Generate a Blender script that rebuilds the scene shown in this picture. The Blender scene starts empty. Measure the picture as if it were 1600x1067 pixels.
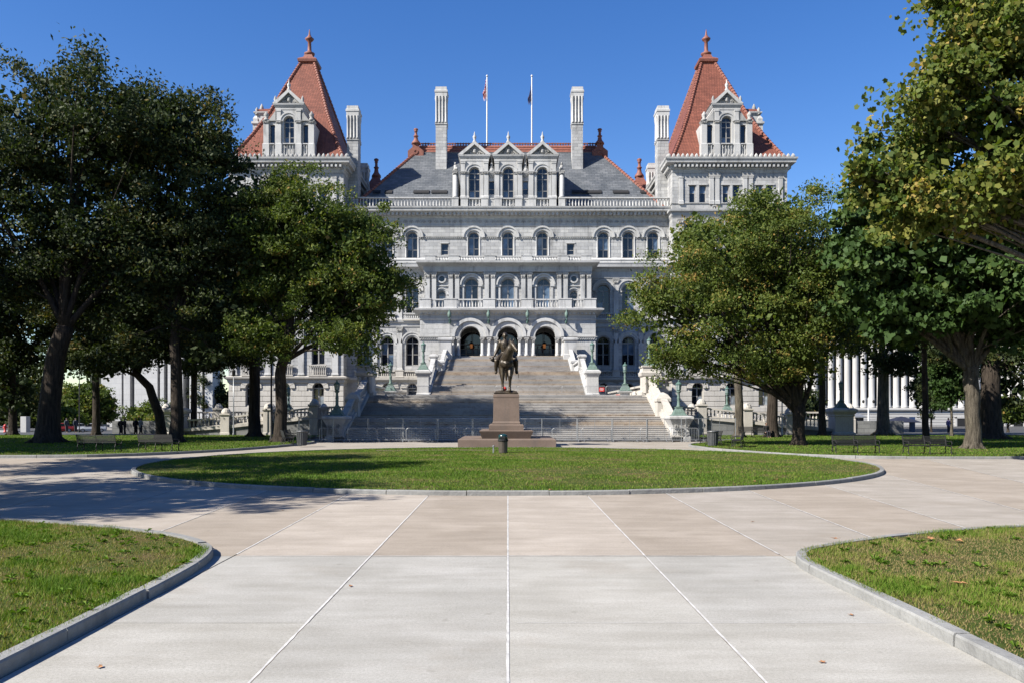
import bpy, math, random
import numpy as np
from mathutils import Vector, Matrix

# ------------------------------------------------------------------ camera, sky, sun, exposure
SC = bpy.context.scene
COL = SC.collection
CAM_H, FPX = 2.3, 1300.0            # eye height (m) and focal length in photo pixels
cam_data = bpy.data.cameras.new("camera")
cam = bpy.data.objects.new("camera", cam_data)
COL.objects.link(cam)
cam.location = (0, 0, CAM_H)
cam.rotation_euler = (math.radians(90), 0, 0)
cam_data.sensor_width = 36
cam_data.lens = 36 * FPX / 1600
cam_data.shift_x = 6.5 / 1600
cam_data.shift_y = 110.5 / 1600
cam_data.clip_start = 0.1
cam_data.clip_end = 6000
SC.camera = cam

SUN_EL, SUN_AZ = math.radians(41), math.radians(60)   # azimuth: to the left of straight behind the camera
to_sun = Vector((-math.sin(SUN_AZ) * math.cos(SUN_EL), -math.cos(SUN_AZ) * math.cos(SUN_EL), math.sin(SUN_EL)))
world = bpy.data.worlds.new("World")
SC.world = world
world.use_nodes = True
wn = world.node_tree
bg = wn.nodes["Background"]
sky = wn.nodes.new("ShaderNodeTexSky")
sky.sky_type = 'NISHITA'
sky.sun_disc = False
sky.sun_elevation = SUN_EL
sky.sun_rotation = math.atan2(to_sun.x, to_sun.y)
sky.altitude = 50
sky.air_density = 1.0
sky.dust_density = 0.2
sky.ozone_density = 1.6
hs = wn.nodes.new("ShaderNodeHueSaturation")
hs.inputs["Saturation"].default_value = 1.36
hs.inputs["Value"].default_value = 1.0
hs.inputs["Hue"].default_value = 0.514
wn.links.new(sky.outputs[0], hs.inputs["Color"])
wn.links.new(hs.outputs[0], bg.inputs[0])
bg.inputs[1].default_value = 0.074
sun_data = bpy.data.lights.new("sun", 'SUN')
sun_data.energy = 5.0
sun_data.angle = math.radians(0.53)
sun_data.color = (1.0, 0.945, 0.855)
sun = bpy.data.objects.new("sun", sun_data)
COL.objects.link(sun)
sun.rotation_euler = to_sun.to_track_quat('Z', 'Y').to_euler()
SC.view_settings.view_transform = 'Standard'
SC.view_settings.look = 'None'
SC.view_settings.exposure = 1.25
SC.view_settings.gamma = 1.0
SC.view_settings.use_curve_mapping = False
SC.render.engine = 'CYCLES'
SC.cycles.max_bounces = 6
SC.cycles.diffuse_bounces = 2
SC.cycles.glossy_bounces = 3
SC.cycles.transmission_bounces = 4
SC.cycles.transparent_max_bounces = 4

RNG = random.Random(11)
NP = np.random.default_rng(7)
PI = math.pi


def PX(px, d):      # photo column at a known distance -> metres right of the axis
    return (px - 793.5) * d / FPX


def PZ(py, d):      # photo row at a known distance -> height in metres
    return CAM_H + (644 - py) * d / FPX


def lerp(a, b, t):
    return a + (b - a) * t


# ------------------------------------------------------------------ object helpers
WPOS = {}


def link(o, parent, loc):
    COL.objects.link(o)
    loc = Vector(loc)
    if parent is not None:
        o.parent = parent
        o.location = loc - WPOS[parent.name]
    else:
        o.location = loc
    WPOS[o.name] = loc
    return o


def tag(o, label=None, cat=None, group=None, kind=None):
    if label: o["label"] = label
    if cat: o["category"] = cat
    if group: o["group"] = group
    if kind: o["kind"] = kind
    return o


def empty(name, loc=(0, 0, 0), label=None, cat=None, group=None, kind=None):
    o = bpy.data.objects.new(name, None)
    o.empty_display_size = 0.3
    link(o, None, loc)
    return tag(o, label, cat, group, kind)


def inst(name, mesh, loc, parent=None, rot=None, scale=None):
    o = bpy.data.objects.new(name, mesh)
    link(o, parent, loc)
    if rot is not None: o.rotation_euler = rot
    if scale is not None: o.scale = scale
    return o


def copy_tree(o, parent=None):
    c = o.copy()
    COL.objects.link(c)
    c.parent = parent
    for ch in list(o.children):
        copy_tree(ch, c)
    return c


def place_copy(src, loc, rz=0, label=None, group=None, scale=None, first=False):
    c = src if first else copy_tree(src)
    c.location = loc
    c.rotation_euler = (0, 0, rz)
    if scale: c.scale = (scale, scale, scale)
    if label: c["label"] = label
    if group: c["group"] = group
    return c


class MB:
    """collects shapes into one mesh"""
    def __init__(s):
        s.v = []; s.f = []

    def add(s, v, f):
        n = len(s.v)
        s.v.extend([tuple(p) for p in v])
        s.f.extend([tuple(i + n for i in q) for q in f])
        return s

    def box(s, x0, x1, y0, y1, z0, z1):
        return s.add([(x0, y0, z0), (x1, y0, z0), (x1, y1, z0), (x0, y1, z0), (x0, y0, z1), (x1, y0, z1), (x1, y1, z1), (x0, y1, z1)],
                     [(0, 3, 2, 1), (4, 5, 6, 7), (0, 1, 5, 4), (1, 2, 6, 5), (2, 3, 7, 6), (3, 0, 4, 7)])

    def cbox(s, x0, x1, y0, y1, z0, z1, c=0.03):
        """box with chamfered long edges (top and front)"""
        return s.loft([[(x0 + c, y0 + c, z0), (x1 - c, y0 + c, z0), (x1 - c, y1 - c, z0), (x0 + c, y1 - c, z0)],
                       [(x0, y0, z0 + c), (x1, y0, z0 + c), (x1, y1, z0 + c), (x0, y1, z0 + c)],
                       [(x0, y0, z1 - c), (x1, y0, z1 - c), (x1, y1, z1 - c), (x0, y1, z1 - c)],
                       [(x0 + c, y0 + c, z1), (x1 - c, y0 + c, z1), (x1 - c, y1 - c, z1), (x0 + c, y1 - c, z1)]])

    def loft(s, rings, cap=True, closed=True):
        n = len(rings[0]); m = len(rings)
        v = [p for r in rings for p in r]
        f = []
        for i in range(m - 1):
            for j in range(n if closed else n - 1):
                a = i * n + j; b = i * n + (j + 1) % n
                f.append((a, b, b + n, a + n))
        if cap:
            f.append(tuple(reversed(range(n))))
            f.append(tuple(range((m - 1) * n, m * n)))
        return s.add(v, f)

    def prism_xz(s, poly, y0, y1):
        """polygon of (x, z), counter-clockwise seen from -y, extruded in y"""
        return s.loft([[(x, y1, z) for x, z in poly], [(x, y0, z) for x, z in poly]])

    def prism_yz(s, poly, x0, x1):
        return s.loft([[(x0, y, z) for y, z in poly], [(x1, y, z) for y, z in poly]])

    def prism_xy(s, poly, z0, z1):
        return s.loft([[(x, y, z0) for x, y in poly], [(x, y, z1) for x, y in poly]])

    def rect_rings(s, x0, x1, y0, y1, prof, cap=True):
        """loft of rectangles: prof = [(out, z)]"""
        return s.loft([[(x0 - o, y0 - o, z), (x1 + o, y0 - o, z), (x1 + o, y1 + o, z), (x0 - o, y1 + o, z)] for o, z in prof], cap)

    def lathe(s, prof, cx=0, cy=0, n=12, cap=True):
        return s.loft([[(cx + r * math.cos(2 * PI * k / n), cy + r * math.sin(2 * PI * k / n), z) for k in range(n)] for r, z in prof], cap)

    def tube(s, pts, rad, n=6, cap=True):
        pts = [Vector(p) for p in pts]
        if not hasattr(rad, '__len__'): rad = [rad] * len(pts)
        rings = []
        up = None
        for i, p in enumerate(pts):
            t = (pts[min(i + 1, len(pts) - 1)] - pts[max(i - 1, 0)])
            if t.length < 1e-9: t = Vector((0, 0, 1))
            t.normalize()
            if up is None:
                up = Vector((0, 0, 1)) if abs(t.z) < 0.9 else Vector((1, 0, 0))
            a = t.cross(up)
            if a.length < 1e-6: a = t.cross(Vector((1, 0.3, 0)))
            a.normalize()
            b = a.cross(t).normalized()
            up = b
            rings.append([p + rad[i] * (math.cos(2 * PI * k / n) * a - math.sin(2 * PI * k / n) * b) for k in range(n)])
        return s.loft(rings, cap)

    def arch_ring(s, cx, zc, r0, r1, y0, y1, n=12, a0=0, a1=PI):
        o = [(cx + r1 * math.cos(lerp(a0, a1, k / n)), zc + r1 * math.sin(lerp(a0, a1, k / n))) for k in range(n + 1)]
        i = [(cx + r0 * math.cos(lerp(a0, a1, k / n)), zc + r0 * math.sin(lerp(a0, a1, k / n))) for k in range(n + 1)]
        for k in range(n):
            q = [i[k], o[k], o[k + 1], i[k + 1]]
            s.loft([[(x, y1, z) for x, z in q], [(x, y0, z) for x, z in q]])
        return s

    def mirror(s):
        m = MB()
        m.v = [(-x, y, z) for x, y, z in s.v]
        m.f = [tuple(reversed(q)) for q in s.f]
        return m

    def shift(s, dx, dy, dz):
        s.v = [(x + dx, y + dy, z + dz) for x, y, z in s.v]
        return s

    def rotz(s, a):
        c, t = math.cos(a), math.sin(a)
        s.v = [(x * c - y * t, x * t + y * c, z) for x, y, z in s.v]
        return s

    def mesh(s, name, mat, smooth=False):
        me = bpy.data.meshes.new(name)
        me.from_pydata(s.v, [], s.f)
        me.validate(clean_customdata=False)
        if mat is not None: me.materials.append(mat)
        if smooth: me.shade_smooth()
        me.update()
        return me

    def build(s, name, mat, parent=None, smooth=False, kind=None, label=None):
        """one object whose origin is the middle of its base"""
        a = np.array(s.v)
        c = Vector(((a[:, 0].min() + a[:, 0].max()) / 2, (a[:, 1].min() + a[:, 1].max()) / 2, a[:, 2].min()))
        s.shift(-c.x, -c.y, -c.z)
        o = inst(name, s.mesh(name, mat, smooth), c, parent)
        return tag(o, label=label, kind=kind)


def np_mesh(name, verts, faces_n, loops, mat, tint=None, smooth=False):
    """big mesh from arrays; every face has faces_n corners"""
    me = bpy.data.meshes.new(name)
    nv = len(verts); nf = len(loops) // faces_n
    me.vertices.add(nv)
    me.vertices.foreach_set("co", np.ascontiguousarray(verts, dtype=np.float32).ravel())
    me.loops.add(len(loops))
    me.loops.foreach_set("vertex_index", np.ascontiguousarray(loops, dtype=np.int32))
    me.polygons.add(nf)
    me.polygons.foreach_set("loop_start", np.arange(0, nf * faces_n, faces_n, dtype=np.int32))
    if mat is not None: me.materials.append(mat)
    me.update(calc_edges=True)
    if tint is not None:
        at = me.attributes.new("tint", 'FLOAT', 'FACE')
        at.data.foreach_set("value", np.ascontiguousarray(tint, dtype=np.float32))
    if smooth: me.shade_smooth()
    return me


# ------------------------------------------------------------------ materials
ALB = 0.64            # scales base colours down so the raised exposure deepens shade against the sky


class NT:
    def __init__(s, name, rough=0.7, color=(0.5, 0.5, 0.5), metal=0.0, spec=0.5):
        s.m = bpy.data.materials.new(name)
        s.m.use_nodes = True
        s.t = s.m.node_tree
        s.b = s.t.nodes["Principled BSDF"]
        s.b.inputs["Roughness"].default_value = rough
        s.b.inputs["Base Color"].default_value = (*color, 1)
        s.b.inputs["Metallic"].default_value = metal
        s.b.inputs["Specular IOR Level"].default_value = spec

    def n(s, kind, **kw):
        nd = s.t.nodes.new("ShaderNode" + kind)
        for k, v in kw.items():
            if k in nd.inputs: nd.inputs[k].default_value = v
            else: setattr(nd, k, v)
        return nd

    def l(s, a, b):
        s.t.links.new(a, b)

    def pos(s):
        return s.n("NewGeometry").outputs["Position"]

    def noise(s, vec, scale, detail=4, rough=0.55, stretch=None):
        if stretch:
            mp = s.n("Mapping")
            mp.inputs["Scale"].default_value = stretch
            s.l(vec, mp.inputs[0]); vec = mp.outputs[0]
        t = s.n("TexNoise")
        t.inputs["Scale"].default_value = scale
        t.inputs["Detail"].default_value = detail
        t.inputs["Roughness"].default_value = rough
        s.l(vec, t.inputs["Vector"])
        return t.outputs["Fac"]

    def ramp(s, fac, stops):
        r = s.n("ValToRGB")
        e = r.color_ramp.elements
        while len(e) < len(stops): e.new(0.5)
        for el, (p, c) in zip(e, stops):
            el.position = p
            el.color = (*c, 1) if len(c) == 3 else c
        s.l(fac, r.inputs[0])
        return r.outputs[0]

    def mix(s, fac, a, b, mode='MIX'):
        m = s.n("Mix", data_type='RGBA', blend_type=mode)
        for sock, val in ((m.inputs[0], fac), (m.inputs[6], a), (m.inputs[7], b)):
            if hasattr(val, "links") or isinstance(val, bpy.types.NodeSocket): s.l(val, sock)
            elif isinstance(val, (int, float)): sock.default_value = val
            else: sock.default_value = (*val, 1)
        return m.outputs[2]

    def color(s, c, k=None):
        k = ALB if k is None else k
        s.l(s.mix(1.0, c, (k, k, k), 'MULTIPLY'), s.b.inputs["Base Color"])
        return s

    def bump(s, h, strength=0.3, dist=0.02, prev=None):
        b = s.n("Bump")
        b.inputs["Strength"].default_value = strength
        b.inputs["Distance"].default_value = dist
        s.l(h, b.inputs["Height"])
        if prev: s.l(prev, b.inputs["Normal"])
        s.l(b.outputs[0], s.b.inputs["Normal"])
        return b.outputs[0]

    def wallcoord(s):
        """(x + y, z): blocks run round corners"""
        sep = s.n("SeparateXYZ"); s.l(s.pos(), sep.inputs[0])
        ad = s.n("Math", operation='ADD'); s.l(sep.outputs[0], ad.inputs[0]); s.l(sep.outputs[1], ad.inputs[1])
        cb = s.n("CombineXYZ"); s.l(ad.outputs[0], cb.inputs[0]); s.l(sep.outputs[2], cb.inputs[1])
        return cb.outputs[0]

    def brick(s, vec, w, h, mortar, c1, c2, cm, bias=0.0, smooth=0.1):
        b = s.n("TexBrick")
        b.inputs["Scale"].default_value = 1.0
        b.inputs["Brick Width"].default_value = w
        b.inputs["Row Height"].default_value = h
        b.inputs["Mortar Size"].default_value = mortar
        b.inputs["Mortar Smooth"].default_value = smooth
        b.inputs["Bias"].default_value = bias
        b.inputs["Color1"].default_value = (*c1, 1)
        b.inputs["Color2"].default_value = (*c2, 1)
        b.inputs["Mortar"].default_value = (*cm, 1)
        s.l(vec, b.inputs["Vector"])
        return b


def stone(name, c, var=0.12, block=None, dirt=0.35, rough=0.8, bump=0.25, dirtcol=(0.10, 0.10, 0.10), bcol=(0.74, 0.745, 0.76), mcol=(0.55, 0.55, 0.555)):
    t = NT(name, rough, spec=0.3)
    p = t.pos()
    big = t.noise(p, 0.35, 5, 0.6)
    fine = t.noise(p, 9.0, 4, 0.65)
    streak = t.noise(p, 1.0, 5, 0.65, stretch=(1.6, 1.6, 0.22))
    lo = tuple(x * (1 - var) for x in c); hi = tuple(min(1, x * (1 + var)) for x in c)
    col = t.ramp(big, [(0.3, lo), (0.7, hi)])
    hgt = fine
    if block:
        br = t.brick(t.wallcoord(), block[0], block[1], 0.022, (1.04, 1.04, 1.03), bcol, mcol)
        col = t.mix(1.0, col, br.outputs[0], 'MULTIPLY')
    sp = t.ramp(fine, [(0.25, (0.86, 0.86, 0.86)), (0.75, (1.08, 1.08, 1.08))])
    col = t.mix(1.0, col, sp, 'MULTIPLY')
    msk = t.ramp(streak, [(0.52, (0, 0, 0)), (0.78, (dirt, dirt, dirt))])
    col = t.mix(msk, col, dirtcol)
    t.color(col)
    nb = t.bump(fine, bump, 0.03)
    if block:
        t.bump(br.outputs["Fac"], 0.6, -0.03, nb)
    return t.m


def plain(name, c, rough=0.6, metal=0.0, var=0.1, scale=6, bump=0.0, spec=0.5):
    t = NT(name, rough, c, metal, spec)
    f = t.noise(t.pos(), scale, 4, 0.6)
    t.color(t.ramp(f, [(0.3, tuple(x * (1 - var) for x in c)), (0.7, tuple(min(1, x * (1 + var)) for x in c))]))
    if bump: t.bump(f, bump, 0.02)
    return t.m


def concrete(name, c, c2, streak=1.0):
    t = NT(name, 0.85, spec=0.25)
    p = t.pos()
    big = t.noise(p, 0.55, 6, 0.62)
    swirl = t.noise(p, 1.3, 5, 0.6, stretch=(0.5, 2.2, 1))
    fine = t.noise(p, 32, 5, 0.8)
    speck = t.noise(p, 95, 3, 0.65)
    col = t.ramp(big, [(0.25, tuple(x * .92 for x in c2)), (0.45, c2), (0.64, c)])
    col = t.mix(1.0, col, t.ramp(swirl, [(0.3, (0.86, 0.85, 0.83)), (0.65, (1.05, 1.05, 1.05))]), 'MULTIPLY')
    col = t.mix(1.0, col, t.ramp(fine, [(0.28, (0.74, 0.74, 0.73)), (0.72, (1.16, 1.16, 1.16))]), 'MULTIPLY')
    col = t.mix(1.0, col, t.ramp(speck, [(0.30, (0.48, 0.47, 0.45)), (0.44, (1, 1, 1))]), 'MULTIPLY')
    stain = t.noise(p, 0.23, 6, 0.7)
    col = t.mix(t.ramp(stain, [(0.54, (0, 0, 0)), (0.70, (0.42, 0.42, 0.42))]), col, (0.30, 0.25, 0.19))
    scuff = t.noise(p, 0.9, 7, 0.75, stretch=(3.0, 0.35, 1))
    col = t.mix(t.ramp(scuff, [(0.60, (0, 0, 0)), (0.74, (0.22, 0.22, 0.22))]), col, (0.33, 0.31, 0.29))
    spot = t.noise(p, 3.3, 3, 0.6)
    col = t.mix(t.ramp(spot, [(0.67, (0, 0, 0)), (0.74, (0.45, 0.45, 0.45))]), col, (0.22, 0.20, 0.17))
    t.color(col)
    t.bump(fine, 0.35, 0.006)
    return t.m


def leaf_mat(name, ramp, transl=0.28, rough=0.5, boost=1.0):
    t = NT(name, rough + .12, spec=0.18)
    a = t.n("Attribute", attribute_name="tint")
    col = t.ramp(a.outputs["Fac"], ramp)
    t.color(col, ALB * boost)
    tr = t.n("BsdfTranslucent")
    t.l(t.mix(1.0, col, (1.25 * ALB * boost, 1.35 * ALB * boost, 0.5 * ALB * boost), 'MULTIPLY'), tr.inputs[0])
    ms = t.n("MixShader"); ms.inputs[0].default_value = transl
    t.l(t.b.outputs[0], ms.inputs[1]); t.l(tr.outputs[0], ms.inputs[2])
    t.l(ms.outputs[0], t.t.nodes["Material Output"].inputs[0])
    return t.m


M = {}
M['granite'] = stone('white granite ashlar', (0.56, 0.56, 0.555), 0.17, (1.25, 0.52), 0.65)
M['granite_plain'] = stone('white granite', (0.585, 0.583, 0.574), 0.17, None, 0.7)
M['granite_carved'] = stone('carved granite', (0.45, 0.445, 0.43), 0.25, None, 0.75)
M['granite_warm'] = stone('warm granite', (0.60, 0.565, 0.51), 0.14, None, 0.4)
M['granite_base'] = stone('rusticated granite', (0.60, 0.57, 0.52), 0.09, None, 0.3)
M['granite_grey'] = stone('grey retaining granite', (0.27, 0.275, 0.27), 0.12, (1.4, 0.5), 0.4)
M['step'] = stone('step granite', (0.525, 0.495, 0.46), 0.22, None, 0.6, dirtcol=(0.20, 0.14, 0.09))
M['step_cool'] = stone('cool step granite', (0.52, 0.505, 0.485), 0.2, None, 0.5, dirtcol=(0.16, 0.14, 0.12))
M['step_rust'] = stone('rust-stained step granite', (0.58, 0.49, 0.39), 0.25, None, 0.8, dirtcol=(0.22, 0.12, 0.06))
M['pink_granite'] = stone('pink granite', (0.215, 0.16, 0.127), 0.22, None, 0.35, 0.6, 0.1)
M['kerb'] = stone('kerb granite', (0.30, 0.30, 0.29), 0.22, None, 0.65, bump=.7)
M['far_stone'] = stone('pale far stone', (0.60, 0.59, 0.575), 0.06, None, 0.15)
M['far_white'] = stone('white marble panel', (0.66, 0.66, 0.66), 0.04, (2.4, 1.3), 0.12, bcol=(.96, .96, .96), mcol=(.8, .8, .8))
M['concrete'] = concrete('grey concrete', (0.535, 0.518, 0.478), (0.465, 0.45, 0.41))
M['concrete_grey'] = concrete('mid grey concrete', (0.515, 0.502, 0.47), (0.44, 0.428, 0.395))
M['concrete_warm'] = concrete('warm grey concrete', (0.48, 0.435, 0.385), (0.415, 0.375, 0.325))
M['concrete_tan'] = concrete('tan concrete', (0.475, 0.415, 0.35), (0.405, 0.35, 0.29))
M['concrete_pink'] = concrete('pink concrete', (0.55, 0.49, 0.425), (0.475, 0.42, 0.36))
M['sealant'] = plain('white joint sealant', (0.62, 0.61, 0.59), 0.8, var=0.3, scale=5)
M['asphalt'] = plain('asphalt', (0.055, 0.055, 0.058), 0.9, var=0.2, scale=3, bump=0.2)
def m_bronze():
    t = NT('weathered dark bronze', 0.45, (0.06, 0.045, 0.03), 0.35)
    p = t.pos()
    a = t.noise(p, 3.0, 6, 0.7, stretch=(2.2, 2.2, 0.5))
    f = t.noise(p, 14, 5, 0.7)
    col = t.ramp(a, [(0.32, (0.022, 0.017, 0.011)), (0.5, (0.062, 0.046, 0.029)), (0.66, (0.13, 0.10, 0.065)), (0.74, (0.12, 0.13, 0.10))])
    t.color(t.mix(1.0, col, t.ramp(f, [(0.3, (0.55, 0.55, 0.55)), (0.7, (1.3, 1.3, 1.3))]), 'MULTIPLY'))
    t.bump(t.noise(p, 7, 5, 0.6), 0.35, 0.035)
    return t.m


M['bronze'] = m_bronze()
M['verdigris'] = plain('green verdigris bronze', (0.145, 0.22, 0.19), 0.75, 0.1, 0.35, 7, 0.1)
M['verdigris_dark'] = plain('dark verdigris', (0.10, 0.19, 0.165), 0.75, 0.1, 0.3, 7)
M['lamp_glass'] = plain('lantern glass', (0.35, 0.42, 0.42), 0.2, var=0.1)
M['galv'] = plain('galvanised steel', (0.42, 0.44, 0.46), 0.45, 0.6, 0.12, 12)
M['bench_black'] = plain('black painted bench', (0.010, 0.010, 0.010), 0.75, 0.0, 0.3, 10)
M['can_grey'] = plain('grey painted can', (0.13, 0.135, 0.14), 0.5, 0.3, 0.2, 8)
M['can_brown'] = plain('brown bin body', (0.10, 0.083, 0.066), 0.5, 0.2, 0.2, 8)
M['can_green'] = plain('dark green bin lid', (0.012, 0.05, 0.052), 0.25, 0.0, 0.15, 8)
M['dark'] = plain('dark interior', (0.012, 0.012, 0.014), 0.8, var=0.2)
M['white_paint'] = plain('white paint', (0.78, 0.78, 0.78), 0.4, var=0.04)
M['red_sign'] = plain('red sign', (0.62, 0.05, 0.04), 0.5, var=0.08)
M['sash'] = plain('window sash', (0.36, 0.35, 0.33), 0.6, var=0.12)
def bark(name, c):
    t = NT(name, 0.95, spec=0.15)
    p = t.pos()
    r = t.noise(p, 5.0, 5, 0.65, stretch=(1.6, 1.6, 0.22))
    f = t.noise(p, 18, 4, 0.7)
    col = t.ramp(r, [(0.30, tuple(x * .35 for x in c)), (0.50, c), (0.72, tuple(x * 1.7 for x in c))])
    col = t.mix(1.0, col, t.ramp(f, [(0.3, (0.6, 0.6, 0.6)), (0.7, (1.2, 1.2, 1.2))]), 'MULTIPLY')
    lich = t.noise(p, 1.1, 5, 0.7)
    col = t.mix(t.ramp(lich, [(0.55, (0, 0, 0)), (0.7, (0.5, 0.5, 0.5))]), col, (c[0] * 1.6, c[1] * 1.75, c[2] * 1.5))
    t.color(col)
    t.bump(f, 0.6, 0.02, t.bump(r, 1.0, 0.12))
    return t.m


M['bark'] = bark('tree bark', (0.060, 0.048, 0.038))
M['bark_light'] = bark('pale tree bark', (0.125, 0.108, 0.085))
M['bark_plane'] = bark('plane tree bark', (0.17, 0.15, 0.115))
M['soil'] = plain('bare soil', (0.12, 0.085, 0.055), 0.95, var=0.35, scale=20, bump=0.6)
M['dry_leaf'] = plain('dry fallen leaf', (0.36, 0.17, 0.07), 0.8, var=0.4, scale=14)


def m_glass(name, c, rough):
    t = NT(name, rough, c, 0, 0.6)
    f = t.noise(t.pos(), 0.9, 2, 0.5)
    t.color(t.ramp(f, [(0.35, tuple(x * 0.55 for x in c)), (0.7, tuple(x * 1.4 for x in c))]))
    t.bump(t.noise(t.pos(), 1.3, 2), 0.03, 0.02)
    return t.m


M['glass'] = m_glass('dark window glass', (0.014, 0.018, 0.028), 0.04)
M['glass_blue'] = m_glass('window glass with painted sky reflection', (0.13, 0.19, 0.28), 0.08)  # pale blue base colour stands in for reflected sky
M['glass_blind'] = m_glass('window with drawn blind', (0.30, 0.34, 0.38), 0.15)


def m_slate():
    t = NT('grey slate', 0.55, spec=0.4)
    p = t.pos()
    sep = t.n("SeparateXYZ"); t.l(p, sep.inputs[0])
    cb = t.n("CombineXYZ"); t.l(sep.outputs[0], cb.inputs[0]); t.l(sep.outputs[2], cb.inputs[1])
    br = t.brick(cb.outputs[0], 0.9, 0.36, 0.02, (0.10, 0.112, 0.124), (0.16, 0.172, 0.185), (0.06, 0.068, 0.077))
    big = t.noise(p, 0.5, 5)
    col = t.mix(1.0, br.outputs[0], t.ramp(big, [(0.3, (0.75, 0.77, 0.8)), (0.7, (1.25, 1.22, 1.2))]), 'MULTIPLY')
    t.color(col)
    nb = t.bump(br.outputs["Fac"], 0.7, -0.04)
    t.bump(t.noise(p, 6, 3), 0.3, 0.03, nb)
    return t.m


def m_tile(name, c):
    t = NT(name, 0.7, spec=0.3)
    p = t.pos()
    br = t.brick(t.wallcoord(), 0.42, 0.30, 0.018, tuple(x * 0.85 for x in c), tuple(x * 1.18 for x in c), tuple(x * 0.4 for x in c))
    big = t.noise(p, 0.8, 5)
    col = t.mix(1.0, br.outputs[0], t.ramp(big, [(0.3, (0.82, 0.80, 0.8)), (0.7, (1.15, 1.15, 1.15))]), 'MULTIPLY')
    t.color(col)
    t.bump(br.outputs["Fac"], 0.8, -0.04)
    return t.m


M['slate'] = m_slate()
M['tile'] = m_tile('red roof tile', (0.245, 0.084, 0.054))
M['terracotta'] = plain('red terracotta', (0.25, 0.085, 0.055), 0.65, var=0.3, scale=3, bump=0.2)


def m_lawn():
    t = NT('lawn turf', 0.95, spec=0.1)
    p = t.pos()
    a = t.noise(p, 0.5, 6, 0.65)
    f = t.noise(p, 22, 4, 0.7)
    col = t.ramp(a, [(0.33, (0.065, 0.105, 0.018)), (0.52, (0.09, 0.125, 0.026)), (0.66, (0.18, 0.135, 0.065))])
    col = t.mix(1.0, col, t.ramp(f, [(0.3, (0.5, 0.5, 0.45)), (0.7, (1.25, 1.25, 1.25))]), 'MULTIPLY')
    t.color(col)
    t.bump(f, 1.0, 0.05)
    return t.m


M['lawn'] = m_lawn()
M['grass_blade'] = leaf_mat('grass blade', [(0.0, (0.075, 0.155, 0.013)), (0.5, (0.145, 0.255, 0.024)), (0.75, (0.26, 0.29, 0.06)), (1.0, (0.36, 0.27, 0.13))], 0.3, 0.6)
M['leaf_dark'] = leaf_mat('dark foliage', [(0.0, (0.020, 0.033, 0.011)), (0.5, (0.038, 0.056, 0.017)), (0.9, (0.080, 0.092, 0.028)), (1.0, (0.15, 0.11, 0.03))], 0.24, boost=1.2)
M['leaf_mid'] = leaf_mat('mid green foliage', [(0.0, (0.038, 0.062, 0.012)), (0.5, (0.075, 0.105, 0.020)), (0.9, (0.15, 0.165, 0.034)), (1.0, (0.24, 0.16, 0.045))], 0.32, boost=1.5)
M['leaf_maple'] = leaf_mat('maple foliage', [(0.0, (0.026, 0.052, 0.014)), (0.7, (0.046, 0.085, 0.022)), (1.0, (0.085, 0.12, 0.03))], 0.26, boost=1.5)
M['leaf_plane'] = leaf_mat('plane tree foliage', [(0.0, (0.045, 0.078, 0.014)), (0.45, (0.105, 0.135, 0.026)), (0.8, (0.20, 0.195, 0.045)), (1.0, (0.31, 0.23, 0.06))], 0.34, boost=1.4)


# ------------------------------------------------------------------ ground, paving, lawns
def sstep(a, b, v):
    t = min(1, max(0, (v - a) / (b - a)))
    return t * t * (3 - 2 * t)


def terrain(x, y):
    return -0.07 - 1.0 * sstep(92, 150, y)


def build_ground():
    xs = [-3000, -1200, -500, -250, -160, -110] + list(range(-90, 91, 15)) + [110, 160, 250, 500, 1200, 3000]
    ys = [-400, -120, -40, 0, 30, 60] + list(range(84, 160, 6)) + [180, 240, 400, 900, 2000, 4000]
    b = MB()
    v = [(x, y, terrain(x, y)) for y in ys for x in xs]
    n = len(xs)
    b.add(v, [(j * n + i, j * n + i + 1, (j + 1) * n + i + 1, (j + 1) * n + i) for j in range(len(ys) - 1) for i in range(n - 1)])
    g = inst('ground', b.mesh('ground', M['asphalt'], True), (0, 0, 0))
    tag(g, kind='structure')


build_ground()

plaza = tag(empty('plaza', (0, 0, 0)), kind='structure')
b = MB().box(-75, 75, -14, 66.5, -0.066, -0.020)
b.build('paving_bed', M['concrete_warm'], plaza)
MB().box(-26, 26, -3.5, 41.6, -0.019, -0.012).build('joint_bed', M['soil'], plaza)


def joint_x(k, d):
    c = 0.0045 * max(0, abs(k) - 1.5)
    return 2.2 * k * (1 + (d - 13.4) * c) if d > 13.4 else 2.2 * k


slab_tone = {-1: 'concrete_tan', 0: 'concrete_pink', 1: 'concrete_tan', 2: 'concrete_warm', 3: 'concrete_tan', 4: 'concrete_warm', 5: 'concrete_tan', 6: 'concrete_warm', 7: 'concrete_tan',
             -2: 'concrete_pink', -3: 'concrete_tan', -4: 'concrete_pink', -5: 'concrete_warm', -6: 'concrete_tan', -7: 'concrete_pink'}
G = 0.014


def slab(k, d0, d1, tone, n=4):
    dz = RNG.uniform(-0.002, 0.002)
    L = [(joint_x(k, lerp(d0, d1, i / n)) + G, lerp(d0 + G * .4, d1 - G * .4, i / n)) for i in range(n + 1)]
    R = [(joint_x(k + 1, lerp(d0, d1, i / n)) - G, lerp(d0 + G * .4, d1 - G * .4, i / n)) for i in range(n + 1)]
    MB().prism_xy(L[:1] + R + L[:0:-1], -0.05, dz).build('slab', M[tone], plaza)


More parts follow.
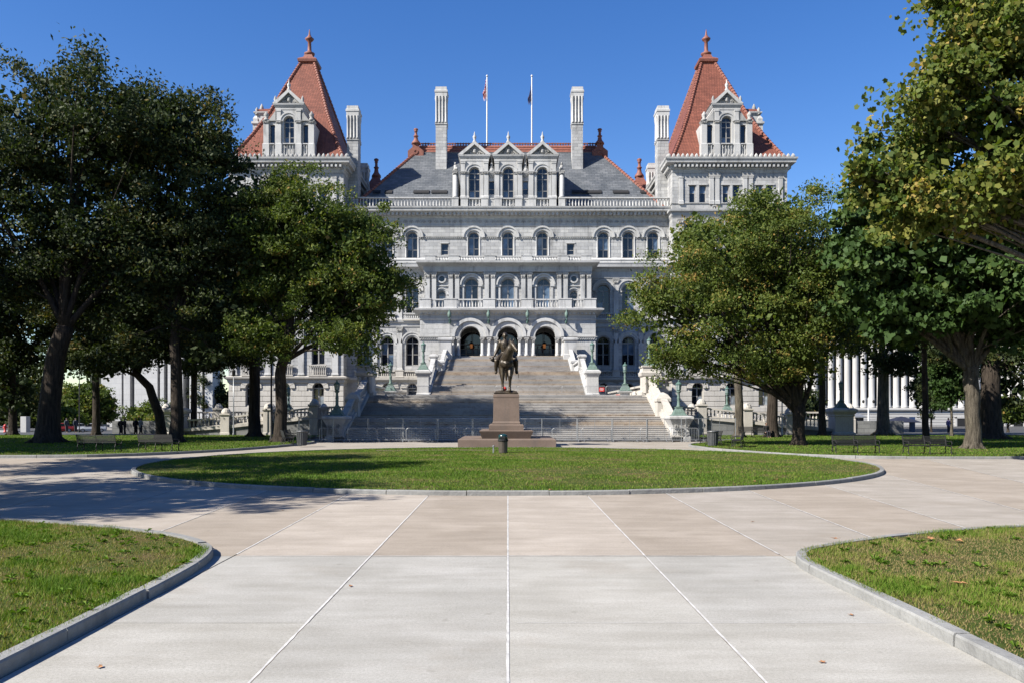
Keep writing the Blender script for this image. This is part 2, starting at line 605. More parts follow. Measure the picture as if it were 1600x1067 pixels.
for k in range(-3, 3):
    for d0, d1 in ((-3.5, 0.6), (0.6, 4.8), (4.8, 9.1), (9.1, 13.35)):
        slab(k, d0, d1, RNG.choice(('concrete', 'concrete', 'concrete_grey')), 1)
for k in range(-11, 11):
    slab(k, 13.36, 27.0, slab_tone.get(k, ('concrete_warm', 'concrete_tan', 'concrete_pink')[k % 3]))
    slab(k, 27.0, 41.5, ('concrete_warm', 'concrete_tan', 'concrete_warm')[(k * 5) % 3])


def sealant(pts, w):
    """hand-run bead of sealant with a wavering edge"""
    L, R = [], []
    for i in range(len(pts) - 1):
        a, c = Vector(pts[i]), Vector(pts[i + 1])
        t = (c - a).normalized(); nrm = Vector((-t.y, t.x))
        m = max(2, int((c - a).length / 0.16))
        for j in range(m):
            q = a.lerp(c, j / m)
            ww = w * RNG.uniform(0.82, 1.1) / 2 * (.6 if RNG.random() < .06 else 1)
            o = RNG.uniform(-.002, .002)
            L.append((q + nrm * (ww + o))[:]); R.append((q - nrm * (ww - o))[:])
    b = MB()
    b.add([(x, y, 0.0055) for x, y in L] + [(x, y, 0.0055) for x, y in R], [(i, i + len(L), i + 1 + len(L), i + 1) for i in range(len(L) - 1)])
    b.build('joint_sealant', M['sealant'], plaza)


for k, a, e in ((-1, -3.4, 23), (0, -3.4, 23.2), (1, -3.4, 23)):
    sealant([(joint_x(k, d), d) for d in np.linspace(a, e, 10)], 0.027)
for k in list(range(2, 9)) + [-2]:
    sealant([(joint_x(k, d), d) for d in np.linspace(13.5, 40, 12)], 0.026)
for k in (-3, -4):
    sealant([(joint_x(k, d), d) for d in np.linspace(15.0, 40, 12)], 0.018)
sealant([(x, 13.355) for x in (-4.3, 4.3)], 0.022)
sealant([(x, 9.1) for x in (0.1, 4.35)], 0.007)


def smooth_poly(pts, n=6):
    """Catmull-Rom through the points"""
    P = [Vector(p) for p in pts]
    out = []
    for i in range(len(P) - 1):
        p0 = P[max(i - 1, 0)]; p1 = P[i]; p2 = P[i + 1]; p3 = P[min(i + 2, len(P) - 1)]
        for j in range(n):
            t = j / n
            out.append(0.5 * ((2 * p1) + (p2 - p0) * t + (2 * p0 - 5 * p1 + 4 * p2 - p3) * t * t + (3 * p1 - p0 - 3 * p2 + p3) * t ** 3))
    out.append(P[-1])
    return [(p.x, p.y) for p in out]


def offset_line(pts, d):
    out = []
    for i, p in enumerate(pts):
        a = Vector(pts[max(i - 1, 0)]); c = Vector(pts[min(i + 1, len(pts) - 1)])
        t = (c - a).normalized()
        out.append((p[0] - t.y * d, p[1] + t.x * d))
    return out


def kerb_run(line, parent, w=0.17, h=0.13, length=1.9, side=1, closed=False):
    """granite kerb stones along a line; the lawn lies on the left (side=1) or right (-1) of travel"""
    acc = [0.0]
    for i in range(1, len(line)):
        acc.append(acc[-1] + (Vector(line[i]) - Vector(line[i - 1])).length)
    tot = acc[-1]
    n = max(1, round(tot / length))

    def at(s):
        s = min(max(s, 0), tot)
        for i in range(1, len(acc)):
            if s <= acc[i] + 1e-9:
                t = (s - acc[i - 1]) / max(1e-9, acc[i] - acc[i - 1])
                a, c = Vector(line[i - 1]), Vector(line[i])
                return a.lerp(c, t), (c - a).normalized()
        return Vector(line[-1]), (Vector(line[-1]) - Vector(line[-2])).normalized()
    for q in range(n):
        s0, s1 = tot * q / n + 0.010, tot * (q + 1) / n - 0.010
        rings = []
        dz = RNG.uniform(-.010, .010); do = RNG.uniform(-.014, .014)
        m = 5
        for j in range(m + 1):
            p, t = at(lerp(s0, s1, j / m))
            nr = Vector((-t.y, t.x)) * side
            prof = [(0.0 + do, -0.06), (0.006 + do, h * .82 + dz), (0.022 + do, h + dz), (w, h + dz), (w, -0.06)]
            rings.append([(p.x + nr.x * o, p.y + nr.y * o, z) for o, z in prof])
        if side > 0: rings = [r[::-1] for r in rings]
        MB().loft(rings).build('kerb_stone', M['kerb'], parent)


def lawn(name, poly, z=0.10):
    o = tag(empty(name, (0, 0, 0)), kind='structure')
    a = np.array(poly)
    b = MB()
    b.add([(x, y, z) for x, y in poly], [tuple(range(len(poly)))])
    b.build('turf', M['lawn'], o)
    return o


def in_poly(poly, X, Y):
    r = np.zeros(len(X), bool)
    j = len(poly) - 1
    for i in range(len(poly)):
        xi, yi = poly[i]; xj, yj = poly[j]
        c = ((yi > Y) != (yj > Y)) & (X < (xj - xi) * (Y - yi) / ((yj - yi) or 1e-12) + xi)
        r ^= c
        j = i
    return r


def blades(poly, n, h, w, z=0.10, xr=None, yr=None, tint0=0.0, blobs=60, blob_r=(.15, .8)):
    a = np.array(poly)
    x0, x1 = xr or (a[:, 0].min(), a[:, 0].max()); y0, y1 = yr or (a[:, 1].min(), a[:, 1].max())
    X = NP.uniform(x0, x1, n); Y = NP.uniform(y0, y1, n)
    # patchy growth: thinner where it is dry
    dry = (np.sin(X * 0.9 + 1.3 * np.sin(Y * .7)) * np.cos(Y * 1.1 + .6 * X) + 0.6 * np.sin(X * 2.3 + Y * 1.7) + 0.5 * np.sin(X * 5.1 - Y * 4.3)) / 2.1
    dry *= .5
    for _ in range(blobs):                        # worn, yellowed patches
        bx0, by0 = NP.uniform(x0, x1), NP.uniform(y0, y1)
        br = NP.uniform(*blob_r)
        sq = NP.uniform(.5, 1.6)
        dry += NP.uniform(.3, 1.0) * np.exp(-(((X - bx0) / (br * sq)) ** 2 + ((Y - by0) / br) ** 2))
    for _ in range(blobs):                        # lush tufts
        bx0, by0 = NP.uniform(x0, x1), NP.uniform(y0, y1)
        br = NP.uniform(*blob_r) * .5
        dry -= NP.uniform(.4, 1.0) * np.exp(-(((X - bx0) / br) ** 2 + ((Y - by0) / br) ** 2))
    dry = np.clip(dry, -1, 1.2)
    keep = in_poly(poly, X, Y) & (NP.random(n) > 0.62 * np.clip(dry + .1, 0, 1))
    X, Y, dry = X[keep], Y[keep], dry[keep]
    n = len(X)
    ang = NP.uniform(0, 2 * PI, n)
    H = h * NP.uniform(0.4, 1.3, n) * (1 - .45 * dry); Wd = w * NP.uniform(.6, 1.3, n)
    lean = H * NP.uniform(0.1, 0.9, n); la = NP.uniform(0, 2 * PI, n)
    V = np.empty((n, 3, 3), np.float32)
    V[:, 0] = np.stack([X - np.cos(ang) * Wd, Y - np.sin(ang) * Wd, np.full(n, z)], 1)
    V[:, 1] = np.stack([X + np.cos(ang) * Wd, Y + np.sin(ang) * Wd, np.full(n, z)], 1)
    V[:, 2] = np.stack([X + np.cos(la) * lean, Y + np.sin(la) * lean, z + H], 1)
    tint = np.clip(NP.normal(0.40, .2, n) + 0.42 * np.clip(dry, -.5, 1) + tint0, 0, 1)
    return V.reshape(-1, 3), tint


def grass(parts, label):
    V = np.concatenate([p[0] for p in parts]); T = np.concatenate([p[1] for p in parts])
    me = np_mesh('grass', V, 3, np.arange(len(V)), M['grass_blade'], T)
    return tag(inst('grass', me, (0, 0, 0)), label, 'grass', kind='stuff')


# round lawn in the middle
LC, LRX, LRY = (0.0, 37.9), 15.8, 14.9
circ = [(LC[0] + LRX * math.cos(t), LC[1] + LRY * math.sin(t)) for t in np.linspace(0, 2 * PI, 97)]
inner = [(LC[0] + (LRX - .16) * math.cos(t), LC[1] + (LRY - .16) * math.sin(t)) for t in np.linspace(0, 2 * PI, 97)][:-1]
round_lawn = lawn('round_lawn', inner)
kerb_run(circ, round_lawn, side=1, length=2.3)
sx = [(-7.5, 47.6), (-3, 48.0), (2, 47.9), (8.5, 47.4), (8.8, 48.7), (3, 49.3), (-2, 49.4), (-7.8, 48.8)]
MB().add([(x, y, 0.112) for x, y in sx], [tuple(range(len(sx)))]).build('soil_strip', M['soil'], round_lawn)

# the two lawns that frame the walk in front
fl = smooth_poly([(-4.4, -3), (-4.4, 4), (-4.42, 9), (-4.48, 11.6), (-4.62, 12.9), (-4.9, 13.75), (-5.5, 14.55), (-6.4, 15.3), (-8.1, 16.25), (-10.7, 17.3), (-16, 18.7), (-34, 21)])
fr = smooth_poly([(4.4, -3), (4.4, 4), (4.38, 9), (4.30, 11.8), (4.42, 12.8), (4.85, 13.5), (6.3, 14.55), (8, 15.4), (10.1, 16.1), (16, 17.1), (34, 18.5)])
fl_in = offset_line(fl, .15) + [(-34, -3)]
fr_in = offset_line(fr, -.15) + [(34, -3)]
front_lawn_l = lawn('front_lawn_left', fl_in)
kerb_run(fl, front_lawn_l, side=1, w=.165, h=.128)
front_lawn_r = lawn('front_lawn_right', fr_in)
kerb_run(fr, front_lawn_r, side=-1, w=.165, h=.125)

# lawns under the trees
tr = smooth_poly([(75, 41), (40, 41), (22, 41.2), (17.6, 41.9), (14.9, 44.5), (13.2, 49), (12.2, 54), (12.6, 58.0), (14.5, 61.5), (17.0, 65.5)])
tl = smooth_poly([(-75, 42), (-42, 42), (-25, 42.4), (-20.4, 44), (-17.6, 48), (-15.8, 53), (-14.8, 58.5), (-14.6, 63), (-16.2, 65.5), (-17.5, 66.5)])
tr_in = offset_line(tr, -.15) + [(17.5, 81), (36, 82), (80, 82)]
tl_in = offset_line(tl, .15) + [(-17.5, 81), (-36, 82), (-80, 82)]
tree_lawn_r = lawn('tree_lawn_right', tr_in, 0.09)
kerb_run(tr, tree_lawn_r, side=-1, length=2.4)
tree_lawn_l = lawn('tree_lawn_left', tl_in, 0.09)
kerb_run(tl, tree_lawn_l, side=1, length=2.4)

grass([blades(offset_line(fl, .07) + [(-34, -3)], 270000, .064, .0055, .10, (-13, -4.4), (5.5, 18.3), .14, 170)], 'patchy short grass on the kerbed lawn at the lower left')
grass([blades(offset_line(fr, -.07) + [(34, -3)], 270000, .064, .0055, .10, (4.4, 13), (5.5, 17), .24, 190)], 'dry patchy grass on the kerbed lawn at the lower right')
grass([blades(inner, 240000, .060, .012, tint0=.05, blobs=110, blob_r=(.3, 1.8))], 'short green grass filling the round lawn')
grass([blades(tr_in, 90000, .07, .025, .09, (11, 60), (41, 82))], 'green grass under the trees at the right')
grass([blades(tl_in, 90000, .07, .025, .09, (-60, -13), (42, 82))], 'green grass under the trees at the left')


# broad-leaved weeds in the front lawns
def weeds(poly, xr, yr, n, label):
    V, T = [], []
    for _ in range(n):
        x, y = NP.uniform(*xr), NP.uniform(*yr)
        if not in_poly(poly, np.array([x]), np.array([y]))[0]: continue
        R = NP.uniform(.04, .11)
        for k in range(int(NP.integers(7, 13))):
            a = NP.uniform(0, 2 * PI); L = R * NP.uniform(.7, 1.3); wd = L * .2
            dx, dy = math.cos(a), math.sin(a)
            zt = .12 + NP.uniform(.01, .06)
            V += [(x, y, .12), (x + dx * L * .6 - dy * wd, y + dy * L * .6 + dx * wd, zt), (x + dx * L, y + dy * L, zt - .015),
                  (x, y, .12), (x + dx * L, y + dy * L, zt - .015), (x + dx * L * .6 + dy * wd, y + dy * L * .6 - dx * wd, zt)]
            t_ = NP.uniform(.15, .6); T += [t_, t_]
    me = np_mesh('weeds', np.array(V), 3, np.arange(len(V)), M['grass_blade'], np.array(T))
    tag(inst('weeds', me, (0, 0, 0)), label, 'weeds', kind='stuff')


weeds(fl_in, (-12, -4.5), (6, 17), 420, 'broad-leaved weeds scattered through the lower left lawn')
weeds(fr_in, (4.5, 12), (6, 16), 300, 'broad-leaved weeds scattered through the lower right lawn')


# dry leaves lying about
def dry_leaf_mesh(i):
    r = random.Random(i)
    n = 9
    b = MB()
    ring = []
    for k in range(n):
        a = 2 * PI * k / n
        q = 0.075 * (1.25 if k % 2 == 0 else 0.55) * r.uniform(.8, 1.2)
        ring.append((q * math.cos(a), q * math.sin(a), 0.008 + r.uniform(0, .03)))
    b.add([(0, 0, .004)] + ring, [(0, 1 + k, 1 + (k + 1) % n) for k in range(n)])
    return b.mesh('fallen_leaf', M['dry_leaf'])


LEAFM = [dry_leaf_mesh(i) for i in range(4)]
spots = [(1500, 912), (1452, 842), (1497, 845), (1305, 842)] + [(1213, 749), (1179, 752)] + [(700, 741), (860, 765), (1085, 733), (966, 738), (905, 730), (690, 708), (420, 716)]
for px, py in spots:
    d = CAM_H * FPX / (py - 644)
    d *= (CAM_H - .13) / CAM_H
    o = inst('fallen_leaf', LEAFM[RNG.randrange(4)], (PX(px, d), d, .135), None, (0, 0, RNG.uniform(0, 6)))
    tag(o, 'brown dry leaf fallen on the grass', 'leaf', 'dry leaves fallen on the lawns')
for px, py in ((155, 1043), (547, 916), (242, 784), (442, 797), (1175, 815), (1330, 961), (1285, 1035)):
    d = CAM_H * FPX / (py - 644)
    o = inst('fallen_leaf', LEAFM[RNG.randrange(4)], (PX(px, d), d, .006), None, (0, 0, RNG.uniform(0, 6)), (.42, .42, .42))
    tag(o, 'small brown leaf lying on the pale paving', 'leaf', 'dry leaves lying on the paving')


# ------------------------------------------------------------------ the capitol building
DA, DU, DM, DT = 117.5, 121.5, 127.0, 124.5      # distances: porch arches, porch upper storey, main wall, corner towers
capitol = empty('capitol_building', (0, DM, 0), 'huge white granite capitol with red pyramid tower roofs and grey slate roof', 'building')


def arch_pts(cx, hw, zs, zsp, n=12, arched=True):
    if not arched:
        return [(cx - hw, zs), (cx - hw, zsp), (cx + hw, zsp), (cx + hw, zs)]
    return [(cx - hw, zs)] + [(cx - hw * math.cos(PI * k / n), zsp + hw * math.sin(PI * k / n)) for k in range(n + 1)] + [(cx + hw, zs)]


def wall_mb(x0, x1, z0, z1, y0, y1, ops):
    """wall with real openings; ops = (cx, halfwidth, sill, spring or head, arched)"""
    b = MB()
    ops = sorted(ops)
    cuts = [x0] + [(ops[i][0] + ops[i + 1][0]) / 2 for i in range(len(ops) - 1)] + [x1]
    if not ops:
        return b.box(x0, x1, y0, y1, z0, z1)
    for (cx, hw, zs, zsp, ar), a, c in zip(ops, cuts[:-1], cuts[1:]):
        if zs > z0 + .01: b.box(a, c, y0, y1, z0, zs)
        else: zs = z0
        pts = arch_pts(cx, hw, zs, zsp, 12, ar)
        # ring polygon with the opening at the bottom
        b.prism_xz([(a, zs)] + pts + [(c, zs), (c, z1), (a, z1)], y0, y1)
    return b


WIN = {}


def window(cx, y, zs, zsp, hw, arched=True, panes=None, lights=2, parent=None, bars=(0.42,), style=None):
    """glazed window: sash with mullion and transom, each pane its own piece; y = plane of the sash"""
    parent = parent or capitol
    key = (round(zsp - zs, 2), round(hw, 2), arched, lights, bars)
    h = zsp - zs
    f = 0.12 if hw > .5 else .085
    if key not in WIN:
        fr = MB()
        d0, d1 = -0.06, 0.06
        fr.box(-hw, -hw + f, d0, d1, 0, h); fr.box(hw - f, hw, d0, d1, 0, h)
        fr.box(-hw + f, hw - f, d0, d1, 0, f * 1.2)
        fr.box(-hw + f, hw - f, d0 - .03, d1, h - f * .7, h + f * .7)
        lx = []
        for i in range(lights):
            a = -hw + f + (2 * hw - 2 * f) * i / lights; c = -hw + f + (2 * hw - 2 * f) * (i + 1) / lights
            if i: fr.box(a - f * .7, a + f * .7, d0 - .02, d1, f * 1.2, h - f * .7)
            lx.append((a + (f * .7 if i else 0), c - (f * .7 if i < lights - 1 else 0)))
        zz = [f * 1.2] + [h * q for q in bars] + [h - f * .7]
        for q in bars:
            for a, c in lx: fr.box(a, c, d0 + .02, d1, h * q - .04, h * q + .04)
        if arched:
            fr.arch_ring(0, h + .001, hw - f, hw, d0, d1, 12)
            fr.box(-.03, .03, d0 + .02, d1, h + f * .7, h + hw - f)
            for sx in (-1, 1):
                a = 0.0
        fm = fr.mesh('window', M['sash'])
        pm = []
        for a, c in lx:
            for i in range(len(zz) - 1):
                z0 = zz[i] + (.04 if i else 0); z1 = zz[i + 1] - (.04 if i < len(zz) - 2 else 0)
                pm.append({k: MB().box(a, c, 0.0, 0.02, z0, z1).mesh('pane', M[k]) for k in ('glass', 'glass_blue', 'glass_blind')})
        fan = None
        if arched:
            n = 10; r = hw - f
            fan = MB()
            pts = [(r * math.cos(PI * k / n), h + f * .7 + (r - f * .7) * math.sin(PI * k / n)) for k in range(n + 1)]
            fan.prism_xz(pts, 0.0, 0.02)
            fan = fan.mesh('pane', M['glass'])
        WIN[key] = (fm, pm, fan)
    fm, pm, fan = WIN[key]
    w = inst('window', fm, (cx, y, zs), parent)
    sub = parent is capitol
    for i, q in enumerate(pm):
        k = panes[i % len(panes)] if panes else RNG.choices(('glass', 'glass_blue', 'glass_blind'), (0.72, 0.2, 0.08))[0]
        inst('pane', q[k], (cx, y, zs), w if sub else parent)
    if fan: inst('pane', fan, (cx, y, zs), w if sub else parent)
    return w


def archivolt(cx, zsp, r0, r1, y, proud=.16, parent=None, mat='granite_plain'):
    b = MB()
    rm = lerp(r0, r1, .62)
    b.arch_ring(cx, zsp, r0, rm, y - proud * .55, y + .05, 14)
    b.arch_ring(cx, zsp, rm - .002, r1, y - proud, y + .05, 14)
    return b.build('arch_moulding', M[mat], parent or capitol)


def band(x0, x1, y0, y1, prof, name='cornice', mat='granite_plain', parent=None, top_cap=True):
    return MB().rect_rings(x0, x1, y0, y1, prof).build(name, M[mat], parent or capitol)


def dentils(x0, x1, y0, y1, z0, z1, pitch, w, name='dentil_row', mat='granite_plain', sides=False, ya=None, yb=None):
    b = MB()
    n = int((x1 - x0) / pitch)
    for i in range(n):
        x = x0 + (i + .5) * (x1 - x0) / n
        b.box(x - w / 2, x + w / 2, y0, y1, z0, z1)
    if sides:
        n = int((yb - ya) / pitch); dd = y1 - y0
        for i in range(n):
            y = ya + (i + .5) * (yb - ya) / n
            b.box(x0 - (y1 - y0) - .0, x0, y - w / 2, y + w / 2, z0, z1)
            b.box(x1, x1 + dd, y - w / 2, y + w / 2, z0, z1)
    return b.build(name, M[mat], capitol, kind='stuff')


BAL = [(0.060, 0), (0.085, .03), (0.05, .09), (0.105, .30), (0.085, .42), (0.045, .72), (0.075, .84), (0.06, .90), (.08, .94), (.08, 1.0)]


def balustrade(p0, p1, h, parent, mat='granite_plain', pitch=.30, depth=.34, base=.18, rail=.16, ends=(0, 0), n=6, fat=1.0):
    """rail, plinth and balusters between two points (x, y, z of the floor); may slope"""
    p0, p1 = Vector(p0), Vector(p1)
    t = p1 - p0
    hor = Vector((t.x, t.y, 0)); L = hor.length
    u = hor.normalized(); nr = Vector((-u.y, u.x, 0))

    def beam(za, zb, dep, name):
        b = MB()
        r = []
        for p in (p0, p1):
            r.append([p + nr * dep / 2 + Vector((0, 0, za)), p - nr * dep / 2 + Vector((0, 0, za)), p - nr * dep / 2 + Vector((0, 0, zb)), p + nr * dep / 2 + Vector((0, 0, zb))])
        b.loft(r)
        return b.build(name, M[mat], parent)
    beam(0, base, depth, 'plinth')
    beam(h - rail, h, depth * 1.1, 'handrail')
    cnt = max(1, int(L / pitch))
    b = MB()
    hh = h - base - rail
    for i in range(cnt):
        q = p0.lerp(p1, (i + .5) / cnt)
        b.lathe([(r * fat, q.z + base - .02 + z * (hh + .04)) for r, z in BAL], q.x, q.y, n)
    return b.build('baluster_row', M[mat], parent, True, 'stuff')


def pedestal_block(x0, x1, y0, y1, z0, z1, parent, mat='granite_plain', name='pedestal'):
    h = z1 - z0
    return MB().rect_rings(x0, x1, y0, y1, [(.05, z0), (.05, z0 + .1 * h), (0, z0 + .14 * h), (0, z1 - .16 * h), (.07, z1 - .1 * h), (.07, z1)]).build(name, M[mat], parent)


def capital(b, x0, x1, y0, y1, z0, z1):
    """leafy capital: flaring block with bosses"""
    h = z1 - z0
    b.rect_rings(x0, x1, y0, y1, [(.02, z0), (.05, z0 + .06 * h), (.01, z0 + .12 * h), (.03, z0 + .3 * h), (.13, z0 + .8 * h), (.15, z0 + .84 * h), (.15, z1)])
    w = (x1 - x0)
    for i in range(3):
        x = x0 + (i + .5) * w / 3
        b.lathe([(.02, z0 + .15 * h), (w * .17, z0 + .3 * h), (w * .19, z0 + .5 * h), (.03, z0 + .62 * h)], x, y0 - .05, 5)
    for x in (x0 - .05, x1 + .05):
        b.lathe([(.03, z0 + .55 * h), (.13, z0 + .66 * h), (.03, z0 + .8 * h)], x, y0 - .08, 5)


def pilaster(x, y, z0, z1, w, proud, parent=None, cap=.9, basez=.35, ybk=.1):
    parent = parent or capitol
    b = MB()
    b.rect_rings(x - w / 2, x + w / 2, y - proud, y + ybk, [(.08, z0), (.08, z0 + basez * .45), (.04, z0 + basez * .6), (.05, z0 + basez * .75), (0, z0 + basez), (0, z1 - cap)])
    p = b.build('pilaster', M['granite_plain'], parent)
    c = MB()
    capital(c, x - w / 2, x + w / 2, y - proud, y + ybk, z1 - cap, z1)
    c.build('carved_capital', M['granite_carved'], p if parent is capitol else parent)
    return p


# ---- main wall between the towers
TXI, TXO = 24.6, 41.8                         # tower inner and outer faces
z_par0, z_par1 = PZ(326, DM), PZ(310, DM)     # roof parapet
z_ent0 = PZ(353, DM)
zA_sill, zA_sp = PZ(404, DM), PZ(371.5, DM)
zB_sill, zB_sp = PZ(490, DM), PZ(455, DM)
zC_sill, zC_sp = PZ(571, DM), PZ(536, DM)
z_b1 = PZ(420, DM)                            # cornice between rows A and B
z_bC = PZ(503, DM)
z_bD = PZ(592, DM)
XA = (14.6, 18.4, 22.2)
opsA = [(s * x, .83, zA_sill, zA_sp, True) for x in XA for s in (-1, 1)]
zAc = PZ(401, DM)
opsAc = [(PX(px, DM), .83, zAc, zA_sp, True) for px in (740.2, 793.7, 847.6)]
opsS = [(PX(px, DM), .58, PZ(399, DM), PZ(381, DM), False) for px in (695, 891.6)]
WALLT = 1.1
wall_mb(-TXI, TXI, z_b1, z_par0, DM, DM + WALLT, opsA + opsAc + opsS).build('wall', M['granite'], capitol)
for x, hw, zs, zp, ar in opsA + opsAc:
    window(x, DM + .55, zs, zp, hw, True)
    archivolt(x, zp, hw + .25, hw + .9, DM, .34)
    for s in (-1, 1):                          # slim shafts at the jambs
        MB().lathe([(.13, zs), (.13, zs + .2), (.09, zs + .25), (.09, zp - .35), (.15, zp - .05), (.15, zp)], x + s * (hw + .12), DM - .02, 8).build('jamb_shaft', M['granite_plain'], capitol, True)
for x, hw, zs, zp, ar in opsS:
    window(x, DM + .3, zs, zp, hw, False, lights=1)
    MB().box(x - hw - .1, x + hw + .1, DM - .08, DM + .1, zp + .003, zp + .16).build('lintel', M['granite_plain'], capitol)
# carved string course at the springing
edges = sorted([x for x, *_ in opsA + opsAc])
hwA = .83 + .86
segs = []
xs = [-TXI] + [v for x in edges for v in (x - hwA + .55, x + hwA - .55)] + [TXI]
for i in range(0, len(xs), 2):
    if xs[i + 1] - xs[i] > .3:
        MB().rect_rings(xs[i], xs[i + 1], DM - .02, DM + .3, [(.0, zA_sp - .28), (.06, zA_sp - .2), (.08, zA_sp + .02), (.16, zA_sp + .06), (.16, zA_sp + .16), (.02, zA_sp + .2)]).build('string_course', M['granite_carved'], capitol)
        b = MB()
        n = max(1, int((xs[i + 1] - xs[i]) / .32))
        for k in range(n):
            x = lerp(xs[i], xs[i + 1], (k + .5) / n)
            b.lathe([(.02, zA_sp - .2), (.1, zA_sp - .12), (.1, zA_sp - .04), (.02, zA_sp + .01)], x, DM - .1, 6)
        b.build('carved_bosses', M['granite_carved'], capitol, kind='stuff')
# entablature under the roof parapet
band(-TXI, TXI, DM - .02, DM + 2, [(0, z_ent0 - .15), (.08, z_ent0 - .1), (.1, z_ent0 + .02), (.04, z_ent0 + .06), (.06, z_ent0 + 1.15), (.2, z_ent0 + 1.3), (.24, z_ent0 + 1.55),
                                   (1.15, z_ent0 + 1.95), (1.3, z_ent0 + 2.0), (1.3, z_ent0 + 2.25), (1.45, z_ent0 + 2.4), (1.5, z_par0 - .02), (.6, z_par0)], 'entablature')
dentils(-TXI, TXI, DM - .95, DM - .1, z_ent0 + 1.45, z_ent0 + 1.85, .62, .34)
b = MB()
n = 52
for i in range(n):
    x = lerp(-TXI + .4, TXI - .4, i / (n - 1))
    b.arch_ring(x, z_ent0 + .48, .22, .36, DM - .17, DM + .0, 6)
    b.lathe([(.02, z_ent0 + .3), (.13, z_ent0 + .45), (.13, z_ent0 + .6), (.02, z_ent0 + .75)], x, DM - .09, 5)
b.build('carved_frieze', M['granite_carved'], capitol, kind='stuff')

# cornice and blank frieze between rows A and B
band(-TXI, TXI, DM - .02, DM + 1.5, [(0, z_b1 - 1.6), (.08, z_b1 - 1.5), (.12, z_b1 - 1.4), (.04, z_b1 - 1.35), (.06, z_b1 - .5), (.22, z_b1 - .35), (.3, z_b1 - .15), (.95, z_b1 + .1), (1.0, z_b1 + .45),
                                     (1.1, z_b1 + .7), (.55, z_b1 + .8), (.50, z_b1 + 1.1), (.6, z_b1 + 1.15), (.6, zA_sill - .25), (.3, zA_sill - .02)], 'cornice')
# rows B, C and the basement, either side of the porch
for s in (-1, 1):
    xa, xb = (11.0, TXI) if s > 0 else (-TXI, -11.0)
    oB = [(s * x, .98, zB_sill, zB_sp, True) for x in XA]
    oC = [(s * x, .98, zC_sill, zC_sp, True) for x in XA]
    wall_mb(xa, xb, z_bC, z_b1 - 1.4, DM, DM + WALLT, oB).build('wall', M['granite'], capitol)
    wall_mb(xa, xb, z_bD, z_bC, DM, DM + WALLT, oC).build('wall', M['granite'], capitol)
    oD = [(s * x, .75, 3.95, PZ(606, DM), True) for x in XA]
    wall_mb(xa, xb, -3, z_bD, DM, DM + WALLT, oD).build('wall', M['granite_base'], capitol)
    for x, hw, zs, zp, ar in oB:
        window(x, DM + .6, zs, zp, hw, True, bars=(.5,))
        archivolt(x, zp, hw + .2, hw + .76, DM, .3)
        MB().box(x - 1.25, x - .98, DM - .14, DM + .1, zp - .22, zp).box(x + .98, x + 1.25, DM - .14, DM + .1, zp - .22, zp).build('impost', M['granite_plain'], capitol)
        MB().rect_rings(x - 1.35, x + 1.35, DM - .5, DM + .1, [(-.25, zs - 1.35), (.05, zs - 1.15), (.05, zs - .95)]).build('balcony_slab', M['granite_warm'], capitol)
        balustrade((x - 1.3, DM - .35, zs - .95), (x + 1.3, DM - .35, zs - .95), .95, capitol, 'granite_plain', .28)
    for x, hw, zs, zp, ar in oC:
        window(x, DM + .6, zs, zp, hw, True, bars=(.5,))
        archivolt(x, zp, hw + .2, hw + .75, DM, .22)
    for x, hw, zs, zp, ar in oD:
        window(x, DM + .4, zs, zp, hw, True, lights=1, bars=(.8,))
        b = MB()
        for k in range(7):
            a0, a1 = PI * k / 7 + .02, PI * (k + 1) / 7 - .02
            b.arch_ring(x, zp, hw + .03, hw + (1.0 if k != 3 else 1.25), DM - .16, DM + .05, 2, a0, a1)
        b.build('voussoir_ring', M['granite_base'], capitol)
    band(xa, xb, DM - .02, DM + 1.4, [(0, z_bC - .9), (.1, z_bC - .75), (.12, z_bC - .3), (.35, z_bC - .1), (.4, z_bC + .12), (.1, z_bC + .2)], 'cornice')
    band(xa, xb, DM - .02, DM + 1.4, [(0, z_bD - .6), (.15, z_bD - .45), (.55, z_bD - .1), (.6, z_bD + .2), (.3, z_bD + .3)], 'cornice', 'granite_warm')
    cuts = [xa] + [s * x for x in (XA if s > 0 else XA[::-1])] + [xb]
    for i in range(4):
        a, c = cuts[i], cuts[i + 1]
        px_ = (a + c) / 2 if 0 < i < 3 else None
        if px_:
            pilaster(px_, DM, z_bC + .2, z_b1 - 1.6, .75, .22)
            pilaster(px_, DM, z_bD + 1.4, z_bC - .8, .75, .22)
            pedestal_block(px_ - .6, px_ + .6, DM - .5, DM, z_bD + .3, z_bD + 1.4, capitol, 'granite_warm')
    for x in XA:
        balustrade((s * x - 1.25, DM - .3, z_bD + .3), (s * x + 1.25, DM - .3, z_bD + .3), 1.0, capitol, 'granite_warm', .28)

# ---- roof parapet
zb = z_par0 - .02
for s in (-1, 1):
    xa, xb = s * 8.65, s * TXI
    balustrade((min(xa, xb), DM - .45, zb), (max(xa, xb), DM - .45, zb), z_par1 - zb, capitol, 'granite_plain', .47, .42, .2, .2, n=8, fat=1.35)

# ---- central slate roof
ZE = z_par0 + .1
roof = MB()
yR = 139.0
zr = PZ(238, yR - 1.2); zr2 = PZ(227, yR)
hx_e, hx_r = 24.3, PX(936, yR)
yF = DM + .9


def hip(x):
    return [(-x, yF, ZE)]


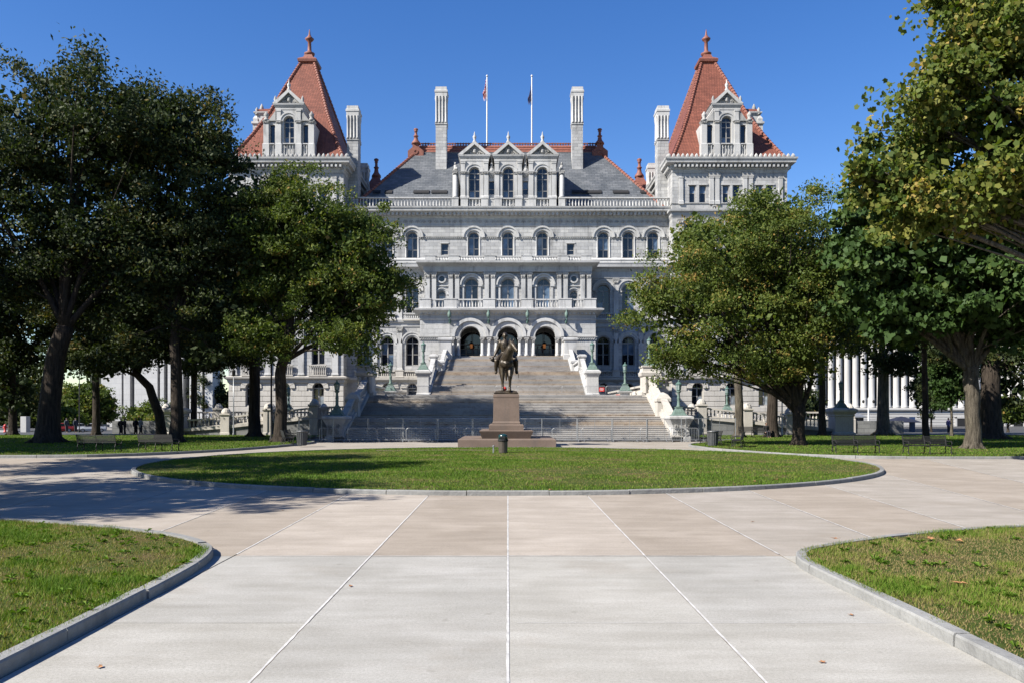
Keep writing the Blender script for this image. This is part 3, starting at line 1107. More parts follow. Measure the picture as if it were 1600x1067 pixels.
roof.loft([[(-hx_e, yF, ZE), (hx_e, yF, ZE), (hx_e, yR * 2 - yF, ZE), (-hx_e, yR * 2 - yF, ZE)],
           [(-hx_r, yR - .9, zr), (hx_r, yR - .9, zr), (hx_r, yR + .9, zr), (-hx_r, yR + .9, zr)]])
roof_o = roof.build('slate_roof', M['slate'], capitol)
MB().rect_rings(-hx_r, hx_r, yR - .9, yR + .9, [(.12, zr - .25), (.12, zr), (.0, zr + .02)]).build('lead_flashing', M['slate'], roof_o)
rc = MB()
for i in range(3):
    z = lerp(zr, zr2 - .1, i / 3)
    rc.rect_rings(-hx_r + .1, hx_r - .1, yR - .8, yR + .8, [(.14 - .25 * i, z), (.16 - .25 * i, z + .1), (-.12 - .25 * i, z + .44)])
rc.build('ridge_tiles', M['terracotta'], roof_o)
cr = MB()
zc0 = zr + 1.15
cr.box(-hx_r + .5, hx_r - .5, yR - .12, yR + .12, zc0 - .1, zc0 + .12)
cr.box(-hx_r + .5, hx_r - .5, yR - .14, yR + .14, zc0 + .52, zc0 + .66)
n = 66
for i in range(n):
    x = lerp(-hx_r + .6, hx_r - .6, i / (n - 1))
    cr.box(x - .1, x + .1, yR - .08, yR + .08, zc0 + .11, zc0 + .53)
    cr.lathe([(.13, zc0 + .6), (.13, zc0 + .72), (.02, zc0 + .78)], x, yR, 6)
cr.build('ridge_cresting', M['terracotta'], roof_o)


def finial(x, y, z, h, r, parent, mat='terracotta'):
    MB().lathe([(r * 2.0, z), (r * 1.9, z + .1 * h), (r * 1.0, z + .26 * h), (r * .75, z + .45 * h), (r * 1.1, z + .48 * h), (r * 1.1, z + .52 * h), (r * .62, z + .56 * h), (r * .55, z + .76 * h),
                (r * .85, z + .79 * h), (r * .6, z + .82 * h), (r * 1.05, z + .89 * h), (r * .9, z + .95 * h), (.03, z + h)], x, y, 10).build('finial', M[mat], parent, True)


def hip_roll(pts, r, mat, parent, step=.62, name='hip_tiles'):
    """overlapping ridge tiles up a hip"""
    b = MB()
    P = [Vector(p) for p in pts]
    for a, c in zip(P[:-1], P[1:]):
        n = max(1, int((c - a).length / step))
        for i in range(n):
            b.tube([a.lerp(c, i / n), a.lerp(c, (i + 1.12) / n)], [r * 1.18, r * .8], 7)
    return b.build(name, M[mat], parent, kind='stuff')


for s in (-1, 1):
    hip_roll([(s * hx_e, yF, ZE), (s * hx_r, yR - .9, zr)], .24, 'terracotta', roof_o)
    # gablet block where hip and ridge meet
    MB().prism_xz([(s * hx_r - 1.3, zr - .9), (s * hx_r + 1.3, zr - .9), (s * hx_r + 1.3, zr + .1), (s * hx_r + .55, zr + .7), (s * hx_r + .5, zr + 1.3), (s * hx_r - .5, zr + 1.3), (s * hx_r - .55, zr + .7), (s * hx_r - 1.3, zr + .1)],
                  yR - 1.5, yR - .6).arch_ring(s * hx_r, zr - .05, .22, .42, yR - 1.6, yR - 1.4, 16, 0, 2 * PI).build('ridge_gablet', M['terracotta'], roof_o)
    finial(s * hx_r, yR - 1.05, zr + 1.3, 2.7, .38, roof_o)
# skylights low on the slope
for px in (585, 604, 656, 684.5, 908, 930, 973, 1010):
    w = 2.5 if px not in (585, 604, 1010) else 1.2
    x = PX(px, 128.5)
    if abs(x) > 22: continue
    z0 = PZ(299.5, 129.5)
    t = (yR - .9 - yF) / (zr - ZE)
    y0 = yF + (z0 - ZE) * t
    MB().add([(x - w / 2, y0 - .25, z0), (x + w / 2, y0 - .25, z0), (x + w / 2, y0 - .2 + .55 * t, z0 + .55), (x - w / 2, y0 - .2 + .55 * t, z0 + .55),
              (x - w / 2, y0 + .6, z0), (x + w / 2, y0 + .6, z0), (x + w / 2, y0 + .6 + .55 * t, z0 + .55), (x - w / 2, y0 + .6 + .55 * t, z0 + .55)],
             [(0, 1, 2, 3), (1, 5, 6, 2), (4, 0, 3, 7), (3, 2, 6, 7)]).build('skylight', M['dark'], capitol)


# ---- chimneys
def chimney(x, y, z0, zm, z1, w, dep, nflute=4, parent=None):
    b = MB()
    b.rect_rings(x - w / 2, x + w / 2, y - dep / 2, y + dep / 2, [(.06, z0), (.06, z0 + .3), (0, z0 + .35), (0, zm - .3), (.1, zm - .15), (.1, zm), (-.06, zm + .15), (-.06, z1 - 1.6)])
    c = b.build('chimney', M['granite'], capitol)
    s = MB()
    for i in range(nflute):
        xx = lerp(x - w / 2 + .1, x + w / 2 - .1, i / (nflute - 1))
        for yy in (y - dep / 2 + .02, y + dep / 2 - .02):
            s.lathe([(.2, zm + .1), (.2, zm + .3), (.13, zm + .4), (.13, z1 - 2.2), (.22, z1 - 1.6), (.22, z1 - 1.55)], xx, yy, 8)
    for i in range(1, nflute - 1):
        yy = lerp(y - dep / 2 + .1, y + dep / 2 - .1, i / (nflute - 1))
        for xx in (x - w / 2 + .02, x + w / 2 - .02):
            s.lathe([(.2, zm + .1), (.2, zm + .3), (.13, zm + .4), (.13, z1 - 2.2), (.22, z1 - 1.6), (.22, z1 - 1.55)], xx, yy, 8)
    s.build('colonnettes', M['granite_plain'], c, True)
    MB().rect_rings(x - w / 2, x + w / 2, y - dep / 2, y + dep / 2, [(-.02, z1 - 1.65), (.1, z1 - 1.55), (.1, z1 - 1.0), (.18, z1 - .9), (.18, z1 - .6), (.05, z1 - .5), (.02, z1)]).build('chimney_cap', M['granite_plain'], c)


yC = 136.0
for px in (690, 901.5):
    chimney(PX(px, yC), yC, PZ(244, yC) - 3, PZ(197, yC), PZ(140, yC), 1.75, 2.2)
for s in (-1, 1):                                    # tower-side stacks and those behind
    xs_ = s * PX(1034, 129.5)
    chimney(xs_, 129.5, 30, PZ(222, 129.5), PZ(170, 129.5), 1.7, 2.4, 4)
    chimney(s * PX(1019, 140), 140, 30, PZ(292, 140), PZ(258, 140), 1.6, 1.9, 4)
    finial(s * PX(999, 146), 146, PZ(278, 146), 3.4, .42, capitol)
    MB().rect_rings(s * PX(999, 146) - .2, s * PX(999, 146) + .2, 145.8, 146.2, [(1.7, PZ(306, 146)), (1.0, PZ(290, 146)), (.45, PZ(280, 146)), (.35, PZ(276, 146))]).build('turret_roof', M['terracotta'], capitol)
    # grey roof of the rear wing between tower and centre
    MB().rect_rings(min(s * 22, s * 30), max(s * 22, s * 30), 142, 160, [(0, 20), (0, PZ(308, 142)), (-2.5, PZ(286, 142))]).build('wing_roof', M['slate'], capitol)


# ---- gabled dormers
def dormer_bay(cx, yf, zb, hwb, zsill, zsp, hw, zent0, zent1, zapex, parent, depth=7, zbase=None):
    """front with arched window, entablature and carved pediment; returns its part"""
    yb = yf + depth
    b = MB()
    b.prism_xz([(cx - hwb, zb)] + [(cx - hw, zb), (cx - hw, zsill), (cx + hw, zsill), (cx + hw, zb)][0:0] + [(cx - hw, zb)] + arch_pts(cx, hw, zsill, zsp) + [(cx + hw, zb)] + [(cx + hwb, zb), (cx + hwb, zent0), (cx - hwb, zent0)], yf, yf + .7)
    b.box(cx - hw - .01, cx + hw + .01, yf + .05, yf + .6, zb, zsill)
    b.box(cx - hwb, cx - hwb + .4, yf + .7, yb, zb, zent0); b.box(cx + hwb - .4, cx + hwb, yf + .7, yb, zb, zent0)
    d = b.build('dormer', M['granite_plain'], parent)
    window(cx, yf + .45, zsill, zsp, hw, True, parent=d if parent is capitol else parent, bars=(.3, .76), panes=('glass_blue', 'glass', 'glass', 'glass', 'glass', 'glass'))
    archivolt(cx, zsp, hw + .08, hw + .62, yf, .22, d)
    MB().rect_rings(cx - hwb, cx + hwb, yf, yb, [(0, zent0 - .02), (.06, zent0), (.06, zent0 + .35 * (zent1 - zent0)), (.12, zent0 + .4 * (zent1 - zent0)), (.3, zent0 + .75 * (zent1 - zent0)), (.34, zent1)]).build('entablature', M['granite_plain'], d)
    o = .45
    tri = [(cx - hwb - o, zent1), (cx + hwb + o, zent1), (cx, zapex)]
    MB().prism_xz([(cx - hwb - .1, zent1 + .02), (cx + hwb + .1, zent1 + .02), (cx, zapex - .5)], yf + .12, yb + 2).build('pediment', M['granite_carved'], d)
    r = MB()
    k = .42
    for s in (-1, 1):
        q = [(cx + s * (hwb + o), zent1 + .003), (cx, zapex), (cx, zapex - k * 1.25), (cx + s * (hwb + o - .75), zent1 + .003)]
        if s > 0: q = q[::-1]
        r.prism_xz(q, yf - .35, yb + 2)
    r.build('raking_cornice', M['granite_plain'], d)
    cv = MB()                                         # carved ornament in the pediment
    rr = random.Random(int(cx * 10) + 999)
    hgt = zapex - zent1
    for i in range(26):
        u = rr.uniform(-.62, .62); v = rr.uniform(.06, .62)
        if abs(u) > .72 - v: continue
        x, z = cx + u * hwb, zent1 + v * hgt
        cv.arch_ring(x, z, .07, .17, yf - .02, yf + .16, 6, rr.uniform(0, 6), rr.uniform(7, 10))
    cv.lathe([(.05, zent1 + .1 * hgt), (.3, zent1 + .2 * hgt), (.3, zent1 + .38 * hgt), (.05, zent1 + .52 * hgt)], cx, yf + .1, 8)
    cv.build('pediment_carving', M['granite_carved'], d)
    f = MB().lathe([(.28, zapex - .25), (.3, zapex), (.14, zapex + .2), (.26, zapex + .5), (.28, zapex + .75), (.1, zapex + 1.0), (.12, zapex + 1.1), (.02, zapex + 1.5)], cx, yf, 8)
    f.build('finial', M['granite_plain'], d, True)
    return d


yD = DM - .35
s_ = yD / FPX
zb0 = PZ(326, yD)
for px in (741.5, 794.3, 847.6):
    cx = PX(px, yD)
    d = dormer_bay(cx, yD, zb0, 2.1, PZ(310, yD), PZ(271, yD), .85, PZ(252, yD), PZ(243, yD), PZ(221.5, yD), capitol)
    for s in (-1, 1):
        for w_, o_, pr in ((.72, 1.75, .3), (.42, 1.12, .18)):
            b = MB()
            x = cx + s * o_
            b.rect_rings(x - w_ / 2, x + w_ / 2, yD - pr, yD + .2, [(.08, PZ(310, yD)), (.08, PZ(308.5, yD)), (0, PZ(306.5, yD)), (0, PZ(273.5, yD))])
            b.build('pilaster', M['granite_plain'], d)
            c = MB(); capital(c, x - w_ / 2, x + w_ / 2, yD - pr, yD + .2, PZ(274, yD), PZ(269.5, yD)); c.build('carved_capital', M['granite_carved'], d)
        x = cx + s * 1.75
        b = MB().rect_rings(x - .3, x + .3, yD - .22, yD + .2, [(0, PZ(269, yD)), (0, PZ(257, yD)), (.06, PZ(256.5, yD)), (.06, PZ(254.5, yD)), (.1, PZ(254, yD)), (.1, PZ(252, yD))])
        b.build('pilaster', M['granite_plain'], d)
        pedestal_block(cx + s * 1.55 - .55, cx + s * 1.55 + .55, yD - .45, yD + .2, zb0, PZ(310.5, yD), d)
    balustrade((cx - 1.0, yD - .2, zb0), (cx + 1.0, yD - .2, zb0), PZ(310.5, yD) - zb0, d, 'granite_plain', .42, .3, .15, .15, n=8, fat=1.2)
for i, px in enumerate((768, 821)):                    # narrow lights and niche figures between the dormers
    cx = PX(px, yD)
    wall_mb(cx - .62, cx + .62, zb0, PZ(268, yD), yD + .25, yD + 1, [(cx, .42, PZ(304, yD), PZ(283, yD), False)]).build('wall', M['granite_plain'], capitol)
    window(cx, yD + .6, PZ(304, yD), PZ(283, yD), .42, False, lights=1)
    pedestal_block(cx - .6, cx + .6, yD - .2, yD + .25, zb0, PZ(310.5, yD), capitol)
    z0 = PZ(268, yD)
    MB().rect_rings(cx - .45, cx + .45, yD - .1, yD + .8, [(-.3, z0 - 1.0), (.0, z0 - .3), (.05, z0)]).lathe([(.5, z0), (.45, z0 + .25), (.3, z0 + .5), (.34, z0 + .75), (.16, z0 + .85), (.2, z0 + 1.0), (.22, z0 + 1.2), (.08, z0 + 1.38)], cx, yD + .3, 9).build('niche_figure', M['granite_carved'], capitol, False)
for s in (-1, 1):                                       # end columns with seated figures
    cx = PX(794.5, yD) + s * 8.1
    b = MB().lathe([(.42, PZ(310, yD)), (.42, PZ(308, yD)), (.33, PZ(307, yD)), (.3, PZ(273.5, yD))], cx, yD - .1, 12)
    b.build('end_column', M['granite_plain'], capitol, True)
    c = MB(); capital(c, cx - .3, cx + .3, yD - .4, yD + .2, PZ(274, yD), PZ(268, yD)); c.build('carved_capital', M['granite_carved'], capitol)
    pedestal_block(cx - .5, cx + .5, yD - .55, yD + .4, zb0, PZ(310.5, yD), capitol)
    MB().box(cx - .25 - .2, cx + .45, yD + .2, yD + 5, zb0, PZ(270, yD)).build('dormer_cheek', M['granite_plain'], capitol)
    z0 = PZ(268, yD)
    MB().tube([(cx, yD, z0), (cx - s * .05, yD - .05, z0 + .45), (cx + s * .02, yD - .1, z0 + .9)], [.4, .27, .2], 8).tube([(cx, yD - .1, z0 + .95), (cx, yD - .1, z0 + 1.3)], [.15, .11], 8).tube([(cx, yD - .1, z0 + .3), (cx - s * .3, yD - .5, z0 + .35), (cx - s * .3, yD - .5, z0)], [.18, .15, .12], 6).build('seated_figure', M['granite_carved'], capitol, True)

# ---- corner towers
TB = DT + 28.0


def tower(s):
    x0, x1 = (TXI, TXO) if s > 0 else (-TXO, -TXI)
    cols = [s * v for v in (28.4, 33.4, 38.4)]
    zc0, zc1 = PZ(266, DT), PZ(243, DT)
    zw0, zw1 = PZ(317, DT), PZ(290, DT)
    pairs = [c + q for c in cols for q in (-.8, .8)]
    opsT = [(p, .45, zw0, zw1, False) for p in pairs]
    zat = PZ(328, DT)
    wall_mb(x0, x1, zat, zc0, DT, DT + 1.0, opsT).build('wall', M['granite'], capitol)
    for p in pairs:
        window(p, DT + .35, zw0, zw1, .45, False, lights=1, panes=('glass', 'glass_blue') if RNG.random() < .6 else ('glass', 'glass'), bars=(.55,))
    # side and back walls
    MB().box(x0, x0 + 1, DT + 1.0, TB, -3, zc0).build('side_wall', M['granite'], capitol)
    MB().box(x1 - 1, x1, DT + 1.0, TB, -3, zc0).build('side_wall', M['granite'], capitol)
    MB().box(x0 + 1, x1 - 1, TB - 1, TB, -3, zc0).build('back_wall', M['granite'], capitol)
    for c in cols:
        MB().box(c - .18, c + .18, DT - .12, DT + .05, zw0, zw1).build('window_post', M['granite_plain'], capitol)
        MB().box(c - 1.5, c + 1.5, DT - .14, DT + .05, zw1 + .003, zw1 + .22).build('lintel', M['granite_plain'], capitol)
    for v in (-.5, .5, 1.5, 2.5):
        pass
    for c in (cols[0] - s * 2.5, (cols[0] + cols[1]) / 2, (cols[1] + cols[2]) / 2, cols[2] + s * 2.4):
        mid = c in ((cols[0] + cols[1]) / 2, (cols[1] + cols[2]) / 2)
        for q in ((-.42, .42) if mid else (0,)):
            b = MB().rect_rings(c + q - .3, c + q + .3, DT - .2, DT + .1, [(.06, zw0 - .3), (.06, zw0 + .2), (0, zw0 + .3), (0, zw1 + 1.0), (.06, zw1 + 1.05), (.06, zw1 + 1.2)])
            b.build('pilaster', M['granite_plain'], capitol)
        if mid:
            MB().rect_rings(c - .85, c + .85, DT - .22, DT + .1, [(.02, zw1 + 1.25), (.02, zw1 + 1.95), (.08, zw1 + 2.0), (.08, zw1 + 2.05)]).build('carved_panel', M['granite_carved'], capitol)
            MB().arch_ring(c, zw0 - .85, .28, .5, DT - .2, DT + .05, 16, 0, 2 * PI).lathe([(.18, zw0 - 1.0), (.18, zw0 - .7)], c, DT - .02, 8).build('rosette', M['granite_carved'], capitol)
    # belt under the attic
    band(x0, x1, DT - .01, TB, [(0, zat - 1.2), (.15, zat - .9), (.2, zat - .5), (.5, zat - .3), (.55, zat - .02), (.1, zat + .1)], 'cornice')
    band(x0, x1, DT - .01, TB, [(0, zw0 - .22), (.12, zw0 - .15), (.14, zw0 - .02), (.02, zw0)], 'string_course')
    # big bracketed cornice
    band(x0, x1, DT - .01, TB, [(0, zc0 - .4), (.08, zc0 - .3), (.08, zc0 - .05), (.2, zc0 + .05), (.25, zc0 + .2), (.3, zc0 + .65), (1.0, zc0 + .85), (1.05, zc0 + 1.15), (1.2, zc0 + 1.35), (1.25, zc0 + 1.6), (.7, zc0 + 1.7)], 'cornice')
    dentils(x0, x1, DT - .85, DT - .2, zc0 + .25, zc0 + .68, .62, .3, 'bracket_row', sides=True, ya=DT, yb=TB)
    b = MB()
    n = 28
    for i in range(n):
        x = lerp(x0 - .6, x1 + .6, i / (n - 1))
        b.lathe([(.24, zc0 + 1.68), (.28, zc0 + 1.85), (.2, zc0 + 2.05), (.03, zc0 + 2.25)], x, DT - .75, 6)
    for i in range(40):
        y = lerp(DT - .6, TB, i / 39)
        for x in (x0 - .75, x1 + .75):
            b.lathe([(.24, zc0 + 1.68), (.28, zc0 + 1.85), (.2, zc0 + 2.05), (.03, zc0 + 2.25)], x, y, 6)
    b.build('cornice_cresting', M['granite_carved'], capitol, kind='stuff')
    # storeys below the attic
    rows = [(zat - 1.0, z_b1 - .2, zA_sill, zA_sp, .83), (z_b1 - .2, z_bC, zB_sill, zB_sp, .98), (z_bC, z_bD, zC_sill, zC_sp, .98)]
    for r, (zt, zl, zs, zp, hw) in enumerate(rows):
        ops = [(c, hw, zs, zp, True) for c in cols]
        wall_mb(x0, x1, zl, zt, DT, DT + 1.0, ops).build('wall', M['granite'], capitol)
        for c in cols:
            window(c, DT + .5, zs, zp, hw, True, bars=(.5,))
            archivolt(c, zp, hw + .2, hw + .8, DT, .2)
        for c in ((cols[0] + cols[1]) / 2, (cols[1] + cols[2]) / 2, cols[0] - s * 2.6, cols[2] + s * 2.5):
            pilaster(c, DT, zl + .5, zt - .4, .85, .25)
        band(x0, x1, DT - .01, TB, [(0, zl - .7), (.12, zl - .55), (.18, zl - .2), (.55, zl + .02), (.6, zl + .25), (.1, zl + .4)], 'cornice', 'granite_plain' if r < 2 else 'granite_warm')
        if r > 0:
            for c in cols:
                balustrade((c - 1.35, DT - .38, zl + .38), (c + 1.35, DT - .38, zl + .38), max(.8, zs - zl - .4), capitol, 'granite_warm', .3)
    # rusticated basement: coursed blocks with open joints
    zdt = z_bD
    opsD = [(c, .85, PZ(633, DT), PZ(606, DT), True) for c in cols]
    wall_mb(x0, x1, -3, zdt - .65, DT + .12, DT + 1.1, opsD).build('wall', M['granite_base'], capitol)
    for c, hw, zs, zp, ar in opsD:
        window(c, DT + .6, zs, zp, hw, True, bars=(.55,), panes=('glass', 'glass', 'glass_blind', 'glass'))
        b = MB()
        for k in range(7):
            b.arch_ring(c, zp, hw, hw + (.75 if k != 3 else 1.0), DT - .14, DT + .2, 2, PI * k / 7 + .02, PI * (k + 1) / 7 - .02)
        b.build('voussoir_ring', M['granite_base'], capitol)
    hh = .78
    nrow = int((zdt - .7 + 1.5) / hh)
    for i in range(nrow):
        z = -1.5 + i * hh
        es = [x0] + [v for c in sorted(cols) for v in (c - .87, c + .87)] + [x1]
        if z + hh > opsD[0][3] - .02:
            es = [x0] + [v for c in sorted(cols) for v in (c - 1.65, c + 1.65)] + [x1]
        if z + hh < opsD[0][2] + .2: es = [x0, x1]
        for j in range(0, len(es), 2):
            a, c = es[j], es[j + 1]
            m = 2 if c - a < 4 else (3 if c - a < 8 else 8)
            off = .5 if i % 2 else 0
            cuts = sorted({a, c} | {a + (c - a) * (q + off) / m for q in range(m) if 0.02 < (q + off) / m < .98})
            for u, w in zip(cuts[:-1], cuts[1:]):
                MB().cbox(u + .012, w - .012, DT - .02, DT + .13, z + .03, z + hh - .03, .035).build('stone_block', M['granite_base'], capitol)
    # pyramid roof
    ap_y = 139.3
    cxr = (x0 + x1) / 2
    zt = PZ(104, ap_y)
    prof = [(0, 0), (.05, .028), (.11, .075), (.20, .15), (.32, .255), (.54, .47), (.77, .74), (1, 1)]
    ra = []
    topw, topd = 1.1, 1.4
    zc = zc0 + 1.72
    X0, X1, Y0, Y1 = x0 - .1, x1 + .1, DT + .1, TB - .2
    t0, t1, u0, u1 = cxr - topw, cxr + topw, ap_y - topd, ap_y + topd
    for a, h in prof:
        ra.append([(lerp(X0, t0, a), lerp(Y0, u0, a), lerp(zc, zt, h)), (lerp(X1, t1, a), lerp(Y0, u0, a), lerp(zc, zt, h)), (lerp(X1, t1, a), lerp(Y1, u1, a), lerp(zc, zt, h)), (lerp(X0, t0, a), lerp(Y1, u1, a), lerp(zc, zt, h))])
    ro = MB().loft(ra).build('tower_roof', M['tile'], capitol)
    for k in range(4):
        hip_roll([r[k] for r in ra], .27, 'terracotta', ro, .6)
    MB().rect_rings(t0, t1, u0, u1, [(.5, zt - 1.9), (.45, zt - 1.7), (.12, zt - 1.3), (.1, zt - .1), (.42, zt + .1), (.5, zt + .5), (.3, zt + .7), (-.3, zt + 1.1), (-.5, zt + 1.6)]).build('roof_crown', M['terracotta'], ro)
    MB().lathe([(.55, zt + 1.5), (.85, zt + 1.9), (.9, zt + 2.1), (.45, zt + 2.3), (.33, zt + 2.6), (.28, zt + 4.0), (.6, zt + 4.3), (.75, zt + 4.55), (.35, zt + 4.9), (.18, zt + 5.2), (.1, zt + 5.8), (.02, zt + 6.2)], cxr, ap_y, 12).build('spire', M['terracotta'], ro, True)

    # dormer group on the front slope, and the one on the outer side seen in profile
    yf = DT + .35
    cx = s * PX(1135.5, yf)
    zb = zc
    zsl = PZ(225, yf); zsp = PZ(190.5, yf)
    d = dormer_bay(cx, yf, zb, 2.0, zsl, zsp, .77, PZ(172, yf), PZ(163, yf), PZ(140.5, yf), capitol, 5.5)
    balustrade((cx - .85, yf - .15, zb), (cx + .85, yf - .15, zb), zsl - zb, d, 'granite_plain', .36, .3, .15, .15, n=8)
    for q in (-1, 1):
        x = cx + q * 1.5
        b = MB().rect_rings(x - .42, x + .42, yf - .3, yf + .2, [(.05, zb), (.05, zsl - .1), (-.06, zsl), (-.06, PZ(194, yf))])
        b.build('pilaster', M['granite_plain'], d)
        c = MB(); capital(c, x - .36, x + .36, yf - .24, yf + .2, PZ(194.5, yf), PZ(189.5, yf)); c.build('carved_capital', M['granite_carved'], d)
        MB().rect_rings(x - .3, x + .3, yf - .2, yf + .2, [(0, PZ(189, yf)), (0, PZ(176, yf)), (.06, PZ(175, yf)), (.06, PZ(172.2, yf))]).build('pilaster', M['granite_plain'], d)
        # side bay with slit window
        x = cx + q * 2.75
        wx0, wx1 = sorted((cx + q * 2.0, cx + q * 3.6))
        wall_mb(wx0, wx1, zb, PZ(190, yf), yf + .12, yf + 4.5, [(cx + q * 2.5, .36, zsl, PZ(195.5, yf), False)]).build('dormer_wing', M['granite_plain'], d)
        inst('pane', MB().box(-.36, .36, -.02, .02, 0, PZ(195.5, yf) - zsl).mesh('pane', M['glass']), (cx + q * 2.5, yf + .5, zsl), d)
        balustrade((cx + q * 2.5 - .36, yf - .1, zb), (cx + q * 2.5 + .36, yf - .1, zb), zsl - zb, d, 'granite_plain', .34, .26, .15, .15, n=8)
        x = cx + q * 3.4
        MB().rect_rings(x - .45, x + .45, yf - .25, yf + .9, [(.05, zb), (.05, zsl - .1), (-.06, zsl), (-.06, PZ(194, yf))]).build('pilaster', M['granite_plain'], d)
        c = MB(); capital(c, x - .38, x + .38, yf - .19, yf + .8, PZ(194.5, yf), PZ(189.5, yf)); c.build('carved_capital', M['granite_carved'], d)
        z0 = PZ(189.5, yf)
        MB().lathe([(.45, z0), (.4, z0 + .25), (.22, z0 + .4), (.36, z0 + .7), (.38, z0 + .95), (.2, z0 + 1.2), (.03, z0 + 1.45)], x, yf, 8).build('pinnacle', M['granite_carved'], d, True)
        g = [(cx + q * 3.05, z0), (cx + q * 2.0, z0), (cx + q * 2.0, z0 + 1.5)]
        if q < 0: g = g[::-1]
        MB().prism_xz(g[::-1] if False else g, yf - .1, yf + 3).build('half_gable', M['granite_carved'], d)
        MB().lathe([(.3, PZ(163, yf)), (.28, PZ(161, yf)), (.16, PZ(159, yf)), (.25, PZ(156, yf)), (.12, PZ(152, yf)), (.02, PZ(150, yf))], cx + q * 2.05, yf, 8).build('pinnacle', M['granite_carved'], d, True)
    # outer-side dormer
    xo = s * (TXO - .2)
    yo = 139.3
    zz = [PZ(205, yo), PZ(180, yo), PZ(165, yo)]
    b = MB()
    xa, xb = sorted((xo - s * 4.5, xo))
    b.box(xa, xb, yo - 2, yo + 2, zc, PZ(187, yo))
    b.rect_rings(xa, xb, yo - 2, yo + 2, [(.1, PZ(187, yo)), (.3, PZ(184, yo)), (.3, PZ(182.5, yo)), (0, PZ(182, yo))])
    for q in (-3.3, 3.3):
        b.rect_rings(min(xo, xo - s * .9), max(xo, xo - s * .9), yo + q - .5, yo + q + .5, [(.05, zc), (.05, zc + 1.6), (-.05, zc + 1.7), (-.05, PZ(208, yo)), (.15, PZ(206, yo)), (.15, PZ(203, yo)), (-.1, PZ(202, yo)), (-.05, PZ(198, yo)), (-.3, PZ(193, yo))])
    so = b.build('side_dormer', M['granite_plain'], capitol)
    MB().prism_yz([(yo - 2.3, PZ(182.2, yo)), (yo + 2.3, PZ(182.2, yo)), (yo, PZ(165, yo) - .6)], xa, xb).build('side_dormer_roof', M['tile'], so)
    MB().lathe([(.42, PZ(183, yo)), (.42, PZ(179, yo)), (.25, PZ(176, yo)), (.36, PZ(172, yo)), (.3, PZ(168, yo)), (.05, PZ(163, yo))], xo - s * .4, yo, 8).build('pinnacle', M['granite_carved'], so, True)
    MB().lathe([(.3, PZ(187, yo)), (.3, PZ(185, yo)), (.16, PZ(182, yo)), (.3, PZ(179, yo)), (.03, PZ(175, yo))], xo - s * .2, yo - 2, 8).build('pinnacle', M['granite_carved'], so, True)


tower(1)
tower(-1)
# inner body so that nothing is hollow behind the windows
MB().box(-TXI - 3, TXI + 3, DM + 6, TB - 4, -3, z_par0 - .3).build('inner_core', M['dark'], capitol)
for s in (-1, 1):
    xa, xb = sorted((s * (TXI + 1.2), s * (TXO - 1.2)))
    MB().box(xa, xb, DT + 5, TB - 2, -3, PZ(262, DT)).build('inner_core', M['dark'], capitol)


# ---- entrance porch
zF = PZ(557, DA)                                   # porch floor = top of the great stairs
zA0 = PZ(484, DA)                                  # underside of the balcony parapet
porch_hw = 12.4
arches = [PX(px, DA) for px in (735, 793.5, 852)]
a_hw, a_sp = 1.47, PZ(526.5, DA)
MB_w = wall_mb(arches[0] - 2.9, arches[2] + 2.9, zF - 2, zA0 - .3, DA, DA + 1.6, [(x, a_hw, zF, a_sp, True) for x in arches])
MB_w.build('porch_wall', M['granite'], capitol)
for s in (-1, 1):
    xa, xb = sorted((s * (arches[2] + 2.9) if s > 0 else arches[0] - 2.9, s * porch_hw))
    MB().box(xa, xb, DA + .1, DA + 1.6, 1.5, zA0 - .3).build('porch_wall', M['granite'], capitol)
    MB().box(min(s * porch_hw, s * (porch_hw - 1.2)), max(s * porch_hw, s * (porch_hw - 1.2)), DA + 1.6, DM, 1.5, zA0 - .3).build('porch_side', M['granite'], capitol)
    # ashlar blocks, each its own stone
    rows = 13
    hh = (zA0 - .35 - (zF - 1.6)) / rows
    for i in range(rows):
        z = zF - 1.6 + i * hh
        n = 4
        off = .5 if i % 2 else 0
        cuts = sorted({xa, xb} | {xa + (xb - xa) * (q + off) / n for q in range(n) if .03 < (q + off) / n < .97})
        for u, w in zip(cuts[:-1], cuts[1:]):
            dy = RNG.uniform(-.012, .012)
            MB().cbox(u + .006, w - .006, DA - .02 + dy, DA + .11, z + .006, z + hh - .006, .012).build('stone_block', M['granite_plain'], capitol)
for x in arches:
    archivolt(x, a_sp, a_hw + .02, a_hw + 1.15, DA, .55)
    b = MB()
    for q in range(15):                               # radial joints of the inner ring
        a = PI * (q + .5) / 15
        b.arch_ring(x, a_sp, a_hw - .06, a_hw + .3, DA - .1, DA + .3, 1, a - PI / 33, a + PI / 33)
    b.build('voussoir_ring', M['granite_plain'], capitol)
# clustered shafts and carved impost blocks between the arches
imp = [(arches[0] - a_hw - 1.2, arches[0] - a_hw), (arches[0] + a_hw, arches[1] - a_hw), (arches[1] + a_hw, arches[2] - a_hw), (arches[2] + a_hw, arches[2] + a_hw + 1.2)]
for a, c in imp:
    b = MB()
    n = max(2, int((c - a) / .62))
    for i in range(n):
        x = lerp(a + .2, c - .2, i / (n - 1))
        b.lathe([(.3, zF), (.3, zF + .3), (.2, zF + .4), (.19, a_sp - .75)], x, DA - .18, 10)
    b.build('shaft_cluster', M['granite_plain'], capitol, True)
    b = MB()
    for i in range(n):
        x = lerp(a + .2, c - .2, i / (n - 1))
        capital(b, x - .18, x + .18, DA - .36, DA, a_sp - .78, a_sp - .12)
    b.rect_rings(a + .02, c - .02, DA - .42, DA + .2, [(0, a_sp - .13), (.06, a_sp - .1), (.06, a_sp + .01)])
    b.build('carved_impost', M['granite_carved'], capitol)
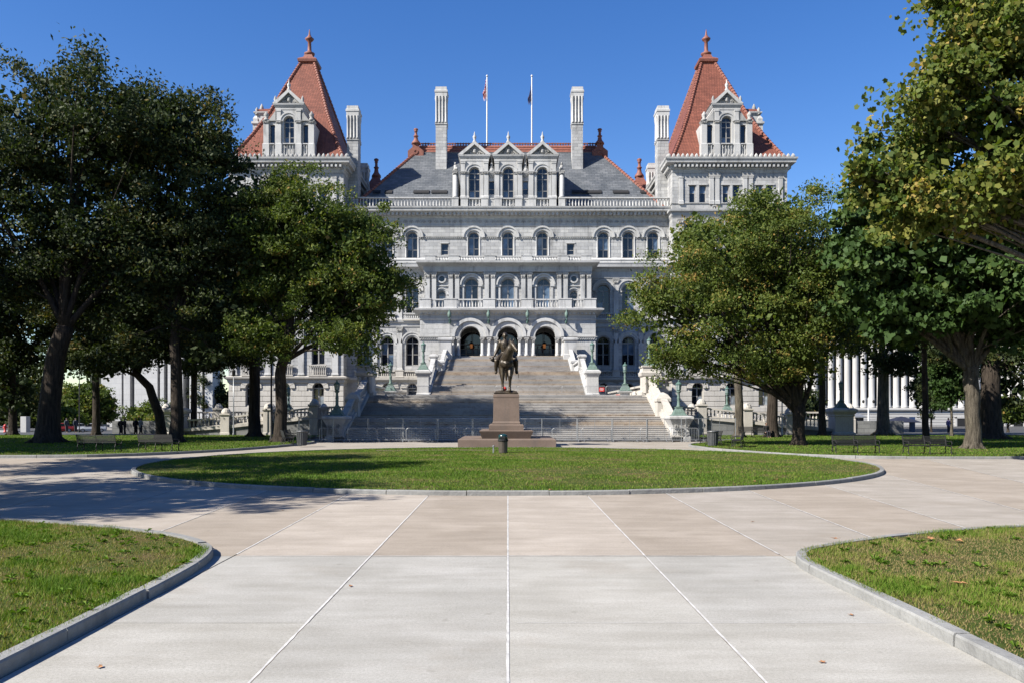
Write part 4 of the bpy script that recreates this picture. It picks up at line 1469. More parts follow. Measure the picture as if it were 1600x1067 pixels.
for s in (-1, 1):                                     # carved string either side
    xa, xb = sorted((s * porch_hw, (imp[3][1] if s > 0 else imp[0][0])))
    MB().rect_rings(xa, xb, DA - .02, DA + .3, [(.0, a_sp - .55), (.1, a_sp - .45), (.1, a_sp - .1), (.22, a_sp - .05), (.22, a_sp + .06)]).build('string_course', M['granite_carved'], capitol)
    b = MB()
    for i in range(14):
        x = lerp(xa + .2, xb - .2, i / 13)
        b.tube([(x - .12, DA - .15, a_sp - .42), (x + .12, DA - .15, a_sp - .12)], .06, 5)
    b.build('carved_leaf_band', M['granite_carved'], capitol, kind='stuff')
# inside of the porch
MB().box(-porch_hw + 1.2, porch_hw - 1.2, DA - .3, DM, zF - .5, zF).build('porch_floor', M['step'], capitol)
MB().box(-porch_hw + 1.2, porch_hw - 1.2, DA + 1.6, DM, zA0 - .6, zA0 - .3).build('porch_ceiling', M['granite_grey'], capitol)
yb = DA + 5.5
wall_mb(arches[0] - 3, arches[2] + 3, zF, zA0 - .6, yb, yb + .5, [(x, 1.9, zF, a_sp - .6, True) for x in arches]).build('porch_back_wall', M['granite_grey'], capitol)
for x in arches:
    window(x, yb + .3, zF, a_sp - .6, 1.9, True, lights=4, bars=(.35, .7), panes=('glass_blue', 'glass_blue', 'glass'))
MB().box(-porch_hw + 1.2, porch_hw - 1.2, yb + 1.0, yb + 1.2, zF, zA0).build('porch_inner_dark', M['dark'], capitol)
# balcony over the arches
band(-porch_hw, porch_hw, DA - .01, DM - 1, [(0, zA0 - 1.5), (.1, zA0 - 1.35), (.12, zA0 - 1.15), (.05, zA0 - 1.1), (.08, zA0 - .75), (.4, zA0 - .55), (1.05, zA0 - .2), (1.1, zA0 + .02), (.7, zA0 + .12)], 'balcony_cornice')
dentils(-porch_hw, porch_hw, DA - .5, DA - .08, zA0 - .72, zA0 - .42, .55, .3)
zB0 = zA0 + .1
zB1 = PZ(467, DA)
solid = [(656, 673.5), (694, 713.5), (755, 773.5), (814.5, 833), (873, 893), (912, 931)]
yy = DA + .1
for a, c in solid:
    pedestal_block(PX(a, DA), PX(c, DA), yy - .45, yy + .1, zB0, zB1, capitol)
for (a, c), (e, f) in zip(solid[:-1], solid[1:]):
    balustrade((PX(c, DA), yy - .15, zB0), (PX(e, DA), yy - .15, zB0), zB1 - zB0 - .06, capitol, 'granite_plain', .38, .36, .22, .18, n=8, fat=1.15)
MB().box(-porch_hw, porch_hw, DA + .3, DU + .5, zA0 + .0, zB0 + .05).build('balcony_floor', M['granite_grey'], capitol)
# upper storey of the porch
uhw = 12.2
zU1 = PZ(426, DU)
ow = [PX(px, DU) for px in (737, 793.5, 849.5)]
u_sp, u_hw = PZ(446, DU), .98
osm = [(PX(690.5, DU), .55, zB0 + .3, PZ(461, DU), True), (PX(896.5, DU), .55, zB0 + .3, PZ(461, DU), True)]
wall_mb(-uhw, uhw, zB0 - .2, zU1 + .1, DU, DU + .9, [(x, u_hw, zB0 + .3, u_sp, True) for x in ow] + osm).build('porch_wall', M['granite'], capitol)
for s in (-1, 1):
    MB().box(min(s * uhw, s * (uhw - 1)), max(s * uhw, s * (uhw - 1)), DU + .9, DM, zB0 - .2, zU1 + .1).build('porch_side', M['granite'], capitol)
for i, x in enumerate(ow):
    window(x, DU + .5, zB0 + .3, u_sp, u_hw, True, bars=(), panes=('glass_blind' if i != 0 else 'glass_blue', 'glass_blue' if i != 0 else 'glass'))
    archivolt(x, u_sp, u_hw + .18, u_hw + .72, DU, .38)
    for s in (-1, 1):
        xa, xb = sorted((x + s * (u_hw + .05), x + s * (u_hw + .95)))
        MB().rect_rings(xa, xb, DU - .18, DU + .1, [(0, u_sp - .3), (.06, u_sp - .2), (.06, u_sp)]).build('impost', M['granite_plain'], capitol)
        xa, xb = sorted((x + s * (u_hw + .12), x + s * (u_hw + .4)))
        MB().box(xa, xb, DU - .14, DU + .1, zB0 + .3, u_sp - .3).build('jamb_shaft', M['granite_plain'], capitol)
for i, (x, hw, zs, zp, ar) in enumerate(osm):
    window(x, DU + .4, zs, zp, hw, True, lights=1, bars=(), panes=('glass_blind' if i == 0 else 'glass',))
    archivolt(x, zp, hw + .15, hw + .45, DU, .26)
    zo = PZ(436.5, DU)
    MB().arch_ring(x, zo, .42, .62, DU - .25, DU + .05, 20, 0, 2 * PI).build('oculus_ring', M['granite_plain'], capitol)
    MB().prism_xz([(x + .43 * math.cos(2 * PI * k / 16), zo + .43 * math.sin(2 * PI * k / 16)) for k in range(16)], DU - .03, DU + .02).build('oculus_pane', M['glass'], capitol)
    MB().box(x - .95, x + .95, DU - .16, DU + .05, PZ(448, DU), PZ(446.5, DU)).build('string_course', M['granite_plain'], capitol)
for px in (668.5, 678.5, 704.5, 714.5, 760.5, 770.5, 817.5, 827.5, 873.5, 883.5, 910, 920):
    pilaster(PX(px, DU), DU, zB0, zU1, .62, .42, None, 1.0, .3)
zU2 = PZ(410, DU)
band(-uhw, uhw, DU - .42, DM - .5, [(0, zU1), (.06, zU1 + .05), (.06, zU1 + .35), (.1, zU1 + .4), (.1, zU1 + .75), (.35, zU1 + .9), (1.05, zU2 - .3), (1.1, zU2 - .02), (.5, zU2)], 'entablature')
zU3 = PZ(400.5, DU)
solid2 = [(664.5, 681), (701.5, 717.5), (757.5, 774), (814.5, 831), (871, 887.5), (907.5, 923.5)]
yy = DU - .35
for a, c in solid2:
    pedestal_block(PX(a, DU), PX(c, DU), yy - .35, yy + .25, zU2 - .02, zU3, capitol)
for (a, c), (e, f) in zip(solid2[:-1], solid2[1:]):
    balustrade((PX(c, DU), yy, zU2 - .02), (PX(e, DU), yy, zU2 - .02), zU3 - zU2 - .05, capitol, 'granite_plain', .36, .34, .16, .14, n=6)

# flag poles and flags on the roof
for px, nm, yfl in ((761, 'us', 150.0), (831, 'state', 150.0)):
    x = PX(px, yfl)
    zt = PZ(118, yfl)
    lab = 'slim white flagpole on the roof flying a limp striped flag' if nm == 'us' else 'slim white flagpole on the roof flying a limp dark blue flag'
    p = empty('flagpole', (x, yfl, 34), lab, 'flagpole', 'two flagpoles on the roof')
    MB().lathe([(.2, 34), (.18, 42), (.15, 50), (.1, zt - .4), (.08, zt - .35)], x, yfl, 10).build('pole', M['white_paint'], p, True)
    MB().lathe([(.06, zt - .4), (.2, zt - .2), (.2, zt - .1), (.02, zt + .1)], x, yfl, 8).build('ball_finial', M['white_paint'], p, True)

t = NT('striped flag cloth', 0.8)
tc = t.n("TexCoord"); sp = t.n("SeparateXYZ"); t.l(tc.outputs["UV"], sp.inputs[0])
st = t.n("Math", operation='SINE'); mu = t.n("Math", operation='MULTIPLY'); mu.inputs[1].default_value = 13 * PI
t.l(sp.outputs[1], mu.inputs[0]); t.l(mu.outputs[0], st.inputs[0])
stripe = t.ramp(st.outputs[0], [(0.48, (0.45, 0.02, 0.03)), (0.52, (0.75, 0.75, 0.75))])
c1 = t.n("Math", operation='LESS_THAN'); t.l(sp.outputs[0], c1.inputs[0]); c1.inputs[1].default_value = 0.4
c2 = t.n("Math", operation='GREATER_THAN'); t.l(sp.outputs[1], c2.inputs[0]); c2.inputs[1].default_value = 0.46
c3 = t.n("Math", operation='MULTIPLY'); t.l(c1.outputs[0], c3.inputs[0]); t.l(c2.outputs[0], c3.inputs[1])
vo = t.n("TexVoronoi"); vo.inputs["Scale"].default_value = 22; t.l(tc.outputs["UV"], vo.inputs["Vector"])
canton = t.ramp(vo.outputs["Distance"], [(0.16, (0.7, 0.7, 0.7)), (0.22, (0.02, 0.03, 0.13))])
t.color(t.mix(c3.outputs[0], stripe, canton))
M['flag_us'] = t.m
M['flag_state'] = plain('dark blue flag cloth', (0.018, 0.028, 0.11), 0.8, var=0.4, scale=3)


def limp_flag(x, y, zt, h, label, mat, name):
    """cloth hanging in folds beside its pole: fly gathered and fallen"""
    NU, NV = 26, 24
    vs, uv = [], []
    for j in range(NV + 1):
        v = j / NV
        for i in range(NU + 1):
            u = i / NU
            sp_ = lerp(.10, .62, min(1, v * 1.6)) * (1 if v < .8 else 1 - .4 * (v - .8))
            xx = x - .14 - u * sp_ - .05 * math.sin(u * 19 + v * 5)
            yy = y + .16 * math.sin(u * 21 + v * 3.5) * min(1, .3 + v * 1.3)
            zz = zt - v * h * lerp(1.0, .78, abs(math.sin(u * 9))) - u * u * 1.6 * (1 - v)
            vs.append((xx, yy, zz)); uv.append((u, 1 - v))
    b = MB()
    n = NU + 1
    b.add(vs, [(j * n + i, j * n + i + 1, (j + 1) * n + i + 1, (j + 1) * n + i) for j in range(NV) for i in range(NU)])
    b.shift(-x, -y, -(zt - h))
    me = b.mesh(name, mat, True)
    ul = me.uv_layers.new(name='UVMap')
    for lp in me.loops: ul.data[lp.index].uv = uv[lp.vertex_index]
    tag(inst(name, me, (x, y, zt - h)), label, 'flag')


limp_flag(PX(761, 150), 150, PZ(122, 150), PZ(122, 150) - PZ(160, 150), 'limp red and white striped flag with blue canton on the roof', M['flag_us'], 'flag')
limp_flag(PX(831, 150), 150, PZ(132, 150), PZ(132, 150) - PZ(166, 150), 'limp dark blue flag hanging from the second roof pole', M['flag_state'], 'flag')

# ------------------------------------------------------------------ the great staircase
stairs = empty('grand_staircase', (0, 66, 0), 'broad pale stone staircase rising in flights to the porch', 'staircase')
STEPM = {}


def flight(y0, z0, rise, tread, n, hw):
    for i in range(n):
        key = (round(rise, 4), round(tread, 3), hw)
        if key not in STEPM:
            b = MB()
            # slab with a projecting nosing; three stones to a step
            b.prism_yz([(0, 0), (tread + .08, 0), (tread + .08, rise), (-.045, rise), (-.045, rise - .05), (0, rise - .065)], -hw, hw)
            STEPM[key] = [b.mesh('step', M[q]) for q in ('step', 'step', 'step_cool', 'step_rust')]
        inst('step', RNG.choice(STEPM[key]), (0, y0 + i * tread, z0 + i * rise), stairs)
    return y0 + n * tread, z0 + n * rise


LW, UW = 13.1, 8.25
y1, z1 = flight(66.0, 0.0, .152, .46, 13, LW)
MB().box(-LW, LW, y1, y1 + 1.9, z1 - .25, z1 - .004).build('landing', M['step'], stairs)
y2, z2 = flight(y1 + 1.9, z1, .152, .42, 13, LW)
Z_T = z2                                        # terrace level
MB().box(-14.2, 14.2, y2, DM + .3, Z_T - .4, Z_T - .004).build('terrace', M['step'], stairs)
MB().box(-14.2, 14.2, y2 + .5, DM, -3, Z_T - .4).build('terrace_core', M['granite_grey'], stairs)
nU = 41
rise = (zF - Z_T) / nU
y3, z3 = flight(88.0, Z_T, rise, .43, 21, UW)
MB().box(-UW, UW, y3, 107.5, z3 - .25, z3 - .004).build('landing', M['step'], stairs)
y4, z4 = flight(107.5, z3, rise, .45, nU - 21, UW)
MB().box(-UW, UW, y4, DA - .2, zF - .4, zF - .004).build('landing', M['step'], stairs)
# mass under the upper flights
for s in (-1, 1):
    x0, x1 = sorted((s * UW, s * (UW + .75)))
    MB().prism_yz([(87.2, Z_T - .1), (DA, Z_T - .1), (DA, zF + .25), (y4, zF + .25), (107.6, z3 + .25), (y3, z3 + .25), (88, Z_T + .25), (87.2, Z_T + .25)], x0, x1).build('cheek_wall', M['granite_plain'], stairs)
    xm = s * (UW + .38)
    balustrade((xm, 90.2, Z_T + .9), (xm, y3 - .4, z3 + .2), 1.25, stairs, 'granite_plain', .36, .46, .25, .2)
    balustrade((xm, y3 + .4, z3 + .2), (xm, 107.0, z3 + .2), 1.2, stairs, 'granite_plain', .4, .46, .25, .2)
    balustrade((xm, 107.8, z3 + .35), (xm, y4 - .2, zF + .2), 1.25, stairs, 'granite_plain', .36, .46, .25, .2)
    for yq, zq, h in ((y3, z3 + .2, 1.6), (107.4, z3 + .2, 1.6)):
        MB().rect_rings(xm - .42, xm + .42, yq - .42, yq + .42, [(.05, zq - .1), (.05, zq + .2), (0, zq + .25), (0, zq + h - .3), (.1, zq + h - .2), (.1, zq + h), (-.1, zq + h + .12)]).build('newel_pier', M['granite_plain'], stairs)
    # top pier against the porch
    MB().rect_rings(xm - .85, xm + .85, DA - 3.2, DA - .9, [(.1, zF - .6), (.1, zF + .1), (0, zF + .2), (0, zF + 1.9), (.15, zF + 2.0), (.2, zF + 2.2), (.05, zF + 2.35)]).build('newel_pier', M['granite_plain'], stairs)
    # big pedestal at the foot of the upper flight
    pxm = s * 9.05
    MB().rect_rings(pxm - .62, pxm + .62, 88.6, 89.9, [(.1, Z_T - .1), (.1, Z_T + .35), (0, Z_T + .45), (-.02, Z_T + 2.1), (.12, Z_T + 2.45), (.22, Z_T + 2.55), (.22, Z_T + 2.75), (0, Z_T + 2.9)]).build('lamp_pedestal', M['granite_plain'], stairs)
    # lower flight: cheek wall, sloping balustrade and piers
    x0, x1 = sorted((s * LW, s * (LW + .9)))
    MB().prism_yz([(66.4, -.5), (y2 + 1, -.5), (y2 + 1, Z_T + .4), (y2, Z_T + .4), (y1 + 1.9, z1 + .4), (y1, z1 + .4), (66.4, .45)], x0, x1).build('cheek_wall', M['granite_warm'], stairs)
    xm = s * (LW + .45)
    balustrade((xm, 68.6, .95), (xm, y1 + .3, z1 + .4), 1.15, stairs, 'granite_warm', .33, .5, .22, .2)
    balustrade((xm, y1 + 1.6, z1 + .4), (xm, y2 - .5, Z_T + .3), 1.15, stairs, 'granite_warm', .33, .5, .22, .2)
    MB().rect_rings(xm - .5, xm + .5, y1 + .35, y1 + 1.45, [(.04, z1 - .2), (.04, z1 + 1.2), (.12, z1 + 1.3), (.12, z1 + 1.55), (-.12, z1 + 1.9), (-.45, z1 + 2.1)]).build('newel_pier', M['granite_warm'], stairs)
    # tall clustered pier at the head of the lower flight
    b = MB().rect_rings(xm - .72, xm + .72, y2 - .4, y2 + 1.3, [(.1, Z_T - .5), (.1, Z_T + .3), (0, Z_T + .4), (0, Z_T + 1.7), (.14, Z_T + 1.85), (.18, Z_T + 2.15), (.06, Z_T + 2.25), (.0, Z_T + 2.6), (.1, Z_T + 2.65), (.1, Z_T + 2.8)])
    for q in (-.5, 0, .5):
        b.lathe([(.24, Z_T + .2), (.22, Z_T + 1.75)], xm + q, y2 - .42, 8)
    b.build('newel_pier', M['granite_warm'], stairs)
    # foot pedestal, carved, flaring cap
    MB().rect_rings(s * 13.85 - .66, s * 13.85 + .66, 66.5, 68.4, [(.1, -.05), (.1, .35), (0, .45), (-.04, 1.1), (.02, 1.3), (.24, 1.72), (.3, 1.8), (.3, 1.98), (.05, 2.05)]).build('lamp_pedestal', M['granite_plain'], stairs)
    cv = MB()
    for q in range(12):
        cv.arch_ring(s * 13.85 + RNG.uniform(-.45, .45), RNG.uniform(.55, 1.3), .06, .15, 66.37, 66.52, 6, RNG.uniform(0, 3), RNG.uniform(5, 8))
    cv.build('carved_scroll', M['granite_carved'], stairs, kind='stuff')
    # terrace parapets either side of the upper flight
    for yq in (84.0, 95.5):
        pass
    balustrade((s * 13.7, y2 + 1.6, Z_T), (s * 13.7, 112, Z_T), 1.1, stairs, 'granite_warm', .36, .46, .22, .2)

# ------------------------------------------------------------------ curved approach ramps with retaining walls
for s, side in ((-1, 'left'), (1, 'right')):
    rp = empty('approach_ramp', (s * 24, 82, 0), 'low stone ramp wall with balustrade descending to the %s of the stairs' % side, 'ramp wall')
    X = [14.3, 19.1, 23.6, 27.8, 32.0]
    Z = [2.15, 1.92, 1.50, 1.02, .72]
    yw = 82.0
    for i in range(4):
        a, c = sorted((s * X[i], s * X[i + 1]))
        za, zb_ = (Z[i], Z[i + 1]) if s > 0 else (Z[i + 1], Z[i])
        MB().prism_xz([(a, -.4), (c, -.4), (c, zb_ - .1), (a, za - .1)], yw, yw + .8).build('retaining_wall', M['granite_grey'], rp)
        MB().prism_xz([(a, za - .28), (c, zb_ - .28), (c, zb_), (a, za)], yw - .18, yw + .9).build('coping', M['granite_warm'], rp)
        balustrade((a + .4, yw + .2, za), (c - .4, yw + .2, zb_), .88, rp, 'granite_warm', .34, .4, .1, .16)
    for i in (1, 2, 3):
        x = s * X[i]
        z = Z[i]
        b = MB().rect_rings(x - .42, x + .42, yw - .35, yw + .6, [(.06, -.3), (.06, .3), (0, .35), (0, z + .95), (.1, z + 1.05), (.1, z + 1.2)])
        b.lathe([(.48, z + 1.19), (.47, z + 1.35), (.36, z + 1.58), (.2, z + 1.7), (.02, z + 1.74)], x, yw + .12, 12)
        b.build('domed_pier', M['granite_warm'], rp)
    x = s * 32.9
    MB().rect_rings(x - .9, x + .9, yw - .7, yw + 1.1, [(.15, -.3), (.15, .3), (0, .4), (0, 1.9), (.1, 2.0), (.05, 2.1), (.3, 2.4), (.3, 2.6), (0, 2.75)]).build('lamp_pedestal', M['granite_warm'], rp)
    # roadway on the ramp and the rear parapet
    MB().prism_xz([(min(s * 14.3, s * 45), -.5), (max(s * 14.3, s * 45), -.5), (max(s * 14.3, s * 45), 1.35), (min(s * 14.3, s * 45), 1.35)], 94.6, 95.4).build('retaining_wall', M['granite_grey'], rp)
    for i, (a, c) in enumerate(((15, 20.5), (21.5, 26.5), (27.5, 32.5), (33.5, 38.5))):
        a, c = sorted((s * a, s * c))
        balustrade((a, 95, 1.35), (c, 95, 1.35), 1.05, rp, 'granite_warm', .36, .42, .2, .18)
    for x in (21, 27, 33, 39):
        b = MB().rect_rings(s * x - .45, s * x + .45, 94.5, 95.5, [(.05, 0), (.05, 1.5), (0, 1.6), (0, 2.5), (.1, 2.6), (.1, 2.8)])
        b.lathe([(.5, 2.79), (.45, 3.0), (.2, 3.3), (.02, 3.35)], s * x, 95, 10)
        b.build('domed_pier', M['granite_warm'], rp)


# ------------------------------------------------------------------ figures grown from tapered limbs, fused into one skin
def ico(b, c, r, sc=(1, 1, 1)):
    n, m = 12, 8
    rings = []
    for i in range(m + 1):
        t = -PI / 2 + PI * i / m
        rr = max(.02, math.cos(t))
        rings.append([(c[0] + r * sc[0] * rr * math.cos(2 * PI * k / n), c[1] + r * sc[1] * rr * math.sin(2 * PI * k / n), c[2] + r * sc[2] * math.sin(t)) for k in range(n)])
    b.loft(rings)


def limb(b, pts):
    """pts = [(x, y, z, r)]"""
    for p in pts: ico(b, p[:3], p[3])
    b.tube([p[:3] for p in pts], [p[3] for p in pts], 12)


def fuse(b, name, mat, parent, loc, voxel, scale=1.0, rz=0.0, smooth=4):
    b.v = [(x * scale, y * scale, z * scale) for x, y, z in b.v]
    if rz: b.rotz(rz)
    me = b.mesh(name, mat)
    tmp = bpy.data.objects.new('tmp', me)
    COL.objects.link(tmp)
    r = tmp.modifiers.new('r', 'REMESH'); r.mode = 'VOXEL'; r.voxel_size = voxel; r.use_smooth_shade = True
    s = tmp.modifiers.new('s', 'SMOOTH'); s.iterations = smooth; s.factor = .5
    dg = bpy.context.evaluated_depsgraph_get()
    m2 = bpy.data.meshes.new_from_object(tmp.evaluated_get(dg))
    m2.name = name
    bpy.data.objects.remove(tmp)
    m2.shade_smooth()
    if not m2.materials: m2.materials.append(mat)
    return inst(name, m2, loc, parent)


# ---- equestrian statue on its pedestal
SX, SY = PX(791, 58), 58.2
ped = empty('statue_pedestal', (SX, 58, 0), 'stepped pink granite pedestal under the bronze rider', 'pedestal')
pf = 54.6
MB().rect_rings(SX - 3.15, SX + 3.25, pf, pf + 8.0, [(.02, -.02), (.02, .5), (-.03, .56)]).build('plinth', M['pink_granite'], ped)
MB().rect_rings(SX - 1.62, SX + 1.62, pf + 1.3, pf + 6.6, [(.0, .565), (.02, .62), (.18, 1.0), (.2, 1.06), (.12, 1.1)]).build('flared_course', M['pink_granite'], ped)
MB().rect_rings(SX - 1.18, SX + 1.18, pf + 1.8, pf + 6.1, [(0, 1.105), (0, 1.44), (-.06, 1.5)]).build('base_course', M['pink_granite'], ped)
MB().rect_rings(SX - .92, SX + .92, pf + 2.1, pf + 5.8, [(.03, 1.505), (.03, 1.62), (-.02, 1.7), (-.05, 3.3), (-.03, 3.36), (-.03, 3.5), (-.06, 3.55)]).build('die', M['pink_granite'], ped)
st = empty('equestrian_statue', (SX, SY, 3.55), 'dark bronze soldier on horseback holding his hat low', 'statue')
S = 1.56
loc = (SX, SY - .15, 3.78)
MB().rect_rings(SX - .82, SX + .82, pf + 2.2, pf + 5.7, [(.0, 3.555), (.02, 3.62), (-.1, 3.76), (-.3, 3.82)]).build('ground_slab', M['bronze'], st)
h = MB()
limb(h, [(0, -.52, 1.26, .27), (0, -.25, 1.2, .31), (0, .15, 1.18, .33), (0, .55, 1.27, .31), (0, .78, 1.3, .24)])
ico(h, (-.12, -.62, 1.22), .20); ico(h, (.12, -.62, 1.22), .20); ico(h, (0, -.72, 1.18), .17)
limb(h, [(.0, -.56, 1.36, .28), (.08, -.76, 1.60, .225), (.18, -.88, 1.82, .18), (.25, -.92, 2.0, .14)])
limb(h, [(.25, -.96, 2.04, .12), (.31, -1.06, 1.96, .115), (.40, -1.20, 1.82, .085), (.455, -1.29, 1.735, .075), (.46, -1.30, 1.70, .07)])
ico(h, (.285, -1.0, 1.94), .135, (.8, 1, 1.1)); ico(h, (.47, -1.33, 1.73), .06)
for q in (-.055, .065):
    limb(h, [(.24 + q, -.93, 2.12, .04), (.24 + q * 1.3, -.95, 2.22, .028), (.24 + q * 1.3, -.96, 2.28, .012)])
limb(h, [(0.02, -.50, 1.64, .06), (.10, -.66, 1.86, .06), (.20, -.80, 2.08, .05)])          # mane
limb(h, [(-.17, -.50, 1.12, .17), (-.17, -.55, .86, .115), (-.15, -.58, .58, .075), (-.15, -.55, .34, .05), (-.15, -.56, .14, .055), (-.15, -.61, .05, .072), (-.15, -.63, .02, .08)])
limb(h, [(.17, -.52, 1.12, .17), (.175, -.66, .88, .115), (.16, -.80, .64, .075), (.155, -.74, .38, .05), (.15, -.70, .15, .055), (.15, -.75, .06, .072), (.15, -.77, .02, .08)])
for s, dy in ((-1, .0), (1, .16)):
    limb(h, [(s * .17, .62, 1.16, .22), (s * .19, .48 + dy, .88, .15), (s * .17, .78 + dy, .55, .085), (s * .17, .74 + dy, .32, .055), (s * .17, .70 + dy, .13, .055), (s * .17, .65 + dy, .04, .08)])
limb(h, [(0, .98, 1.42, .06), (0, 1.14, 1.2, .09), (0, 1.2, .85, .09), (0, 1.16, .55, .04)])
ho = fuse(h, 'horse', M['bronze'], st, loc, .045, S, 0, 2)
r = MB()
limb(r, [(-.02, .06, 1.60, .21), (-.03, .05, 1.78, .19), (-.05, .02, 1.98, .21), (-.06, .01, 2.12, .20), (-.06, 0, 2.23, .11)])
ico(r, (-.25, .01, 2.15), .12); ico(r, (.14, .01, 2.15), .12)
limb(r, [(-.06, -.0, 2.22, .075), (-.06, -.02, 2.33, .075)])
ico(r, (-.06, -.03, 2.46), .13, (.86, 1.0, 1.12)); ico(r, (-.06, .015, 2.49), .125, (.9, 1, 1.05))
ico(r, (-.06, -.16, 2.445), .028, (.8, 1.0, 1.3)); ico(r, (-.06, -.12, 2.375), .055, (1, .8, .7)); ico(r, (-.06, -.13, 2.50), .06, (1.2, .5, .35))
for s in (-1, 1):
    ico(r, (-.06 + s * .115, -.02, 2.45), .033, (.5, .8, 1.2))
    limb(r, [(s * .15, .04, 1.58, .15), (s * .36, -.16, 1.48, .125), (s * .44, -.30, 1.33, .10), (s * .45, -.22, 1.08, .085), (s * .45, -.15, .86, .065), (s * .46, -.26, .80, .06), (s * .47, -.36, .80, .045)])
limb(r, [(-.28, .02, 2.14, .11), (-.37, .05, 1.92, .09), (-.40, .04, 1.86, .085), (-.49, -.05, 1.66, .065), (-.53, -.08, 1.57, .05)])
for q in range(4):
    limb(r, [(-.52 - .012 * q, -.06 - .025 * q, 1.56, .02), (-.57, -.06 - .025 * q, 1.50, .017), (-.56, -.08 - .02 * q, 1.46, .014)])
limb(r, [(.20, .02, 2.13, .105), (.34, -.03, 1.90, .085), (.30, -.12, 1.84, .08), (.14, -.36, 1.76, .06), (.10, -.42, 1.75, .05)])
# skirts of the coat
limb(r, [(-.16, .12, 1.62, .17), (-.34, .12, 1.36, .12), (-.36, .14, 1.16, .06)]); limb(r, [(.16, .12, 1.62, .17), (.34, .12, 1.36, .12), (.36, .14, 1.16, .06)])
ro_ = fuse(r, 'rider', M['bronze'], st, loc, .036, S, 0, 2)
L3 = Vector(loc)
hat = MB().lathe([(.02, 0), (.20, .0), (.205, .015), (.12, .03), (.105, .14), (.06, .17), (.01, .172)], 0, 0, 16)
hm = hat.mesh('hat', M['bronze'], True)
ht = inst('hat', hm, L3 + Vector((-.64, -.10, 1.40)) * S, ro_, (math.radians(28), math.radians(40), 0), (S * .72, S * .72, S * .8))
sw = MB().tube([L3 + Vector((.40, .25, 1.42)) * S, L3 + Vector((.50, .35, 1.1)) * S, L3 + Vector((.56, .50, .62)) * S], [.035, .03, .02], 6)
sw.build('sabre', M['bronze'], st)
sc_ = MB()
sc_.loft([[(L3.x + x * S, L3.y + y * S, L3.z + z * S) for x, y, z in ((-.40, -.2, 1.12), (-.37, -.2, 1.42), (0, -.2, 1.6), (.37, -.2, 1.42), (.40, -.2, 1.12), (.36, -.2, 1.12), (.33, -.2, 1.40), (0, -.2, 1.5), (-.33, -.2, 1.40), (-.36, -.2, 1.12))],
          [(L3.x + x * S, L3.y + y * S, L3.z + z * S) for x, y, z in ((-.40, .6, 1.12), (-.37, .6, 1.45), (0, .6, 1.64), (.37, .6, 1.45), (.40, .6, 1.12), (.36, .6, 1.12), (.33, .6, 1.43), (0, .6, 1.54), (-.33, .6, 1.43), (-.36, .6, 1.12))]])
sc_.build('saddle_cloth', M['bronze'], st)
rn = MB()
for s in (-1, 1):
    rn.tube([L3 + Vector(v) * S for v in ((.40 + s * .07, -1.2, 1.80), (.16 + s * .2, -.85, 1.72), (.10 + s * .03, -.44, 1.74))], .014, 5)
rn.build('reins', M['bronze'], st)
hb = MB()                                            # bridle, breast strap and girth
def strap(pts, r=.018):
    hb.tube([L3 + Vector(v) * S for v in pts], r * S, 6)
strap([(.30, -1.20, 1.92), (.40, -1.27, 1.84), (.47, -1.24, 1.80)]); strap([(.20, -.98, 2.08), (.27, -1.08, 2.02), (.36, -1.06, 2.0)]); strap([(.22, -1.02, 2.0), (.30, -1.13, 1.9), (.33, -1.22, 1.84)])
hb.build('bridle', M['bronze'], st)
hb = MB()
strap([(-.32, -.2, 1.38), (-.26, -.62, 1.30), (-.1, -.86, 1.22), (.0, -.90, 1.20), (.1, -.86, 1.22), (.26, -.62, 1.30), (.32, -.2, 1.38)], .022)
hb.build('breast_strap', M['bronze'], st)
co = MB()                                            # coat front: collar, belt, lapels, epaulettes and buttons
def bit(pts, r):
    co.tube([L3 + Vector(v) * S for v in pts], r * S, 6)
bit([(-.15, -.09, 2.24), (-.06, -.13, 2.20), (.03, -.09, 2.24)], .03)
bit([(-.20, -.08, 1.72), (-.04, -.16, 1.70), (.12, -.08, 1.72)], .028)
bit([(-.22, -.12, 2.16), (-.10, -.20, 1.95), (.05, -.15, 1.74)], .02)
for q in (-1, 1):
    bit([(-.06 + q * .20, -.04, 2.245), (-.06 + q * .33, -.02, 2.21)], .04)
    for k_ in range(5):
        ico(co, tuple(L3 + Vector((-.06 + q * .06, -.20 + .012 * k_ * 0, 2.14 - .08 * k_)) * S), .016 * S)
co.build('coat_trim', M['bronze'], st)
tag(MB().lathe([(.02, 3.82), (.14, 3.85), (.17, 3.95), (.08, 4.08), (.02, 4.1)], SX - .12, pf + 2.9, 7).build('wreath', M['red_sign']), 'small red wreath left at the bronze horse hooves', 'wreath')


